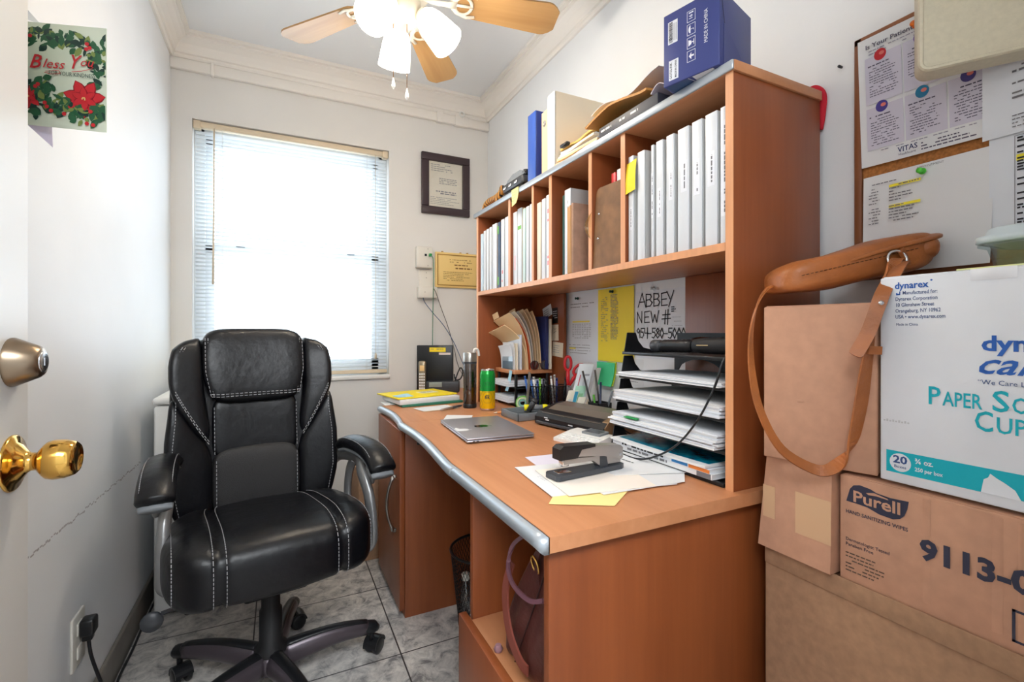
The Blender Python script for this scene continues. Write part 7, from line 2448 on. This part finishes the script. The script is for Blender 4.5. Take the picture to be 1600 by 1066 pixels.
lv = [ring(0.050, 0.072, 0.02, zz0), ring(0.054, 0.078, 0.022, zz0 + 0.003), ring(0.060, 0.086, 0.024, zz0 + 0.034), ring(0.069, 0.095, 0.026, zz0 + 0.037), ring(0.069, 0.095, 0.026, zz0 + 0.041),
      ring(0.058, 0.084, 0.024, zz0 + 0.041), ring(0.051, 0.075, 0.021, zz0 + 0.006), ring(0.047, 0.069, 0.02, zz0 + 0.004)]
n = len(lv[0])
vs = [p for r_ in lv for p in r_]
fs = [(i * n + j, i * n + (j + 1) % n, (i + 1) * n + (j + 1) % n, (i + 1) * n + j) for i in range(len(lv) - 1) for j in range(n)]
fs += [list(range(n))[::-1], [(len(lv) - 1) * n + j for j in range(n)]]
part('dish', MB().add(vs, fs, 0, True), gm2, gc2)
lv = [ring(0.066, 0.092, 0.026, zz0 + 0.0415), ring(0.071, 0.097, 0.027, zz0 + 0.043), ring(0.071, 0.097, 0.027, zz0 + 0.052), ring(0.062, 0.088, 0.024, zz0 + 0.055), ring(0.060, 0.086, 0.024, zz0 + 0.064), ring(0.054, 0.080, 0.022, zz0 + 0.067)]
vs = [p for r_ in lv for p in r_]
fs = [(i * n + j, i * n + (j + 1) % n, (i + 1) * n + (j + 1) % n, (i + 1) * n + j) for i in range(len(lv) - 1) for j in range(n)]
fs += [list(range(n))[::-1], [(len(lv) - 1) * n + j for j in range(n)]]
part('lid', MB().add(vs, fs, 0, True), mat('pale_blue_lid', (214, 228, 234), 0.3, trans=0.2), gc2)

# tan leather shoulder bag lying over the two boxes
bg_ = thing('shoulder_bag', 'tan leather shoulder bag lying on the cardboard box with its strap looping down in front', 'bag', (1.03, 0.54, 1.135))
TL = M['tan_leather']
bd = Vector((0.88, -0.47, 0)).normalized()
bp = Vector((0.47, 0.88, 0)).normalized()
bo = Vector((1.006, 0.548, 1.186))


def bag_fn(a, b, c):
    # a along the bag, b across (towards the wall), c height
    t = (a + 1) / 2
    th_ = 0.030 + 0.010 * t
    lift = 0.066 * t
    sag = 0.004 * math.sin(6 * a) * (1 - abs(b))
    p = bo + bd * (a * 0.142) + bp * (b * 0.064)
    return (p.x, p.y, bo.z - 0.010 + lift + c * th_ + sag)


bb = part('body', MB().pill(bag_fn, 4.4, 18), TL, bg_)


def flap_fn(a, b, c):
    p = bo + bd * (0.045 + a * 0.110) + bp * (b * 0.066 - 0.002)
    t = (a + 1) / 2
    return (p.x, p.y, bo.z + 0.020 + 0.058 * t + 0.006 * c + 0.006 * math.sin(3 * t) - 0.014 * max(0, -b - 0.5))


part('flap', MB().pill(flap_fn, 4.0, 12), TL, bg_)


def roll_fn(a, b, c):
    p = bo + bd * (0.118 + c * 0.026) + bp * (b * 0.066)
    return (p.x, p.y, bo.z + 0.052 + a * 0.026)


part('gusset', MB().pill(roll_fn, 2.6, 12), TL, bg_)
m = MB()
for q in range(26):
    a = -0.85 + 1.5 * q / 26
    p0 = Vector(bag_fn(a, -0.985, 0.10))
    p1 = Vector(bag_fn(a + 0.035, -0.985, 0.10))
    off = -bp * 0.0015
    m.tube([p0 + off, p1 + off], 0.0008, 4)
part('stitching', m, mat('dark_thread', (96, 56, 30), 0.7), bg_, kind='stuff')
ringc = Vector((1.010, 0.462, 1.212))
rn = Vector((-0.5, -0.8, 0.2)).normalized()
e1 = Vector((0.8, -0.5, 0)).normalized()
e2 = rn.cross(e1)
part('d_ring', MB().tube([ringc + e1 * 0.016 * math.cos(t) + e2 * 0.016 * math.sin(t) for t in [2 * PI * q / 20 for q in range(20)]], 0.0026, 8, closed=True, up=rn), M['chrome'], bg_)
part('ring_tab', MB().strap(catmull([ringc + e1 * 0.012, ringc + Vector((0.03, 0.0, 0.012)), ringc + Vector((0.055, 0.01, 0.008)), ringc + Vector((0.075, 0.025, -0.004))], 4), 0.030, 0.005, (0, 0.3, 1)), TL, bg_)
SP = catmull([(0.905, 0.606, 1.176), (0.872, 0.618, 1.166), (0.828, 0.610, 1.128), (0.806, 0.606, 1.070), (0.802, 0.600, 1.00), (0.812, 0.590, 0.93), (0.836, 0.565, 0.862), (0.872, 0.525, 0.8300), (0.888, 0.500, 0.840), (0.898, 0.480, 0.878), (0.901, 0.468, 0.94), (0.904, 0.460, 1.01), (0.906, 0.452, 1.08), (0.910, 0.450, 1.13), (0.950, 0.450, 1.180), (0.985, 0.455, 1.203), (1.005, 0.459, 1.212)], 6)
n = len(SP)
KA = [(0.0, (0.5, 0.8, 0.1)), (0.12, (0.80, 0.55, 0.2)), (0.28, (0.95, -0.25, 0.0)), (0.40, (0.7, 0.1, 0.6)), (0.50, (0.3, 0.3, 0.9)), (0.58, (0.8, -0.2, 0.5)), (0.66, (0.95, -0.30, 0.0)), (0.76, (0.90, 0.10, 0.0)), (0.86, (0.80, 0.30, 0.0)), (1.0, (0.6, -0.75, 0.0))]
KW = [(0.0, 0.014), (0.3, 0.015), (0.45, 0.020), (0.62, 0.026), (0.72, 0.024), (0.85, 0.017), (1.0, 0.017)]


def key(tab, t):
    for (t0, a0_), (t1, a1_) in zip(tab, tab[1:]):
        if t <= t1:
            f = (t - t0) / (t1 - t0)
            return Vector(a0_).lerp(Vector(a1_), f) if isinstance(a0_, tuple) else a0_ + (a1_ - a0_) * f
    return tab[-1][1]


part('strap', MB().strap(SP, [key(KW, i / (n - 1)) for i in range(n)], 0.0032, [key(KA, i / (n - 1)) for i in range(n)]), TL, bg_)
tail = catmull([(1.004, 0.452, 1.205), (0.955, 0.440, 1.183), (0.915, 0.437, 1.150), (0.897, 0.440, 1.115), (0.884, 0.446, 1.078), (0.868, 0.452, 1.050), (0.862, 0.455, 1.040)], 5)
nt2 = len(tail)
part('strap_tail', MB().strap(tail, [0.021] * (nt2 - 4) + [0.021, 0.020, 0.017, 0.009], 0.0032, (0.5, -0.8, 0.1)), TL, bg_)
part('strap_keeper', MB().strap([(0.897, 0.468, 1.050), (0.900, 0.452, 1.049), (0.913, 0.440, 1.048)], 0.014, 0.005, (0, 0, 1)), TL, bg_)
for p in ((0.931, 0.4345, 1.166), (0.9005, 0.4345, 1.128)):
    part('rivet', MB().lathe([(0.0042, 0), (0.0038, 0.002), (0.0001, 0.0032)], p, 12, axis=(-0.7, -0.6, 0.3)), M['chrome'], bg_)

# ------------------------------------------------------------------ cork board and papers
ck = thing('cork_board', 'cork notice board in a brown wooden frame on the right wall above the boxes', 'notice board', (RX, 0.36, 1.19))
ya, yb, z0, z1 = 0.617, 0.110, 1.195, 1.737
part('cork', MB().box((RX - 0.012, yb + 0.005, z0 + 0.005), (RX - 0.001, ya - 0.005, z1 - 0.005)), mat('cork', (196, 128, 66), 0.85, noise=0.25, nscale=180, bump=0.2, bscale=200), ck)
fmw = wood('board_frame_wood', (150, 92, 54), (120, 70, 40), 'z', 0.45)
for a, b, c, d_ in ((ya - 0.016, z0, ya, z1), (yb, z0, yb + 0.016, z1), (yb, z1 - 0.016, ya, z1), (yb, z0, ya, z0 + 0.016)):
    part('frame_rail', MB().box((RX - 0.018, a, b), (RX - 0.001, c, d_), 0.002), fmw, ck)
XB = RX - 0.0192
PV = [M['paper'], mat('lavender_panel', (206, 202, 216), 0.6), mat('slate_print', (84, 80, 100), 0.6), mat('faint_print', (150, 148, 162), 0.7), mat('navy_print2', (34, 44, 92), 0.5)]


def vitas(m, F, w, h):
    text(m, F, 'Is Your Patient Eligible for Hospice', 0.016, h - 0.026, 0.0095, 2, 0.0016, 0.018, width=0.205)
    lines(m, F, 0.022, h - 0.034, 0.16, 2, 0.007, 0.0022, 3, 3, 0.0016)
    for i, x in enumerate((0.014, 0.085, 0.156)):
        for j, (y, hh) in enumerate(((h - 0.150, 0.104), (0.034, 0.092))):
            sheet(m, F, x, y, 0.068, hh, 0.0002, 1, 0.0010)
            rn_ = (12, 10, 13, 16, 11, 17)[i + 3 * j]
            lines(m, F, x + 0.006, y + hh - 0.022, 0.050, 1, 0.006, 0.0026, 2, 10 + i + j * 5, 0.0016, ragged=0.2)
            lines(m, F, x + 0.008, y + hh - 0.029, 0.054, min(rn_, int((hh - 0.032) / 0.0054)), 0.0054, 0.0017, 2, 20 + i + j * 5, 0.0016, fill=0.75)
            c_ = ((196, 40, 48), (120, 90, 170), (70, 130, 190), (70, 60, 140), (28, 120, 160), (74, 66, 130))[i + 3 * j]
            if c_ not in [k_ for k_ in vc]:
                vc.append(c_)
            disc(m, F, x + 0.030, y + hh - 0.002, 0.0115, 5 + vc.index(c_), 0.0018, ry=0.0125)
            disc(m, F, x + 0.033, y + hh, 0.005, 5 + len(PVC) - 1, 0.0020, ry=0.004)
    lines(m, F, 0.04, 0.028, 0.17, 1, 0.005, 0.0018, 3, 51, 0.0016)
    text(m, F, 'VITAS', 0.070, 0.014, 0.0105, 4, 0.0016, 0.012, width=0.034)
    text(m, F, 'Healthcare', 0.071, 0.0065, 0.0050, 2, 0.0016, 0.0, width=0.030)
    lines(m, F, 0.110, 0.019, 0.085, 3, 0.0062, 0.0024, 2, 52, 0.0016)


vc = []
PVC = [(196, 40, 48), (120, 90, 170), (70, 130, 190), (70, 60, 140), (28, 120, 160), (74, 66, 130), (220, 120, 110)]
vc.extend(PVC[:6])


def pinned(name, F, w, h, label, prints, pm, curl=0.004, mm=None, kk=0.0):
    m = MB()
    m.surf(lambda u, v: F.p(w * u, h * v, 0.0006 + curl * (1 - v) ** 2 * u), 4, 8, 0, 0.0006)
    o = single(name, m, mm or M['paper'], label, 'paper', None)
    pmesh = MB()
    prints(pmesh, Fr(F.o + F.n * curl * 0.55, F.r, F.u), w, h)
    part('printed_text', pmesh, pm, o)
    return o


PVM = PV + [mat('spot_%d' % i, c, 0.5) for i, c in enumerate(PVC)]
tl = math.radians(-1.0)
F = Fr((XB, 0.600, 1.443), (0, -1, -0.02), (0, 0.03, 1))
pinned('poster', F, 0.226, 0.285, 'white poster with lavender panels reading Is Your Patient Eligible on the cork board', vitas, PVM, 0.003)
pin((XB - 0.004, 0.497, 1.702), mat('orange_pin', (240, 120, 30), 0.35), 'orange push pin at the top of the lavender panelled poster')


def referral(m, F, w, h):
    lines(m, F, 0.02, h - 0.022, 0.05, 1, 0.006, 0.0020, 3, 60, 0.0016)
    for (yy, k_) in ((h - 0.032, 1), (h - 0.075, 2)):
        sheet(m, F, 0.052, yy - 0.002, 0.055, 0.0055, 0.0002, 4, 0.0012)
        lines(m, F, 0.014, yy, 0.026, 6, 0.0062, 0.0020, 2, 61 + k_, 0.0016, ragged=0.6)
        lines(m, F, 0.052, yy, 0.055, 6, 0.0062, 0.0022, 2, 66 + k_, 0.0016, ragged=0.7)
    text(m, F, 'APPOINTMENT', 0.100, h - 0.010, 0.0040, 2, 0.0016, 0.0, width=0.044)


PR = [M['paper'], M['paper'], mat('grey_print3', (116, 116, 122), 0.7), M['ink_grey'], mat('marker_yellow', (246, 232, 60), 0.6)]
F = Fr((XB - 0.002, 0.5975, 1.205), (0, -1, 0), (0, -0.01, 1))
pinned('pinned_page', F, 0.213, 0.214, 'white referral page with two yellow highlighted lines, low on the cork board', referral, PR, 0.010, M['paper'])
pin((XB - 0.005, 0.486, 1.402), mat('neon_green_pin', (90, 210, 70), 0.35), 'bright green push pin holding the referral page')


def sched(m, F, w, h):
    for k_ in range(3):
        yy = h - 0.012 - 0.046 * k_
        for j, wd in enumerate((0.75, 0.6, 0.9, 0.55)):
            lines(m, F, 0.040, yy - 0.0085 * j, 0.10 * wd, 1, 0.008, 0.0030 if j % 2 == 0 else 0.0038, 2 if j % 2 else 3, 80 + 7 * k_ + j, 0.0016, ragged=0.1)
    lines(m, F, 0.040, 0.030, 0.09, 4, 0.0065, 0.0018, 3, 85, 0.0016)


F = Fr((XB - 0.008, 0.396, 1.428), (0, -1, 0.0), (0, 0, 1))
pinned('pinned_page', F, 0.200, 0.190, 'white appointment list above the directory page on the cork board', sched, PR, 0.003, M['paper2'])


def direct(m, F, w, h):
    t = ['FAMILY', "ABBEY'S CARDIO", None, 'SHOWERS NURSING', None, 'MYCARE PHARMACY', None, 'PACE SUICIDAL MEN', 'PLACE', 'POLARIS 708000', 'MEMORIAL INPATIENT', 'DR WAYNE FOSTER', None, None, 'LANGUAGE#', None, 'DR MICHELLE', None, None, 'ELBETH BERSON', None, 'DR.NEIL SULLIVAN', None, 'DR DEAN CHEN', 'ALLISON BLACK', None, 'DR HOUSE IND', None, 'FAR STAR HEALTH', 'CLOUD', 'DANA PHYSICIAN', 'SIMPLY HEALTH']
    rnd = random.Random(7)
    sheet(m, F, 0.036, h - 0.0505, 0.12, 0.011, 0.0002, 4, 0.0010)
    yy = h - 0.012
    for s_ in t:
        if s_:
            lines(m, F, 0.037, yy, 0.0032 * len(s_), 1, 0.005, 0.0031, 5, rnd.randint(0, 999), 0.0016, ragged=0.05, fill=1)
        yy -= 0.0051
    stroke(m, F, [(0.034, 0.0), (0.034, h - 0.006), (0.19, h - 0.006)], 0.0008, 3, 0.0012)


F = Fr((XB - 0.004, 0.388, 1.245), (0, -1, 0.0), (0, 0, 1))
pinned('pinned_page', F, 0.205, 0.185, 'white directory page with bold print and one highlighted line, beside the referral page', direct, PR + [M['ink']], 0.002, M['paper2'])

# cream plastic panel of unknown use, standing out from the wall above the cork board's edge
cp = thing('wall_panel', 'cream plastic panel of unknown use with rounded corners jutting out over the cork board', 'panel', (1.11, 0.30, 1.545))
dv_ = Vector((0.5, -0.86, 0)).normalized()
F = Fr((1.033, 0.440, 1.546), dv_, (0, 0, 1))


def rrect(w, h, r, n=5):
    out = []
    for cx_, cy_, a0_ in ((w - r, h - r, 0), (r, h - r, 90), (r, r, 180), (w - r, r, 270)):
        for q in range(n + 1):
            a = math.radians(a0_ + 90 * q / n)
            out.append((cx_ + r * math.cos(a), cy_ + r * math.sin(a)))
    return out


crm = mat('cream_abs', (216, 208, 184), 0.5, noise=0.04, nscale=120, bump=0.08, bscale=300)
loops = [(0.0, 0.0, -0.045), (0.0, 0.0, -0.004), (0.002, 0.0, 0.0), (0.006, 0.0, 0.0005), (0.008, 0.0, -0.002), (0.013, 0.0, -0.0025)]
m = MB()
vs, fs = [], []
w_, h_ = 0.285, 0.36
for e, _, d_ in loops:
    vs += [F.p(e + x, e + y, d_) for x, y in rrect(w_ - 2 * e, h_ - 2 * e, max(0.004, 0.018 - e))]
n = len(rrect(1, 1, .1))
fs = [(i * n + j, i * n + (j + 1) % n, (i + 1) * n + (j + 1) % n, (i + 1) * n + j) for i in range(len(loops) - 1) for j in range(n)]
fs += [[(len(loops) - 1) * n + j for j in range(n)], list(range(n))[::-1]]
m.add(vs, fs, 0, False)
part('cover', m, crm, cp)
part('wall_bracket', MB().box((RX - 0.055, 0.185, 1.60), (RX - 0.0005, 0.27, 1.86), 0.004), crm, cp)

# ------------------------------------------------------------------ purse in the desk's open shelf
pu = thing('handbag', 'maroon leather handbag slumped in the open shelf of the desk', 'bag', (0.56, 0.82, 0.3966))
ML = M['maroon']


def purse_fn(a, b, c):
    # a depth (x), b along y, c height
    t = (c + 1) / 2
    yw0, yw1 = 0.716, 0.954 - 0.160 * t + 0.014 * math.sin(3 * t)
    x0, x1 = 0.424 + 0.030 * t, 0.70 - 0.10 * t
    wr = 0.006 * math.sin(9 * b + 5 * t) * (1 - t)
    return (x0 + (x1 - x0) * (a + 1) / 2 + wr, yw0 + (yw1 - yw0) * (b + 1) / 2, 0.3975 + 0.290 * t)


bd_ = part('body', MB().pill(purse_fn, 8.0, 20), ML, pu)
m = MB()
for c0 in (0.1,):
    pts = [Vector(purse_fn(-1.0, -0.25 + 0.45 * (1 - q / 16), -0.9 + 1.8 * q / 16)) + Vector((-0.002, 0, 0)) for q in range(17)]
    m.tube(pts, 0.0014, 6)
part('seam', m, mat('dark_maroon', (52, 26, 24), 0.5), pu)
m = MB().lathe([(0.034, 0.0), (0.038, 0.004), (0.040, 0.022), (0.036, 0.024)], (0.490, 0.770, 0.678), 20)
part('top_trim', m, M['black'], pu)
rc = Vector((0.440, 0.792, 0.633))
part('d_ring', MB().tube([rc + Vector((-0.004 * math.sin(t), 0.013 * math.cos(t), 0.017 * math.sin(t))) for t in [2 * PI * q / 18 for q in range(18)]], 0.0024, 8, closed=True, up=(1, 0, 0)), M['brass'], pu)
part('ring_tab', MB().strap([(0.450, 0.792, 0.66), (0.442, 0.790, 0.645), (0.444, 0.789, 0.60)], 0.016, 0.004, (0, 1, 0)), ML, pu)
hd = catmull([(0.478, 0.86, 0.668), (0.440, 0.880, 0.640), (0.425, 0.880, 0.600), (0.420, 0.855, 0.578), (0.420, 0.815, 0.572), (0.420, 0.77, 0.580), (0.425, 0.735, 0.597)], 6)
part('handle', MB().strap(hd, 0.008, 0.005, (0.3, 0.2, 1)), mat('maroon_rim_highlight', (112, 74, 84), 0.4), pu)  # maroon handle with its bluish rim highlight mixed into the colour
st2 = catmull([(0.436, 0.884, 0.60), (0.424, 0.886, 0.560), (0.419, 0.880, 0.520), (0.416, 0.855, 0.475), (0.417, 0.815, 0.445), (0.420, 0.785, 0.440)], 6)
part('strap', MB().strap(st2, 0.022, 0.004, (0.1, -1, 0.3)), mat('strap_maroon', (128, 66, 54), 0.4), pu)
m = MB().lathe([(0.008, 0), (0.010, 0.006), (0.006, 0.014)], (0.421, 0.920, 0.3965), 12)
part('bag_corner', m, mat('mauve_leather', (160, 120, 128), 0.5), pu)  # the bag's mauve lower corner, built as a separate piece

# ------------------------------------------------------------------ waste bin in the knee hole
wb = thing('waste_bin', 'black wire mesh waste bin under the desk', 'bin', (0.69, 1.625, 0))
cx, cy, r0, r1, hh = 0.690, 1.625, 0.098, 0.128, 0.275
wm_ = MB()
nv = 56
for i in range(nv):
    for s_ in (1, -1):
        pts = []
        for j in range(9):
            a = 2 * PI * i / nv + s_ * j * 0.13
            r_ = r0 + (r1 - r0) * j / 8
            pts.append((cx + r_ * math.cos(a), cy + r_ * math.sin(a), 0.006 + (hh - 0.008) * j / 8))
        wm_.tube(pts, 0.0011, 3, cap=False)
part('mesh_wall', wm_, cupm, wb)
part('rim', MB().tube([(cx + r1 * math.cos(2 * PI * q / 40), cy + r1 * math.sin(2 * PI * q / 40), hh) for q in range(40)], 0.005, 8, closed=True), M['black'], wb)
part('base', MB().lathe([(r0 - 0.002, 0.0), (r0 + 0.003, 0.003), (r0 + 0.003, 0.012), (r0 - 0.004, 0.012)], (cx, cy, 0), 36), M['black'], wb)
bt = thing('water_bottle', 'empty plastic bottle with a pale cap lying in the waste bin', 'bottle', (0.66, 1.60, 0.05))
m = MB().lathe([(0.020, 0), (0.030, 0.006), (0.030, 0.09), (0.026, 0.12), (0.013, 0.150), (0.012, 0.158)], (0.632, 1.630, 0.016), 20, axis=(-0.10, 0.02, 1))
part('bottle', m, glass_mat('pet_plastic', (226, 232, 236), 0.3), bt)
part('cap', MB().lathe([(0.015, 0.155), (0.015, 0.176), (0.013, 0.178)], (0.632, 1.630, 0.016), 18, axis=(-0.10, 0.02, 1)), M['offwhite'], bt)
rnd = random.Random(9)


def bagf(a, b, c):
    k_ = 1 + 0.12 * math.sin(7 * a + 5 * c) * math.cos(6 * b)
    return (0.712 + 0.045 * a * k_, 1.612 + 0.056 * b * k_, 0.080 + 0.056 * c * k_)


single('plastic_bag', MB().pill(bagf, 2.4, 12), mat('crumpled_white_plastic', (206, 208, 212), 0.3), 'crumpled white plastic bag in the mesh waste bin', 'bag')
